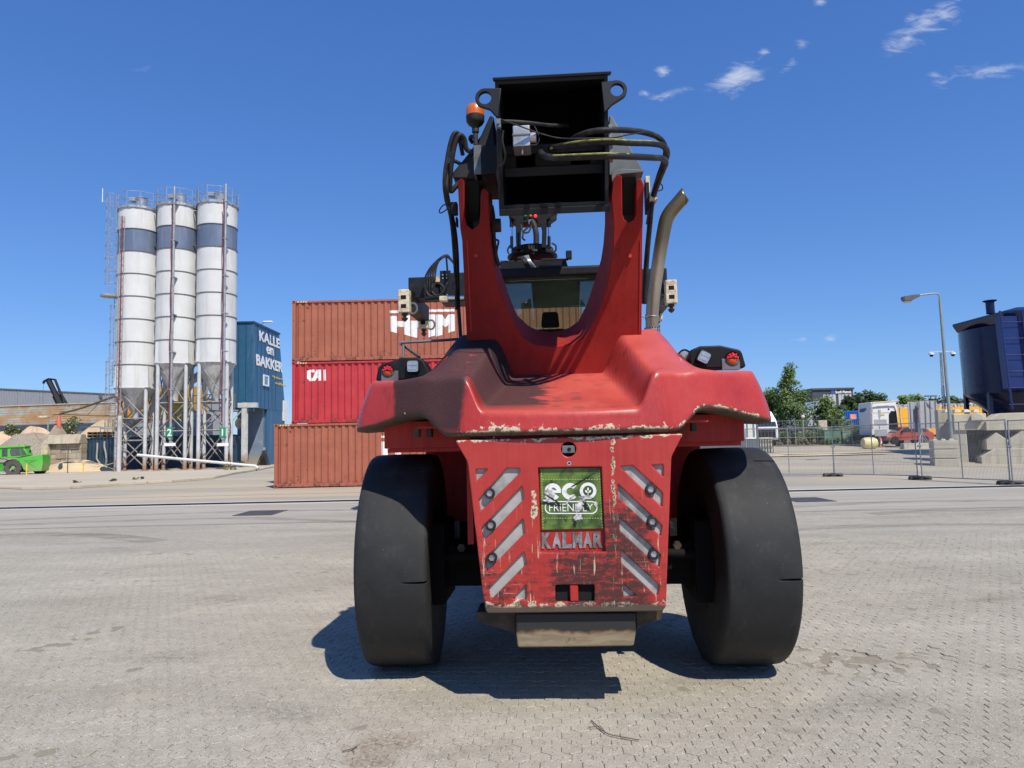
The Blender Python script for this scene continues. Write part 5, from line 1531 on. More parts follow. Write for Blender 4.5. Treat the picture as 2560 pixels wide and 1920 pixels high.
def silo(label, cpx, top_py, cone_py, apex_py, base_py, pipe_px=None, num=None, ang=12):
    c = U(cpx, 720, YS); RR = 1.42
    Z = lambda py_: U(cpx, py_, YS).z
    zt, zc, za = Z(top_py), Z(cone_py), Z(apex_py)
    t = empty('cement_silo', (c.x, YS, .13)); tag(t, label, 'silo', 'cement silos')
    zt -= .13; zc -= .13; za -= .13
    seg = 1.665; n = int((zt - zc) / seg + .5); seg = (zt - zc) / n
    for i in range(n):
        z1, z0 = zt - i * seg, zt - (i + 1) * seg
        MB().lathe([(RR, z0 + .02), (RR, z1 - .02)], n=48, caps=False).build('shell_course', m_band if i == 1 else m_silo, t, smooth=60)
        MB().lathe([(RR - .01, z0 - .03), (RR + .045, z0 - .025), (RR + .045, z0 + .025), (RR - .01, z0 + .03)], n=48, caps=False).build('ring_seam', m_ring if i != n - 1 else m_silo, t, smooth=30)
    MB().lathe([(RR + .02, zt - .03), (RR + .06, zt), (RR + .06, zt + .06), (0, zt + .14)], n=48, caps=False).build('roof', m_galv, t, smooth=30)
    MB().lathe([(RR - .01, zc), (.30, za), (.22, za - .25), (.22, za - .55)], n=40, caps=False).build('cone', m_cone, t, smooth=50)
    # platform edge, posts and rails
    MB().lathe([(RR + .10, zt - .10), (RR + .10, zt + .08)], n=16, caps=False).build('toe_board', m_galv, t)
    for i in range(10):
        a = 6.2832 * i / 10 + .2
        MB().cyl(((RR + .08) * math.cos(a), (RR + .08) * math.sin(a), zt), ((RR + .08) * math.cos(a), (RR + .08) * math.sin(a), zt + 1.15), .028, n=6).build('rail_post', m_galv, t)
    for hz in (.6, 1.15):
        MB().tube([((RR + .08) * math.cos(6.2832 * i / 10 + .2), (RR + .08) * math.sin(6.2832 * i / 10 + .2), zt + hz) for i in range(11)], .022, 6).build('guard_rail', m_galv, t)
    fx = .25
    f = MB().lathe([(.42, zt + .1), (.42, zt + .92), (.46, zt + .93), (.46, zt + 1.0), (.0, zt + 1.1)], (fx, -.2, 0), 24, caps=False).build('vent_filter', m_silver, t, smooth=40)
    MB().box(fx - .85, fx - .25, -.45, .05, zt + .72, zt + 1.02).build('filter_hood', m_galv, f, bevel=.03)
    MB().lathe([(.16, zt + .12), (.18, zt + .25), (.10, zt + .34), (0, zt + .36)], (-.7, -.5, 0), 14, caps=False).build('relief_valve', m_galv, t, smooth=40)
    # legs with their bolted shoes
    pts = []
    for i in range(4):
        a = R(ang + 45 + 90 * i); pts.append((1.36 * math.cos(a), 1.36 * math.sin(a)))
    zl = zc + .1
    for (x, y) in pts:
        lg = MB().cyl((x, y, 0), (x, y, zl), .135, n=14).build('leg', m_leg, t, smooth=40)
        MB().box(x - .22, x + .22, y - .22, y + .22, 0, .03).build('foot_plate', m_leg, lg)
        MB().prism([(x - .21, y - .10, zl - .05), (x + .21, y - .10, zl - .05), (x + .15, y - .10, zl + 1.5), (x - .15, y - .10, zl + 1.5)], (0, .2, 0)).build('leg_shoe', m_silo, lg, bevel=.01)
        MB().box(x - .26, x + .26, y - .2, y + .2, zl - .10, zl - .052).build('shoe_flange', m_cone, lg)
    levels = [.25, zl * .36, zl * .62, zl - .15] if zl > 5.5 else [.25, zl * .5, zl - .15]
    for i in range(4):
        (x0, y0), (x1, y1) = pts[i], pts[(i + 1) % 4]
        for z0, z1 in zip(levels, levels[1:]):
            MB().tube([(x0, y0, z0), (x1, y1, z1)], .045, 6).build('brace', m_brace, t)
            MB().tube([(x1, y1, z0), (x0, y0, z1)], .045, 6).build('brace', m_brace, t)
        for z in levels[1:-1]:
            MB().tube([(x0, y0, z), (x1, y1, z)], .05, 6).build('cross_bar', m_brace, t)
    if pipe_px:
        px_ = U(pipe_px, 800, YS - 1.6); x = px_.x - c.x; yy = -1.72
        zb_ = U(pipe_px, 1090, YS - 1.7).z - .13
        pp = MB().tube(spline([(x, yy, zb_), (x, yy, zt - .2), (x, yy, zt + .0), (x - .02, yy + .15, zt + .22), (x - .05, yy + .45, zt + .25)], 5), .085, 12).build('filling_pipe', m_galv, t, smooth=50)
        for i in range(7):
            z = zb_ + .6 + i * (zt - zb_ - .8) / 6
            MB().box(x - .13, x + .13, yy - .1, yy + .42, z - .03, z + .03).build('pipe_bracket', m_galv, pp)
        MB().tube(spline([(x - .16 + .03 * math.sin(i * 2.1), yy + .02, zb_ + 1 + i * (zt - zb_ - 1.0) / 14) for i in range(15)], 3), .045, 6).build('air_hose', m_hred, t, smooth=60)
        if num:
            sg = MB().box(x - .22, x + .22, yy - .16, yy - .13, zb_ - .1, zb_ + .62).build('number_sign', m_green, t)
            me = text_mesh(num, None, .5, .004, .02)
            frame(link('sign_digit', me, m_white, sg), (x, yy - .163, zb_ + .26), (1, 0, 0), (0, 0, 1))
            MB().lathe([(.10, zb_ - .5), (.10, zb_ - .25), (.16, zb_ - .25), (.16, zb_ - .12), (.08, zb_ - .1)], (x, yy, 0), 14).build('filling_coupling', m_galv, t, smooth=40)
            MB().box(x - .42, x + .42, yy - .1, yy - .07, zb_ - .72, zb_ - .5).build('name_plate', m_white, t)
    return t
s1 = silo('left silo of three, lowest hanging cone, with the caged ladder beside it', 345, 530, 972, 1030, 1183, None, None)
s2 = silo('middle silo of the three, green number 2 sign on its filling pipe', 442, 522, 912, 985, 1182, 433, '2')
s3 = silo('right silo of three, nearest the blue tower, with green number 1 sign', 542, 517, 909, 988, 1178, 563, '1')
# small catwalks between the silo roofs
for a_, b_, lab in ((s1, s2, 'short steel catwalk joining the left and middle silo roofs'), (s2, s3, 'short steel catwalk joining the middle and right silo roofs')):
    za_ = U(393, 532, YS).z
    xa, xb = a_.location.x + 1.45, b_.location.x - 1.45
    g = empty('catwalk', ((xa + xb) / 2, YS, za_)); tag(g, lab, 'catwalk', 'silo catwalks')
    hw = max((xb - xa) / 2 + .35, .4)
    MB().box(-hw, hw, -.4, .4, -.06, 0).build('deck', m_galv, g)
    for s in (-1, 1):
        MB().tube([(-hw, s * .4, 1.1), (hw, s * .4, 1.1)], .022, 6).build('guard_rail', m_galv, g)
        MB().tube([(-hw, s * .4, .55), (hw, s * .4, .55)], .022, 6).build('guard_rail', m_galv, g)
    MB().tube([(hw * .2, -.4, -.05), (.3, -.4, -2.4), (-.5, -.4, -3.0)], .05, 6).build('strut', m_ring, g)
    MB().tube([(-hw * .5, -.4, -.05), (.3, -.4, -2.4)], .04, 6).build('strut', m_ring, g)
    MB().tube([(-.5, -.4, -2.6), (.7, -.4, -2.9)], .04, 6).build('strut', m_ring, g)

# caged ladder left of the first silo
def ladder(label, px0, py0, py1, Y, plat=True):
    b0, b1 = U(px0, py1, Y), U(px0, py0, Y)
    g = empty('caged_ladder', (b0.x, Y, b0.z)); tag(g, label, 'ladder', 'caged silo ladders')
    H_ = b1.z - b0.z
    for s in (-.24, .24):
        MB().cyl((s + .34, .30, 0), (s + .34, .30, H_), .03, n=6).build('stile', m_galv, g)
    n = int(H_ / .30)
    for i in range(n):
        MB().cyl((.10, .30, .2 + i * .30), (.58, .30, .2 + i * .30), .014, n=5).build('rung', m_galv, g)
    zs = [1.0 + i * .98 for i in range(int((H_ - 1.0) / .98) + 1)]
    for z in zs:
        MB().tube([(.34 + .42 * math.cos(a), .22 - .50 * math.sin(a), z) for a in [math.pi * j / 10 for j in range(11)]], .022, 5).build('hoop', m_galv, g)
    for a in [math.pi * j / 6 for j in range(7)]:
        MB().cyl((.34 + .42 * math.cos(a), .22 - .50 * math.sin(a), zs[0]), (.34 + .42 * math.cos(a), .22 - .50 * math.sin(a), zs[-1]), .013, n=5).build('cage_bar', m_galv, g)
    if plat:
        MB().lathe([(.62, -.02), (.62, .14)], (.34, 0, 0), 16, caps=False).build('platform_edge', m_galv, g)
        MB().lathe([(.62, -.02), (0, -.02)], (.34, 0, 0), 16, caps=False).build('platform', m_galv, g)
    return g
ladder('upper caged ladder section reaching the left silo roof', 262, 486, 742, YS - .6)
ladder('middle caged ladder section half way up the left silo', 272, 735, 960, YS - .6, False)
ladder('lowest caged ladder section above the ring platform at the left silo foot', 262, 880, 1072, YS - 1.2)
mb_ = MB(); mb_.cyl((0, 0, 0), (0, 0, 1.9), .05, n=8)
an = mb_.build('antenna', m_white, loc=U(256, 505, YS - .8)); an.data.transform(Matrix.Scale(.55, 4)); tag(an, 'small white antenna stick at the top of the silo ladder', 'antenna')
MB().tube([(0, 0, .1), (.25, 0, .02)], .02, 6).build('antenna_arm', m_galv, an)
# ladder riser tower with cable tray
g = empty('cable_tray', (U(298, 900, YS - 1.4).x, YS - 1.4, .13)); tag(g, 'tall cable tray with a dark red hose up the left silo side', 'cable tray')
zt_ = U(298, 545, YS - 1.4).z
for s in (-.17, .17): MB().cyl((s, 0, 0), (s, 0, zt_), .035, n=6).build('rail', m_galv, g)
for i in range(int(zt_ / .55)): MB().cyl((-.17, 0, .4 + i * .55), (.17, 0, .4 + i * .55), .02, n=5).build('rung', m_galv, g)
MB().tube([(0, -.04, .3), (.03, -.04, zt_ * .5), (0, -.04, zt_)], .05, 6).build('air_hose', m_hred, g)

# white diagonal conveyor pipe between the silo legs
p0, p1, p2 = w(ZL4, 330, 1335, YS - 2.6), w(ZL4, 1860, 1478, YS - 2.6), w(ZL4, 1895, 1510, YS - 2.7)
o = MB().tube([p0, p0.lerp(p1, .5), p1, p1.lerp(p2, .6), p2], .10, 14).build('transfer_pipe', m_silo, smooth=50); tag(o, 'long white pipe sloping down across the silo legs', 'pipe')
p0, p1 = w(ZL4, 640, 690, YS + 2.4), w(ZL4, 1140, 290, YS + 2.4)
o = MB().tube([p0, p1], .30, 12).build('screw_conveyor', m_cone, smooth=40); tag(o, 'dark grey screw conveyor rising behind the middle silo cone', 'conveyor')
p0, p1 = w(ZL4, 210, 960, YS + 2.0), w(ZL4, 700, 600, YS + 2.0)
o = MB().tube([p0, p1], .28, 12).build('screw_conveyor', m_cone, smooth=40); tag(o, 'dark grey screw conveyor rising below the left silo cone', 'conveyor')
# discharge valves under the cones
for s_, lab in ((s1, 'left'), (s2, 'middle'), (s3, 'right')):
    pass
# yellow-railed service decks behind the legs
m_dkrail = mat('rusty_yellow_rail', (.30, .24, .09), .6, dirt=(.15, .09, .05), dirt_amt=.5)
def deck(label, x0, x1, yy, y_rail, Y):
    a, b = w(ZL4, x0, yy, Y), w(ZL4, x1, yy, Y)
    g = empty('service_deck', (a.x, Y, a.z)); tag(g, label, 'deck', 'service decks')
    L_ = b.x - a.x; H_ = w(ZL4, x0, y_rail, Y).z - a.z
    MB().box(0, L_, 0, .8, -.10, 0).build('deck_plate', m_galv, g)
    for zf in (.5, 1.0): MB().tube([(0, 0, H_ * zf), (L_, 0, H_ * zf)], .03, 6).build('guard_rail', m_dkrail, g)
    for i in range(5): MB().cyl((L_ * i / 4, 0, 0), (L_ * i / 4, 0, H_), .025, n=5).build('rail_post', m_dkrail, g)
deck('service deck with rusty rails behind the middle silo legs', 605, 1100, 775, 575, YS + 1.6)
deck('service deck with rusty rails behind the right silo legs', 1190, 1590, 755, 555, YS + 1.6)
deck('service deck low behind the left silo legs', 0, 560, 1085, 880, YS + 1.2)

# ---------------------------------------------------------------- blue tower
m_tower = mat('blue_cladding', (.030, .115, .215), .42, .1, var=.08, dirt=(.16, .24, .32), dirt_amt=.16, ds=1.3, streak=True)
m_trim = mat('dark_blue_trim', (.018, .055, .105), .4, .2)
m_lowwall = mat('blue_grey_concrete', (.17, .22, .28), .8, var=.15, dirt=(.40, .32, .20), dirt_amt=.1, ds=2, low=(.2, 1.3))
xe = U(634, 808, 57.0).x; zr_ = U(634, 808, 57.0).z
Yt0, Yt1 = 57.0, 63.3
zov = U(640, 1019, 57.5).z
g = empty('plant_tower', (xe, Yt0, .0)); tag(g, 'blue clad batching tower lettered KALLE en BAKKER', 'tower')
xl = U(560, 800, Yt0).x - xe
D_ = Yt1 - Yt0; Db = U(731, 1054, 65.3).y - Yt0
# upper body, leaning rear edge
ring0 = [(xl, 0, zov), (0, 0, zov), (0, Db - .2, zov), (xl, Db - .2, zov)]
ring1 = [(xl, 0, zr_), (0, 0, zr_), (0, D_, zr_), (xl, D_, zr_)]
MB().loft([ring0, ring1]).build('wall', m_tower, g)
MB().loft([[(xl - .08, -.08, zr_ + .001), (.08, -.08, zr_ + .001), (.08, D_ + .08, zr_ + .001), (xl - .08, D_ + .08, zr_ + .001)], [(xl - .08, -.08, zr_ + .16), (.08, -.08, zr_ + .16), (.08, D_ + .08, zr_ + .16), (xl - .08, D_ + .08, zr_ + .16)]]).build('roof_edge', m_trim, g)
n_p = 7
for i in range(1, n_p):
    y = D_ * i / n_p
    MB().box(.0, .018, y - .02, y + .02, zov + .05, zr_ - .02).build('cladding_seam', m_trim, g)
for i in range(1, 4):
    x = xl * i / 4
    MB().box(x - .02, x + .02, -.018, .0, zov + .05, zr_ - .02).build('cladding_seam', m_trim, g)
MB().box(-.06, .03, -.03, .06, zov, zr_).build('corner_trim', m_tower, g)
# lower part: set back under the overhang
MB().box(xl, -.25, 3.0, Db - .2, .1, zov - .001).build('lower_wall', m_lowwall, g)
MB().box(-.25, -.02, 3.4, Db - .3, .1, zov - .001).build('lower_side', m_tower, g)
MB().box(xl - .2, .0, .05, .35, zov - .32, zov - .002).build('overhang_beam', m_trim, g)
def tower_xy(px_, py_):
    """point of the tower's right face at a photo pixel"""
    d = cam_ray(px_, py_); t_ = (xe + .02) / d.x
    return (d.y * t_ - Yt0, CAMH + d.z * t_)
def tower_text(s, x0, x1, y0, y1, bold, m_, shear=0):
    a, b = tower_xy(ZL[0] + x0 / ZL[2], ZL[1] + y0 / ZL[2]), tower_xy(ZL[0] + x1 / ZL[2], ZL[1] + y0 / ZL[2])
    c = tower_xy(ZL[0] + x0 / ZL[2], ZL[1] + y1 / ZL[2])
    me = text_mesh(s, b[0] - a[0], a[1] - c[1], .02, bold, shear)
    cy, cz = (a[0] + b[0]) / 2, (a[1] + c[1]) / 2
    frame(link('lettering', me, m_, g), (.035, cy, cz), (0, 1, 0), (0, 0, 1))
tower_text('KALLE', 1937, 2090, 136, 214, .035, m_white)
tower_text('en', 1990, 2044, 252, 310, .03, m_white)
tower_text('BAKKER', 1914, 2112, 312, 396, .035, m_white)
m_gold = mat('gold_script_paint', (.55, .42, .12), .6)
tower_text('Wij helpen uw', 2034, 2116, 472, 496, -.005, m_gold, .25)
tower_text('wereld bouwen', 2056, 2138, 518, 540, -.005, m_gold, .25)
a, b = tower_xy(ZL[0] + 1968 / ZL[2], ZL[1] + 466 / ZL[2]), tower_xy(ZL[0] + 2008 / ZL[2], ZL[1] + 560 / ZL[2])
wn = MB()
for (y0, y1, z0, z1) in ((a[0], b[0], a[1] - .12, a[1]), (a[0], b[0], b[1], b[1] + .14), (a[0], a[0] + .22, b[1] + .14, a[1] - .12), (b[0] - .2, b[0], b[1] + .14, a[1] - .12)):
    wn.box(.0, .06, y0, y1, z0, z1)
wo = wn.build('window_frame', m_white, g)
m_pane = mat('reflecting_pane', (.25, .30, .34), .08, .6, var=.2, vs=.6)
MB().box(.0, .025, a[0] + .2, b[0] - .18, b[1] + .12, a[1] - .1).build('window_pane', m_pane, wo)
MB().box(.0, .10, a[0] - .1, b[0] + .1, b[1] - .06, b[1] - .001).build('window_sill', m_trim, wo)
a, b = tower_xy(ZL[0] + 2115 / ZL[2], ZL[1] + 660 / ZL[2]), tower_xy(ZL[0] + 2150 / ZL[2], ZL[1] + 815 / ZL[2])
MB().box(-.02, .06, a[0], b[0], b[1], a[1]).build('side_door', m_white, g)
fl_ = U(668, 806, 59.8)
fo = MB(); fo.tube([(0, 0, -.3), (.1, 0, 0), (.6, 0, .28)], .04, 6)
fo = fo.build('floodlight', m_galv, loc=(fl_.x - .8, 59.8, zr_ + .3)); tag(fo, 'white floodlight on the roof of the blue tower', 'floodlight')
MB().box(.5, 1.25, -.2, .2, .22, .34).build('lamp_head', m_white, fo, bevel=.03)
# portal column, dish, hose bundle, wall lamp
pc = w(ZL, 1830, 680, 56.2)
g2 = empty('portal_column', (pc.x, 56.2, .13)); tag(g2, 'pale steel column standing in front of the blue tower underpass', 'column')
MB().box(-.20, .20, -.16, -.11, 0, pc.z - .1).build('flange', m_leg, g2); MB().box(-.20, .20, .11, .16, 0, pc.z - .1).build('flange', m_leg, g2)
MB().box(-.03, .03, -.109, .109, 0, pc.z - .1).build('web', m_leg, g2)
MB().box(-.5, 1.0, -.2, .2, pc.z - .5, pc.z - .12).build('head_beam', m_leg, g2)
MB().tube([(-.2, 0, pc.z - .7), (-1.4, 0, pc.z - 1.9)], .06, 6).build('strut', m_leg, g2)
dp = w(ZL, 1788, 832, 58.8)
o = MB().lathe([(.0, .10), (.22, .05), (.42, -.06), (.44, -.08), (.22, .02), (0, .07)], n=20, axis='Y', caps=False).build('round_lid', m_cream, loc=dp, smooth=60); o.scale = (.75, 1, 1); tag(o, 'round cream lid hanging beside the portal column', 'lid')
hb_ = w(ZL, 1966, 1030, 59.6)
g3 = empty('hose_rack', (hb_.x, 59.85, hb_.z)); tag(g3, 'bundle of dark hoses hung on the tower wall', 'hose rack')
for i in range(9):
    sp = (i - 4) * .22
    MB().tube(spline([(0 + i * .01, -.05, 0), (sp * .5, -.12, -1.0), (sp, -.12, -2.6 - .2 * (i % 3)), (sp * .8 + .2, -.12, -3.1), (sp * .55, -.1, -2.2), (.05, -.06, -.1)], 5), .035, 5).build('hose', m_hose, g3, smooth=60)
MB().box(-.08, .08, -.1, .12, -.05, .2).build('hook', m_galv, g3)

# ---------------------------------------------------------------- orange plant housing and blue store containers
m_oran = mat('orange_yellow_panels', (.72, .33, .025), .5, var=.06)
m_oran2 = mat('yellow_panels', (.75, .42, .04), .5, var=.06)
def panel_box(name, label, cat, x0, x1, y0, y1, Y, D, mt, z=ZL4, n=3, rows=2, zb=None):
    a, b = w(z, x0, y0, Y), w(z, x1, y1, Y)
    if zb is not None: b.z = zb
    g_ = empty(name, (a.x, Y, 0)); tag(g_, label, cat)
    L_ = b.x - a.x
    MB().box(.01, L_ - .01, .02, D, b.z, a.z).build('body', mt, g_)
    for i in range(n):
        for j in range(rows):
            xa, xb = L_ * i / n, L_ * (i + 1) / n; za_, zb_ = b.z + (a.z - b.z) * j / rows, b.z + (a.z - b.z) * (j + 1) / rows
            MB().box(xa + .015, xb - .015, 0, .03, za_ + .015, zb_ - .015).build('panel', mt, g_, bevel=.01)
    return g_
panel_box('plant_housing', 'tall yellow orange plant housing behind the middle silo', 'housing', 560, 990, 440, 890, 63, 4, m_oran2, n=4, rows=3)
panel_box('plant_housing', 'lower orange plant housing behind the left silo legs', 'housing', 130, 470, 600, 900, 64.5, 3, m_oran, n=3, rows=2)
panel_box('aggregate_bin', 'pale grey aggregate bin beneath the yellow plant housing', 'bin', 560, 1120, 905, 1090, 62.2, 3, m_cone, n=4, rows=1)
panel_box('plant_cabin', 'pale blue panel cabin behind the right silo legs', 'cabin', 955, 1160, 795, 880, 60, 2, mat('pale_blue_panels', (.42, .55, .58), .6), n=2, rows=2)
bcx = U(203, 1150, 57.2).x
for i, lab in enumerate(('dark blue storage container behind the left silo legs, pallets on its roof', 'dark blue storage container behind the middle and right silo legs')):
    t = container('storage_container', m_cblue, lab, L=6.06, group='dark blue storage containers'); t.location = (bcx + i * 6.25, 57.2, .14)
# pallets on the container roof
m_wood = mat('dark_pallet_wood', (.10, .062, .042), .8, var=.3)
for j in range(2):
    g_ = empty('pallet', (bcx + .25, 57.5, .14 + CH_ + .012 + j * .23)); tag(g_, ('lower' if j == 0 else 'upper') + ' dark wooden pallet on the blue storage container', 'pallet', 'pallets on the storage container')
    for i in range(5): MB().box(0, 1.62, .02 + i * .24, .17 + i * .24, .17, .20).build('deck_board', m_wood, g_)
    for i in range(5): MB().box(i * .385, i * .385 + .09, .0, 1.18, .03, .168).build('block', m_wood, g_)
    for i in range(3): MB().box(0, 1.62, .04 + i * .48, .18 + i * .48, 0, .028).build('bottom_board', m_wood, g_)
# rail frame over the container, pump hose on its side
a, b = w(ZL3, 1010, 845, 57.4), w(ZL3, 1258, 1010, 57.4)
g_ = empty('rail_frame', (a.x, 57.4, b.z)); tag(g_, 'thin blue tubular frame standing above the storage container', 'frame')
m_bt = mat('blue_tube_paint', (.05, .16, .28), .5)
H_ = a.z - b.z; L_ = b.x - a.x
MB().tube([(0, 0, -.4), (0, 0, H_), (L_, 0, H_), (L_, 0, 0)], .04, 6).build('tube', m_bt, g_)
hp = spline([w(ZL3, x, y, 56.9) for x, y in ((1225, 1040), (1222, 1130), (1215, 1215), (1220, 1250), (1262, 1310), (1310, 1330), (1335, 1290), (1330, 1180), (1312, 1090), (1315, 1020))], 5)
o = MB().tube(hp, .07, 8).build('filling_hose', mat('grey_fabric_hose', (.38, .36, .31), .8), smooth=60); tag(o, 'thick grey filling hose looped against the blue storage container', 'hose')

# ---------------------------------------------------------------- concrete block wall
def conc(name, c, d=(.22, .16, .09), amt=.35, low=None):
    return mat(name, c, .9, var=.12, vs=1.5, dirt=d, dirt_amt=amt, ds=1.8, streak=True, bump=.35, bs=25, bd=.01, low=low)
m_block = conc('stained_block_concrete', (.44, .38, .28))
m_block2 = conc('dark_block_concrete', (.34, .28, .20))
m_pale = conc('pale_block_concrete', (.52, .47, .37), (.33, .29, .23), .25)
YW = 56.0
g_ = empty('block_wall', (w(ZL3, 540, 1300, YW).x, YW, 0)); tag(g_, 'stained concrete block bay wall with a sloped cap behind the green telehandler', 'wall')
x_a, x_b, x_c = 0.0, w(ZL3, 632, 1300, YW).x - g_.location.x, w(ZL3, 1016, 1300, YW).x - g_.location.x
zc_ = [w(ZL3, 600, y, YW).z for y in (1430, 1375, 1312, 1247, 1184, 1120, 1060)]
zc_[0] = .12
rb = random.Random(4)
for j in range(6):
    MB().box(x_a, x_b - .01, rb.uniform(-.03, .03) - .35, .7, zc_[j] + .012, zc_[j + 1]).build('block', m_pale, g_, bevel=.03)
    off = .5 if j % 2 else 0
    nb = 3; wd = (x_c - x_b) / nb
    xs_ = [x_b] + [x_b + wd * (i + off) for i in range(1 if not off else 0, nb) if x_b + wd * (i + off) < x_c - .1] + [x_c]
    for xa, xb in zip(xs_, xs_[1:]):
        MB().box(xa + .01, xb - .01, rb.uniform(-.04, .04), .8, zc_[j] + .012, zc_[j + 1]).build('block', rb.choice((m_block, m_block, m_block2)), g_, bevel=.03)
zt6, zt7 = zc_[6] + .01, w(ZL3, 700, 938, YW).z
MB().loft([[(x_a, -.35, zt6), (x_c, -.35, zt6), (x_c, .9, zt6), (x_a, .9, zt6)], [(x_a + .5, .0, zt7), (x_c, .0, zt7), (x_c, .55, zt7), (x_a + .5, .55, zt7)]]).build('cap_block', m_block, g_, bevel=.04)
zt8 = w(ZL3, 630, 820, YW).z
MB().loft([[(x_a + .25, .1, zt7), (x_b + .75, .1, zt7), (x_b + .75, .9, zt7), (x_a + .25, .9, zt7)], [(x_a + .62, .3, zt8), (x_b + .30, .3, zt8), (x_b + .3, .7, zt8), (x_a + .62, .7, zt8)]]).build('buttress_block', m_block2, g_, bevel=.03)
m_ystrip = mat('yellow_edge_paint', (.66, .55, .22), .7, dirt=(.4, .33, .2), dirt_amt=.4)
MB().box(x_b - .28, x_b - .06, -.395, -.385, zc_[0] + .1, zc_[6] - .1).build('edge_marking', m_ystrip, g_)
# floodlight on the wall
fl_ = w(ZL3, 605, 800, YW)
g_ = empty('yard_floodlight', (fl_.x, YW, fl_.z)); tag(g_, 'flat floodlight on a short post above the block wall', 'floodlight')
MB().cyl((0, 0, -.6), (0, 0, .45), .05, n=8).build('post', m_galv, g_); MB().box(-.7, .05, -.2, .2, .45, .62).build('lamp_head', m_cream, g_, bevel=.05)

# ---------------------------------------------------------------- sand and gravel heaps
def heap(name, label, cx, cy, rx, ry, hgt, material, seed=1, cat='heap', rot=0, z0=0):
    r2 = random.Random(seed); ph = [r2.uniform(0, 6.28) for _ in range(6)]
    vs = []; n, m_ = 40, 12
    for j in range(m_ + 1):
        f = j / m_
        for i in range(n):
            t = 6.2832 * i / n
            k_ = 1 + .12 * math.sin(2 * t + ph[0]) + .08 * math.sin(3 * t + ph[1]) + .05 * math.sin(7 * t + ph[2])
            z = hgt * (1 - f ** 1.7) ** 1.15 * (1 + .05 * math.sin(5 * t + ph[3]) + .04 * math.sin(9 * f + ph[4]))
            vs.append((rx * f * k_ * math.cos(t), ry * f * k_ * math.sin(t), z))
    fs = [(j * n + i, j * n + (i + 1) % n, (j + 1) * n + (i + 1) % n, (j + 1) * n + i) for j in range(m_) for i in range(n)]
    vs = [(x, y, z + (.10 * mnoise.noise(Vector((x * 1.3 + seed, y * 1.3, 0))) + .05 * mnoise.noise(Vector((x * 4, y * 4 + seed, 0)))) * min(z * 2, 1)) for x, y, z in vs]
    o = MB().add(vs, fs).build(name, material, smooth=50, loc=(cx, cy, z0)); tag(o, label, cat)
    return o
m_sandh = mat('heaped_sand', (.58, .44, .26), .95, vs=1.2, var=.15, bump=.5, bs=14, bd=.05)
m_pink = mat('pinkish_sand', (.56, .40, .27), .95, vs=1.2, var=.12, bump=.5, bs=14, bd=.05)
m_grav = mat('coarse_gravel', (.34, .29, .22), .95, vs=16, var=.55, bump=.9, bs=22, bd=.08)
heap('gravel_heap', 'grey brown gravel heap beside the green telehandler cab', U(75, 1150, 59).x, 59, 4.6, 3, 3.2, m_grav, 2)
heap('sand_heap', 'pale sand heap at the left edge behind the telehandler', U(10, 1100, 66).x, 66, 6, 3, 3.6, m_pink, 3)
heap('sand_heap', 'sand heap behind the gravel, left of the block wall', U(85, 1100, 64).x, 64, 4, 2.6, 3.7, m_pink, 4)
heap('sand_heap', 'low sand ramp spilling in front of the block wall', U(195, 1180, 54.5).x, 54.4, 3.6, 1.2, .85, m_sandh, 5, z0=.1)
heap('sand_heap', 'sand heap on the flat ground right of the block wall', U(270, 1100, 61).x, 61, 5.5, 2, 4.0, m_sandh, 8)
wall_fill = MB().box(U(-260, 1100, 67).x, U(330, 1100, 67).x, 67, 67.5, 0, 3.5).build('retaining_wall', m_block2); tag(wall_fill, 'long low retaining wall behind the sand heaps', 'wall')

# ---------------------------------------------------------------- stained plank wall, warehouse, crane jib
def plank_mat(name, c):
    return mat(name, c, .7, var=.08, vs=.5, dirt=(.50, .22, .05), dirt_amt=.85, ds=.9, streak=False)
pm = [plank_mat('teal_stained_plank', (.42, .55, .52)), plank_mat('cream_stained_plank', (.62, .55, .38)), plank_mat('ochre_stained_plank', (.58, .43, .22))]
YP0 = 72.0
a, b = U(-60, 1019, YP0), U(330, 1006, YP0 - 3)
zt_, zb_ = a.z, U(-60, 1066, YP0).z
g_ = empty('plank_wall', (a.x, a.y, 0)); tag(g_, 'rust stained wall of long horizontal panels above the sand bays', 'wall')
d_ = Vector((b.x - a.x, b.y - a.y, 0)); L_ = d_.length; g_.rotation_euler.z = math.atan2(d_.y, d_.x)
npl = 8
for j in range(npl):
    z0, z1 = zb_ + (zt_ - zb_) * j / npl, zb_ + (zt_ - zb_) * (j + 1) / npl
    cuts = [0, .33, .68, 1]
    for i in range(3):
        MB().box(L_ * cuts[i] + .01, L_ * cuts[i + 1] - .01, -.02 * (j % 2), .12, z0 + .035, z1 - .0).build('plank', pm[(0, 1, 2, 2, 1, 0, 0, 1)[j] if i else (1, 0, 1, 2, 0, 0, 0, 1)[j]], g_, bevel=.01)
MB().box(0, L_, .02, .5, 0, zb_ - .01).build('support', mat('dark_slate_sheet', (.075, .085, .095), .7), g_)
MB().box(0, L_, -.1, .15, zt_ + .001, zt_ + .10).build('coping', m_pale, g_)
m_ware = mat('grey_trapezoid_cladding', (.30, .315, .34), .55, .1, var=.05)
a, b = U(-200, 950, 82), U(560, 1016, 118)
zt_ = U(0, 968, 86).z
g_ = empty('warehouse', (a.x, a.y, 0)); tag(g_, 'long grey clad warehouse behind the stained wall', 'warehouse')
d_ = Vector((b.x - a.x, b.y - a.y, 0)); L_ = d_.length; g_.rotation_euler.z = math.atan2(d_.y, d_.x)
MB().box(0, L_, .1, 14, 0, zt_ - .05).build('body', m_ware, g_)
npn = 16
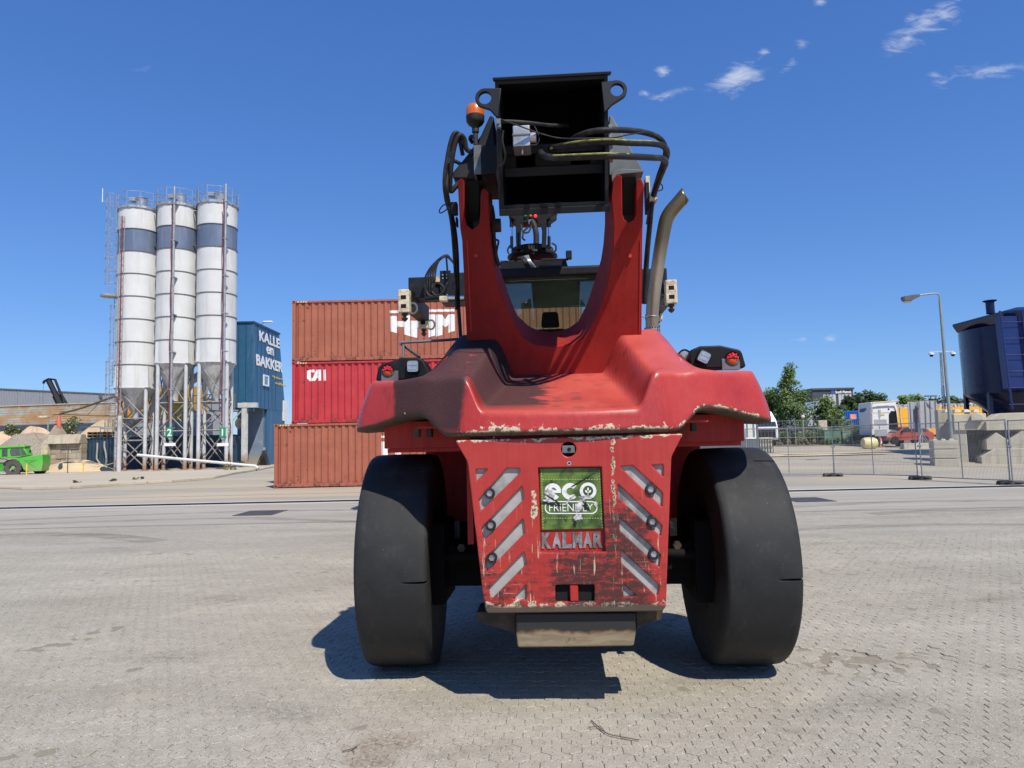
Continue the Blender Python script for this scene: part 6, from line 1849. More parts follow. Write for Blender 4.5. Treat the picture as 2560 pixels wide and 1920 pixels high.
for i in range(npn):
    xa, xb = L_ * i / npn, L_ * (i + 1) / npn
    xs_ = []; vs = []
    kk = 14
    for s in range(kk):
        x0 = xa + (xb - xa) * s / kk; wd = (xb - xa) / kk
        for fx, y in ((0, 0), (.55, 0), (.65, .06), (.9, .06)): xs_.append((x0 + wd * fx, y))
    xs_.append((xb - .02, 0))
    vs = [(x, y, z) for x, y in xs_ for z in (0, zt_)]
    MB().add(vs, [(2 * j, 2 * j + 2, 2 * j + 3, 2 * j + 1) for j in range(len(xs_) - 1)]).build('wall_panel', m_ware, g_)
MB().box(0, L_, -.08, .3, zt_ + .001, zt_ + .16).build('roof_edge', m_ring, g_)
for f in (.18, .36, .50, .6):
    MB().box(L_ * f, L_ * f + .35, -.25, -.05, zt_ - .5, zt_ - .05).build('gutter_outlet', m_ring, g_)
p0, p1 = w(ZL3, 780, 600, 84), w(ZL3, 612, 258, 84)
g_ = empty('crane_jib', (p0.x, 84, p0.z - 3)); tag(g_, 'black lorry crane jib rising above the stained wall', 'crane')
q0, q1 = p0 - g_.location, p1 - g_.location
q00 = q0 + (q0 - q1) * .5
MB().tube([q00, q0.lerp(q1, .45)], .42, 6).build('jib_section', m_black, g_); MB().tube([q0.lerp(q1, .3), q1], .30, 6).build('jib_section', m_black, g_)
MB().tube([q0 + Vector((.8, 0, 0)), q1.lerp(q0, .45) + Vector((.62, 0, .1)), q1 + Vector((.75, 0, .1)), q1 + Vector((0, 0, .18)), q1 + Vector((-.55, 0, -.1)), q1 + Vector((-.62, 0, -.35))], .14, 6).build('jib_ram', m_black, g_)
MB().tube([q1 + Vector((-.6, 0, -.3)), q1 + Vector((-.6, 0, -5.5))], .02, 4).build('cable', m_ring, g_)
MB().box(q00.x - 1, q00.x + 1.2, -1, 1, -1.0 - .0, q00.z + .1).build('crane_base', m_black, g_)
g_.location.z = p0.z - 3

# loading arm with a red sock
pts = [w(ZL3, x, y, 51.6) for x, y in ((1490, 500), (1470, 470), (1430, 462), (1290, 510), (1000, 612), (780, 668), (742, 690))]
g_ = empty('loading_arm', (pts[0].x, 51.6, .13)); tag(g_, 'long thin loading arm swung out left of the silos', 'loading arm')
lc = lambda p: p - g_.location
MB().tube([lc(p) for p in spline(pts, 4)], .075, 8).build('arm', mat('rusty_dark_pipe', (.11, .075, .055), .7), g_, smooth=50)
MB().tube([lc(w(ZL3, x, y, 51.6)) for x, y in ((665, 684), (900, 684), (1200, 700), (1490, 705))], .045, 6).build('stay', m_ring, g_)
MB().tube([lc(w(ZL3, x, y, 51.6)) for x, y in ((1258, 530), (1095, 695))], .025, 5).build('stay', m_ring, g_)
MB().cyl(lc(w(ZL3, 1508, 700, 51.6)), (lc(w(ZL3, 1508, 700, 51.6)).x, 0, 0), .16, n=12).build('post', m_cone, g_)
m_sock = mat('faded_red_sock', (.62, .15, .10), .8)
MB().tube([lc(w(ZL3, x, y, 51.6)) for x, y in ((742, 695), (738, 760), (745, 855))], [.09, .15, .14], 8).build('sock', m_sock, g_, smooth=50)

# ---------------------------------------------------------------- green telehandler
m_gr = mat('bright_green_paint', (.085, .46, .045), .42, var=.12, vs=1.2, dirt=(.30, .27, .16), dirt_amt=.25, ds=2, low=(.2, 1.1))
m_gr2 = mat('shaded_green_paint', (.05, .32, .03), .45)  # darker copy of the green: shade of crease and chassis put into colour
YT = 49.5
g_ = empty('telehandler', (w(ZL3, 165, 1470, YT).x, YT, 0.0)); tag(g_, 'bright green telehandler parked at the left edge by the block wall', 'telehandler')
def tp_(pts, Y=YT): return [w(ZL3, x, y, Y) - Vector((g_.location.x, YT, 0)) for x, y in pts]
def tpl(name, pts, y0, thick, mt, parent=g_, bevel=.03):
    ps = tp_(pts, YT + y0); return MB().prism([(p.x, p.y, p.z) for p in ps], (0, thick, 0)).build(name, mt, parent, bevel=bevel)
tpl('chassis', [(-330, 1290), (330, 1290), (480, 1330), (500, 1385), (330, 1395), (-330, 1395)], .3, 1.5, m_gr2)
tpl('engine_hood', [(180, 1242), (260, 1228), (535, 1188), (540, 1300), (520, 1398), (345, 1402), (300, 1385), (262, 1310), (225, 1270)], .02, 1.9, m_gr)
tpl('hood_crease', [(300, 1258), (470, 1255), (372, 1298), (452, 1350), (330, 1290)], .0, .03, m_gr2, bevel=.005)
cabt = tpl('cab', [(-80, 1120), (20, 1098), (122, 1088), (290, 1082), (318, 1098), (360, 1200), (180, 1235), (30, 1235), (-80, 1240)], .15, 1.3, m_gr)
tpl('cab_roof', [(-60, 1095), (120, 1078), (302, 1070), (320, 1078), (316, 1096), (120, 1102), (-60, 1118)], .05, 1.5, m_gr)
m_tgl = mat('dark_cab_glass', (.10, .115, .105), .08, .3, var=.4, vs=2)
tpl('side_window', [(136, 1130), (160, 1104), (268, 1096), (292, 1108), (350, 1194), (250, 1203), (150, 1206), (134, 1170)], .13, .03, m_tgl, cabt, .01)
tpl('rear_window', [(38, 1112), (104, 1110), (104, 1212), (30, 1215)], .13, .03, m_tgl, cabt, .01)
tpl('boom', [(-330, 1190), (-20, 1160), (-20, 1215), (-330, 1250)], .6, .4, m_gr)
tpl('mudguard', [(30, 1325), (40, 1285), (90, 1255), (160, 1245), (165, 1262), (100, 1276), (60, 1305), (55, 1330)], -.1, .5, m_hose, bevel=.02)
tpl('window_bar', [(252, 1098), (258, 1098), (282, 1200), (272, 1202)], .10, .02, m_gr2, cabt, .004)
tpl('side_step', [(60, 1395), (330, 1395), (330, 1412), (60, 1412)], -.05, .4, m_black, bevel=.01)
tpl('mirror', [(352, 1128), (372, 1126), (374, 1165), (354, 1167)], -.2, .05, m_black, bevel=.01)
tpl('hydraulic_hose', [(-20, 1235), (60, 1242), (120, 1262), (118, 1268), (56, 1250), (-20, 1243)], -.02, .04, m_hose, bevel=.005)
for x in (240, 315): tpl('marker_lamp', [(x - 10, 1082), (x + 10, 1060), (x + 10, 1075), (x - 4, 1086)], .2, .1, m_black, bevel=.005)
def tele_wheel(x, y, r, dy=.0):
    c = tp_([(x, y)], YT)[0]; rr = r / ZL3[2] / F * YT
    rings = []; n = 72
    prof = [(.42, -.2), (.9, -.22), (1.0, -.2), (1.0, -.07), (1.0, .07), (1.0, .2), (.9, .22), (.42, .2)]
    for i in range(n + 1):
        t = 6.2832 * i / n; ring = []
        for j, (f, l) in enumerate(prof):
            d = .93 if (f == 1.0 and ((i + (2 if j > 3 else 0)) % 6) < 3) else 1.0
            ring.append((rr * f * d * math.cos(t), l, rr * f * d * math.sin(t)))
        rings.append(ring)
    o = MB().loft(rings, closed=False, caps=False).build('tyre', mat('dusty_tyre', (.085, .078, .068), .9), g_)
    o.location = (c.x, .12 + dy, rr)
    h_ = MB().lathe([(rr * .56, -.10), (rr * .54, .0), (rr * .25, .02), (rr * .22, -.1), (0, -.11)], n=24, axis='Y', caps=False).build('rim', mat('dusty_rim', (.40, .38, .33), .7), o, smooth=40)
    MB().lathe([(rr * .2, -.16), (rr * .2, -.1)], n=8, axis='Y').build('hub', m_gr, o)
tele_wheel(163, 1372, 108); tele_wheel(420, 1345, 84, 1.5)
g_.rotation_euler.z = R(15); g_.scale = (.88, .75, 1)
# yellow posts with a rope, kerb-side weeds
m_yp = mat('yellow_post_paint', (.75, .55, .05), .5)
for i, (x, y0, y1, lab) in enumerate(((332, 1300, 1478, 'yellow marker post in front of the green telehandler'), (1045, 1282, 1440, 'yellow marker post at the corner of the blue storage container'))):
    p = w(ZL3, x, y1, 46.5 if i == 0 else 52.5); o = MB().cyl((0, 0, 0), (0, 0, w(ZL3, x, y0, p.y).z - .1), .045, n=8).build('marker_post', m_yp, loc=(p.x, p.y, .1)); tag(o, lab, 'post', 'yellow marker posts')
rp_ = spline([w(ZL3, x, y, 52.4) for x, y in ((1048, 1288), (1100, 1318), (1200, 1338), (1300, 1330), (1400, 1302), (1490, 1270))], 5)
o = MB().tube(rp_, .025, 5).build('rope', m_cream); tag(o, 'pale rope strung from the yellow post along the storage container', 'rope')
p = w(ZL3, 848, 1430, 51)
o = MB().cyl((0, 0, 0), (0, 0, 1.95), .03, n=6).build('marker_post', m_cast, loc=(p.x, 51, .1)); tag(o, 'thin rusty post in the sand before the block wall', 'post')

# ---------------------------------------------------------------- plants (helper used on both sides)
def leaf_material(name, c0, c1):
    m = bpy.data.materials.new(name); m.use_nodes = True
    t = m.node_tree; t.nodes.clear(); k = N(t)
    o = k.n('ShaderNodeOutputMaterial')
    rn = k.n('ShaderNodeNewGeometry').outputs['Random Per Island']
    c = k.mix(rn, c0 + (1,), c1 + (1,))
    d = k.n('ShaderNodeBsdfDiffuse'); k.put(d.inputs[0], c)
    tl_ = k.n('ShaderNodeBsdfTranslucent'); k.put(tl_.inputs[0], k.mix(.5, c, (.16, .24, .02, 1)))
    gl = k.n('ShaderNodeBsdfGlossy'); gl.inputs['Roughness'].default_value = .4; gl.inputs[0].default_value = (.8, .85, .8, 1)
    m1 = k.n('ShaderNodeMixShader'); m1.inputs[0].default_value = .4; t.links.new(d.outputs[0], m1.inputs[1]); t.links.new(tl_.outputs[0], m1.inputs[2])
    m2 = k.n('ShaderNodeMixShader'); m2.inputs[0].default_value = .05; t.links.new(m1.outputs[0], m2.inputs[1]); t.links.new(gl.outputs[0], m2.inputs[2])
    t.links.new(m2.outputs[0], o.inputs[0])
    return m
m_leafA = leaf_material('poplar_leaves', (.075, .13, .03), (.22, .30, .085))
m_leafB = leaf_material('dark_leaves', (.030, .058, .020), (.085, .125, .040))
m_leafC = leaf_material('weed_leaves', (.06, .09, .02), (.16, .19, .05))
m_dry = leaf_material('dry_grass', (.22, .19, .08), (.34, .29, .13))
m_bark = mat('grey_bark', (.14, .115, .09), .9, bump=.5, bs=20)
def foliage(name, clumps, size, n, material, parent, seed):
    """many small leaf faces spread through clumps: (centre, radius)"""
    r2 = random.Random(seed); vs, fs = [], []
    tot = sum(c[1] ** 2 for c in clumps)
    for (c, rad) in clumps:
        for _ in range(max(int(n * rad * rad / tot), 6)):
            while True:
                d = Vector((r2.uniform(-1, 1), r2.uniform(-1, 1), r2.uniform(-1, 1)))
                if .25 < d.length < 1: break
            p = Vector(c) + d * rad
            a = Vector((r2.gauss(0, 1), r2.gauss(0, 1), r2.gauss(0, 1))).normalized()
            b = a.orthogonal().normalized(); s = size * r2.uniform(.6, 1.35)
            k_ = len(vs)
            vs += [tuple(p - a * s), tuple(p + b * s * .6), tuple(p + a * s), tuple(p - b * s * .6)]
            fs.append((k_, k_ + 1, k_ + 2, k_ + 3))
    me = bpy.data.meshes.new(name); me.from_pydata(vs, [], fs); me.update()
    return link(name, me, material, parent)
def tree(label, base, height, spread, material, seed, n=5000, leaf=.16, trunk_r=.14, columnar=0.0, group=None, crown_from=.18):
    r2 = random.Random(seed)
    g_ = empty('tree', base); tag(g_, label, 'tree', group)
    tk = MB(); top_ = Vector((r2.uniform(-.2, .2), r2.uniform(-.2, .2), height * .88))
    path = [Vector((0, 0, -.1)), top_ * .3 + Vector((.08, 0, 0)), top_ * .6 - Vector((.05, 0, 0)), top_]
    tk.tube(spline(path, 4), [trunk_r * (1 - .9 * i / 12) for i in range(13)], 8)
    clumps = []
    nb = 26
    for i in range(nb):
        f = crown_from + (1 - crown_from) * (i + r2.random()) / nb
        a = r2.uniform(0, 6.28)
        wdt = spread * (math.sin(min(f * 1.15, 1) * math.pi) ** .6 * (1 - columnar * f) + .10) * r2.uniform(.55, 1.05)
        st = path[0].lerp(top_, max(f - .12, .08)); en = Vector((wdt * math.cos(a), wdt * math.sin(a), height * f * r2.uniform(.94, 1.03)))
        tk.tube([st, st.lerp(en, .5) + Vector((0, 0, -.1)), en], [trunk_r * .35 * (1.1 - f), trunk_r * .2 * (1.1 - f) + .008, .006], 5)
        for q_ in (.55, .8, 1.0):
            clumps.append((st.lerp(en, q_) + Vector((r2.gauss(0, .12), r2.gauss(0, .12), r2.gauss(0, .12))) * spread * .6, spread * r2.uniform(.13, .30)))
    tk.build('trunk', m_bark, g_, smooth=50)
    foliage('crown', clumps, leaf, n, material, g_, seed + 1)
    return g_
def shrub(label, base, wdt, hgt, material, seed, n=700, leaf=.10, group=None, cat='shrub', name='shrub'):
    r2 = random.Random(seed); g_ = empty(name, base); tag(g_, label, cat, group)
    cl = [(Vector((r2.uniform(-wdt, wdt) * .75, r2.uniform(-.4, .4), hgt * r2.uniform(.15, .8))), hgt * r2.uniform(.18, .36)) for _ in range(int(8 + wdt * 3))]
    st = MB()
    for c, r_ in cl: st.tube([(c.x * .4, c.y * .4, -.1), c], [.025, .008], 4)
    st.build('stem', m_bark, g_)
    foliage('foliage', cl, leaf, n, material, g_, seed + 1)
    return g_
for i, (x, y, Y, ww, hh, lab) in enumerate(((880, 925, 62.5, 1.0, 1.5, 'small green bush growing above the block wall beside the red sock'), (190, 945, 64, .9, 1.2, 'small scruffy bush on the sand heap left of the block wall'))):
    p = w(ZL3, x, y, Y); shrub(lab, (p.x, Y, p.z - .1), ww * .6, hh, m_leafC, 30 + i, 500, .09)
for i, (px_, py_, lab) in enumerate(((190, 1213, 'tuft of weeds on the left part of the kerb'), (283, 1209, 'tuft of weeds by the kerb below the left silo'), (348, 1204, 'tuft of weeds on the kerb below the middle silo'), (575, 1180, 'tuft of weeds at the kerb below the right silo'), (612, 1172, 'tuft of weeds at the end of the white sloping pipe'))):
    p = gnd(px_, py_); shrub(lab, (p.x, p.y, .05), .22 + .3 * (i > 2), .22 + .35 * (i > 2), m_leafC, 40 + i, 120, .05, 'kerb weeds', 'weeds', 'weeds')

# ================================================================ right background
R1, R2, R0 = (1840, 880, 4.608), (2160, 880, 4.6075), (1860, 700, 3.073)
ORD = ('first','second','third','fourth','fifth','sixth','seventh','eighth','ninth','tenth','eleventh','twelfth','thirteenth','fourteenth','fifteenth')
def onT(z, x, Y):
    """ground point on the climbing yard at distance Y under a zoomed photo column x"""
    p = w(z, x, 900, Y); return Vector((p.x, Y, terrain(p.x, Y)))

# ---------------------------------------------------------------- temporary mesh fence
m_fence = mat('galvanised_fence', (.36, .37, .38), .45, .5, var=.15)
m_rubber = mat('recycled_rubber_foot', (.045, .043, .040), .85, var=.3, vs=6, dirt=(.20, .18, .15), dirt_amt=.35)
J = [Vector((9.95, 30.6, 0)), Vector((12.91, 28.87, 0)), Vector((14.66, 25.77, 0)), Vector((15.56, 22.40, 0)), Vector((16.1, 18.95, 0))]
flabs = ['mesh fence panel farthest from the camera, beside the grey site cabin', 'mesh fence panel in front of the green cabinet and the yellow barrel', 'mesh fence panel in front of the red car and the small block stack', 'mesh fence panel running off the right edge of the picture']
fsrc = None
def fence_panel(L):
    g = empty('mesh_fence'); Hh = 1.92; z0 = .10
    for x in (.03, L - .03): MB().cyl((x, 0, z0 - .08), (x, 0, z0 + Hh), .021, n=8).build('upright', m_fence, g, smooth=50)
    MB().cyl((L / 2, 0, z0), (L / 2, 0, z0 + Hh - .02), .015, n=6).build('mid_upright', m_fence, g, smooth=50)
    for z in (z0, z0 + Hh - .02): MB().cyl((.03, 0, z), (L - .03, 0, z), .018, n=8).build('rail', m_fence, g, smooth=50)
    nv = 66
    for i in range(nv):
        x = .05 + (L - .1) * (i + .5) / nv
        MB().box(x - .0024, x + .0024, -.0024, .0024, z0, z0 + Hh - .02).build('wire', m_fence, g)
    for z in (.40, .78, 1.14, 1.50, 1.78): MB().box(.03, L - .03, -.006, -.001, z0 + z - .0028, z0 + z + .0028).build('cross_wire', m_fence, g)
    return g
for i in range(4):
    a, b = J[i], J[i + 1]; L_ = (b - a).length
    if fsrc is None: fsrc = fence_panel(3.46); g = fsrc
    else: g = copy_tree(fsrc)
    g.location = a; g.rotation_euler = (0, R(-.6 if i else .3), math.atan2((b - a).y, (b - a).x))
    tag(g, flabs[i], 'fence', 'temporary mesh fence panels')
foot0 = None
for i, lab in enumerate(('black rubber fence foot behind the right rear tyre', 'black rubber fence foot left of the middle, beside the white strip', 'black rubber fence foot below the double sign panels', 'black rubber fence foot nearest the right edge')):
    p = J[i]
    if foot0 is None:
        g = empty('rubber_ballast'); foot0 = g
        MB().loft([[(-.36, -.12, 0), (.36, -.12, 0), (.36, .12, 0), (-.36, .12, 0)], [(-.36, -.12, .08), (.36, -.12, .08), (.36, .12, .08), (-.36, .12, .08)], [(-.33, -.10, .13), (.33, -.10, .13), (.33, .10, .13), (-.33, .10, .13)]]).build('block', m_rubber, g, bevel=.01)
        for k in range(2): MB().box(-.25 + k * .34, -.09 + k * .34, -.124, -.119, .02, .07).build('hand_hold', m_dark, g)
        MB().lathe([(.026, .125), (.026, .15)], (-.03, 0, 0), 10).build('socket', m_fence, g)
    else: g = copy_tree(foot0)
    g.location = (p.x - .05, p.y, 0); g.rotation_euler = (0, 0, R(-8)); tag(g, lab, 'fence foot', 'rubber fence feet')
for i in (1, 2, 3):
    g = empty('pipe_coupler', J[i] + Vector((0, -.03, 1.2))); tag(g, ('steel clamp joining the fence panels nearest the cabin', 'steel clamp joining the fence panels below the sign backs', 'steel clamp on the fence joint nearest the right edge')[i - 1], 'clamp', 'fence clamps')
    MB().box(-.07, .07, -.03, .05, -.03, .03).build('jaw', m_galv, g, bevel=.006); MB().cyl((0, -.06, 0), (0, .07, 0), .012, n=6).build('bolt', m_galv, g)

# ---------------------------------------------------------------- concrete blocks
m_pb = conc('grey_lego_block', (.47, .43, .335), (.27, .235, .18), .3)
m_pb2 = conc('weathered_block', (.54, .49, .37), (.24, .20, .14), .4)
def lego(label, c, sx, sy, sz, rz, mt=m_pb, group='stacked concrete blocks', studs=True):
    g = empty('concrete_block', c, rz); tag(g, label, 'concrete block', group)
    MB().box(-sx / 2, sx / 2, -sy / 2, sy / 2, 0, sz).build('body', mt, g, bevel=.035)
    if studs:
        n = max(int(round(sx / .4)), 1)
        for i in range(n):
            x = -sx / 2 + sx * (i + .5) / n
            MB().loft([[(x - .13, -.13, sz), (x + .13, -.13, sz), (x + .13, .13, sz), (x - .13, .13, sz)], [(x - .07, -.07, sz + .09), (x + .07, -.07, sz + .09), (x + .07, .07, sz + .09), (x - .07, .07, sz + .09)]]).build('stud', mt, g, bevel=.03)
    return g
YB_ = 34.2
def bz(y): return w(R2, 950, y, YB_).z
xs0 = w(R2, 985, 1200, YB_).x
for j, (y0, y1, lab) in enumerate(((1332, 1228, 'bottom'), (1225, 1120, 'middle'), (1117, 1018, 'top'))):
    z0 = max(bz(y0), .0); lego(lab + ' block of the small three-high concrete stack', (xs0 + .1, YB_ + .6, z0 if j else .0), 1.05, 1.15, bz(y1) - z0 - .012, R(-20), group='small concrete block stack', studs=(j == 2))
# large stack to the right: long notched blocks with pointed ends on plain ones
def notched(label, x0, x1, y0, y1, Y, D, mt, kind='hex'):
    """long block; 'hex' has a pointed upper edge at its left end"""
    a, b = wall_pt(x0, y1, Y), wall_pt(x1, y0, Y)
    W_, H_ = math.hypot(b.x - a.x, b.y - a.y), b.z - a.z
    g = empty('concrete_block', (a.x, a.y, max(a.z, 0)), -TH); tag(g, label, 'concrete block', 'large concrete block stack')
    if kind == 'roof': pts = [(0, 0, 0), (W_, 0, 0), (W_, 0, H_ * .55), (W_ * .5, 0, H_), (0, 0, H_ * .55)]
    elif kind == 'trap': pts = [(0, 0, 0), (W_, 0, 0), (W_, 0, H_), (W_ * .26, 0, H_), (0, 0, H_ * .52)]
    else: pts = [(0, 0, 0), (W_, 0, 0), (W_, 0, H_), (0, 0, H_)]
    MB().prism(pts, (0, D, 0)).build('body', mt, g, bevel=.03)
    return g
YQ = 36.0
TH = R(24)
WP0 = w(R2, 1200, 1000, YQ)
def wall_pt(x, y, Y):
    """point of the slanted block wall (or a plane Y - YQ behind it) seen in a zoomed photo pixel"""
    d = cam_ray(R2[0] + x / R2[2], R2[1] + y / R2[2]); s_, c_ = math.sin(TH), math.cos(TH)
    t_ = (WP0.x * s_ + WP0.y * c_ + (Y - YQ)) / (d.x * s_ + d.y * c_)
    return Vector((d.x * t_, d.y * t_, CAMH + d.z * t_))
notched('tall dark block column behind the street lamp, left end of the large stack', 890, 1045, 705, 1340, YQ + 1.3, 1.2, m_pb, 'box')
notched('lower block with a pointed face in the second row of the large stack', 1415, 1655, 925, 1128, YQ - .4, 2.0, m_pb2, 'roof')
notched('pointed block at the right edge in the second row of the large stack', 1690, 1990, 905, 1125, YQ - .5, 2.0, m_pb2, 'roof')
notched('long pale block on the ground at the right edge of the stack', 1360, 2050, 1145, 1345, YQ - .8, 1.6, m_pb2, 'trap')
notched('square block carrying the left end of the top row', 1040, 1180, 900, 1335, YQ + .2, 1.8, m_pb, 'box')
notched('dark block on the ground behind the small stack', 1185, 1350, 1130, 1340, YQ + 1.6, 1.4, m_pb, 'box')
notched('long top block with a rough upper edge, rightmost of the top row', 1410, 2080, 690, 905, YQ - .2, 2.2, m_pb2, 'trap')
notched('long top block spanning the middle of the large stack', 1042, 1405, 705, 905, YQ + .1, 2.0, m_pb2, 'box')
notched('small pointed block leaning on the top row', 1235, 1372, 690, 790, YQ - .12, .3, m_pale, 'roof')
notched('rear block filling the dark gap in the middle of the large stack', 1180, 1420, 905, 1340, YQ + 2.2, 1.0, m_pb, 'box')
notched('rear block behind the pointed blocks at the right edge', 1425, 2060, 905, 1340, YQ + 2.0, 1.0, m_pb, 'box')
for i in range(4):
    p = w(R2, 950 + i * 110, 692, YQ + .9)
    o = MB().loft([[(-.2, -.2, 0), (.2, -.2, 0), (.2, .2, 0), (-.2, .2, 0)], [(-.1, -.1, .16), (.1, -.1, .16), (.1, .1, .16), (-.1, .1, .16)]]).build('block_cap', m_pale, loc=(p.x, YQ + .9, p.z - .02), bevel=.03)
    tag(o, 'pale concrete stud on top of the large block stack, %s from the left' % ('first', 'second', 'third', 'fourth')[i], 'stud', 'studs on the block stack')

# ---------------------------------------------------------------- blue hopper
m_hop = mat('dark_blue_hopper_paint', (.007, .012, .052), .25, .2, var=.12, coat=.3, dirt=(.02, .02, .03), dirt_amt=.3)
m_hop2 = mat('bright_blue_hopper_paint', (.014, .030, .135), .3, .2, var=.1, dirt=(.02, .03, .08), dirt_amt=.3)
YH = 41.0
hz = lambda y: w(R0, 1900, y, YH).z
hx0 = w(R0, 1690, 600, YH - 1).x + 1.0; RH = 3.0; hx = hx0 + RH
g = empty('hopper', (hx, YH, 0)); tag(g, 'large dark blue steel hopper cut off by the right edge', 'hopper')
zt_, zb_, zc_2 = hz(380), hz(870), hz(1010)
MB().lathe([(RH, zb_), (RH * 1.02, zt_)], n=48, caps=False).build('shell', m_hop, g, smooth=60)
MB().lathe([(RH, zb_), (RH * .98, zb_ - .1), (.9, zc_2 - .9), (.6, zc_2 - 1.3)], n=48, caps=False).build('cone', m_hop, g, smooth=40)
e = hx - w(R0, 1600, 322, YH + RH * .5).x
zl_ = hz(322); zl2 = hz(268)
MB().loft([[(-RH * .9, -RH * .9, zt_ + .05), (RH, -RH * .9, zt_ + .05), (RH, RH * .5, zt_ + .05), (-RH * .9, RH * .5, zt_ + .05)], [(-e, -RH, zl_), (e, -RH, zl_ + .3), (e, RH * .5, zl_ + .3), (-e, RH * .5, zl_)], [(-e, -RH, zl_ + .12), (e, -RH, zl_ + .42), (e, RH * .5, zl_ + .42), (-e, RH * .5, zl_ + .12)], [(-RH * .6, -RH * .8, zl2), (e, -RH * .8, zl2 + .1), (e, RH * .4, zl2 + .1), (-RH * .6, RH * .4, zl2)]]).build('lid', m_hop, g)
vx = w(R0, 1893, 240, YH - 1).x - hx
MB().lathe([(.22, zl2 - .1), (.22, zl2 + .55), (.36, zl2 + .62), (.36, zl2 + .66), (0, zl2 + .68)], (vx, -1, 0), 16, caps=False).build('vent', m_hop, g, smooth=30)
for a_ in (200, 255, 320, 35, 100, 150):
    x, y = RH * .96 * math.cos(R(a_)), RH * .96 * math.sin(R(a_)); MB().box(x - .1, x + .1, y - .1, y + .1, 0, zb_ + .1).build('leg', m_hop, g)
lx0, lx1 = w(R0, 1985, 600, YH - RH).x - hx, w(R0, 2135, 600, YH - RH).x - hx
MB().prism([(lx0 + .1, -RH - .06, hz(860)), (lx1, -RH - .06, hz(860)), (lx1, -RH - .06, hz(345)), (lx0 - .06, -RH - .06, hz(345))], (0, .35, 0)).build('inspection_panel', m_hop2, g)
zlad0, zlad1 = hz(1010), hz(310)
for x0, x1 in ((lx0 + .02, lx0 - .12), (lx1 + .1, lx1 + .02)):
    MB().tube([(x0 + .12, -RH - .25, zlad0), (x1, -RH - .25, zlad1)], .055, 8).build('stile', m_hop2, g)
for i in range(6):
    z = zlad0 + (zlad1 - zlad0) * (i + .3) / 6
    MB().cyl((lx0, -RH - .25, z), (lx1 + .08, -RH - .25, z), .022, n=6).build('rung', m_hop2, g)

# ---------------------------------------------------------------- street lamp and camera mast
m_pole = mat('grey_green_lamp_post', (.27, .31, .30), .5, .3, var=.1)
pb_ = w(R0, 1600, 1290, 34.9); pt_ = w(R0, 1504, 150, 34.9)
g = empty('street_lamp', (pb_.x, 34.9, 0)); tag(g, 'tall grey street lamp with its arm reaching left', 'street lamp')
top_ = Vector((pt_.x - pb_.x, 0, pt_.z))
MB().tube([(0, 0, 0), (0, 0, 1.2), (0, 0, 1.21), top_ * .55, top_], [.11, .11, .085, .075, .06], 14).build('post', m_pole, g, smooth=50)
arm = spline([top_] + [w(R0, x, y, 34.9) - Vector((pb_.x, 34.9, 0)) for x, y in ((1498, 118), (1475, 104), (1400, 110), (1325, 122))], 5)
MB().tube(arm, .042, 8).build('arm', m_pole, g, smooth=50)
hd = w(R0, 1285, 135, 34.9) - Vector((pb_.x, 34.9, 0))
hm = MB().loft([[(hd.x - .50, y * .06, hd.z - .02 + z * .05) for y, z in ((-1, -1), (1, -1), (1, 1), (-1, 1))], [(hd.x - .40, y * .14, hd.z - .06 + z * .12) for y, z in ((-1, -1), (1, -1), (1, 1), (-1, 1))], [(hd.x - .05, y * .16, hd.z - .02 + z * .14) for y, z in ((-1, -1), (1, -1), (1, 1), (-1, 1))], [(hd.x + .42, y * .06, hd.z + .10 + z * .06) for y, z in ((-1, -1), (1, -1), (1, 1), (-1, 1))]]).build('lamp_head', mat('dark_lamp_head', (.09, .095, .10), .5), g, bevel=.02)
MB().loft([[(hd.x - .38, y * .12, hd.z - .19) for y in (-1, 1)] + [(hd.x - .02, y * .13, hd.z - .165) for y in (1, -1)], [(hd.x - .30, y * .07, hd.z - .27) for y in (-1, 1)] + [(hd.x - .08, y * .08, hd.z - .24) for y in (1, -1)]]).build('lamp_glass', mat('hazy_lamp_glass', (.50, .46, .36), .3), hm)
pc_ = w(R0, 1530, 945, 46); pt2 = w(R0, 1512, 560, 46)
g = empty('camera_mast', (pc_.x, 46, terrain(pc_.x, 46))); tag(g, 'slim lattice mast with two white dome cameras behind the street lamp', 'camera mast')
b0_ = g.location
for i in range(3):
    a_ = 2.1 * i; MB().tube([(.12 * math.cos(a_), .12 * math.sin(a_), 0), (pt2.x - b0_.x + .05 * math.cos(a_), .05 * math.sin(a_), pt2.z - b0_.z)], .028, 5).build('tube', m_galv, g)
for i in range(10):
    z = (pt2.z - b0_.z) * (i + .5) / 10; MB().tube([(.1, 0, z), (-.1 + (pt2.x - b0_.x) * i / 10, 0, z + .4)], .015, 4).build('lacing', m_galv, g)
tz = pt2.z - b0_.z; tx = pt2.x - b0_.x
MB().tube([(tx - .75, 0, tz + .05), (tx + .85, 0, tz + .08)], .018, 6).build('crossarm', m_galv, g)
for dx in (-.62, .78):
    d_ = MB().lathe([(.0, .12), (.15, .10), (.17, 0), (.13, -.03)], (tx + dx, 0, tz - .1), 14, caps=False).build('dome_camera', m_white, g, smooth=50)
    MB().lathe([(.12, -.03), (.09, -.12), (0, -.15)], (tx + dx, 0, tz - .1), 12, caps=False).build('dome', m_dark, d_, smooth=50)

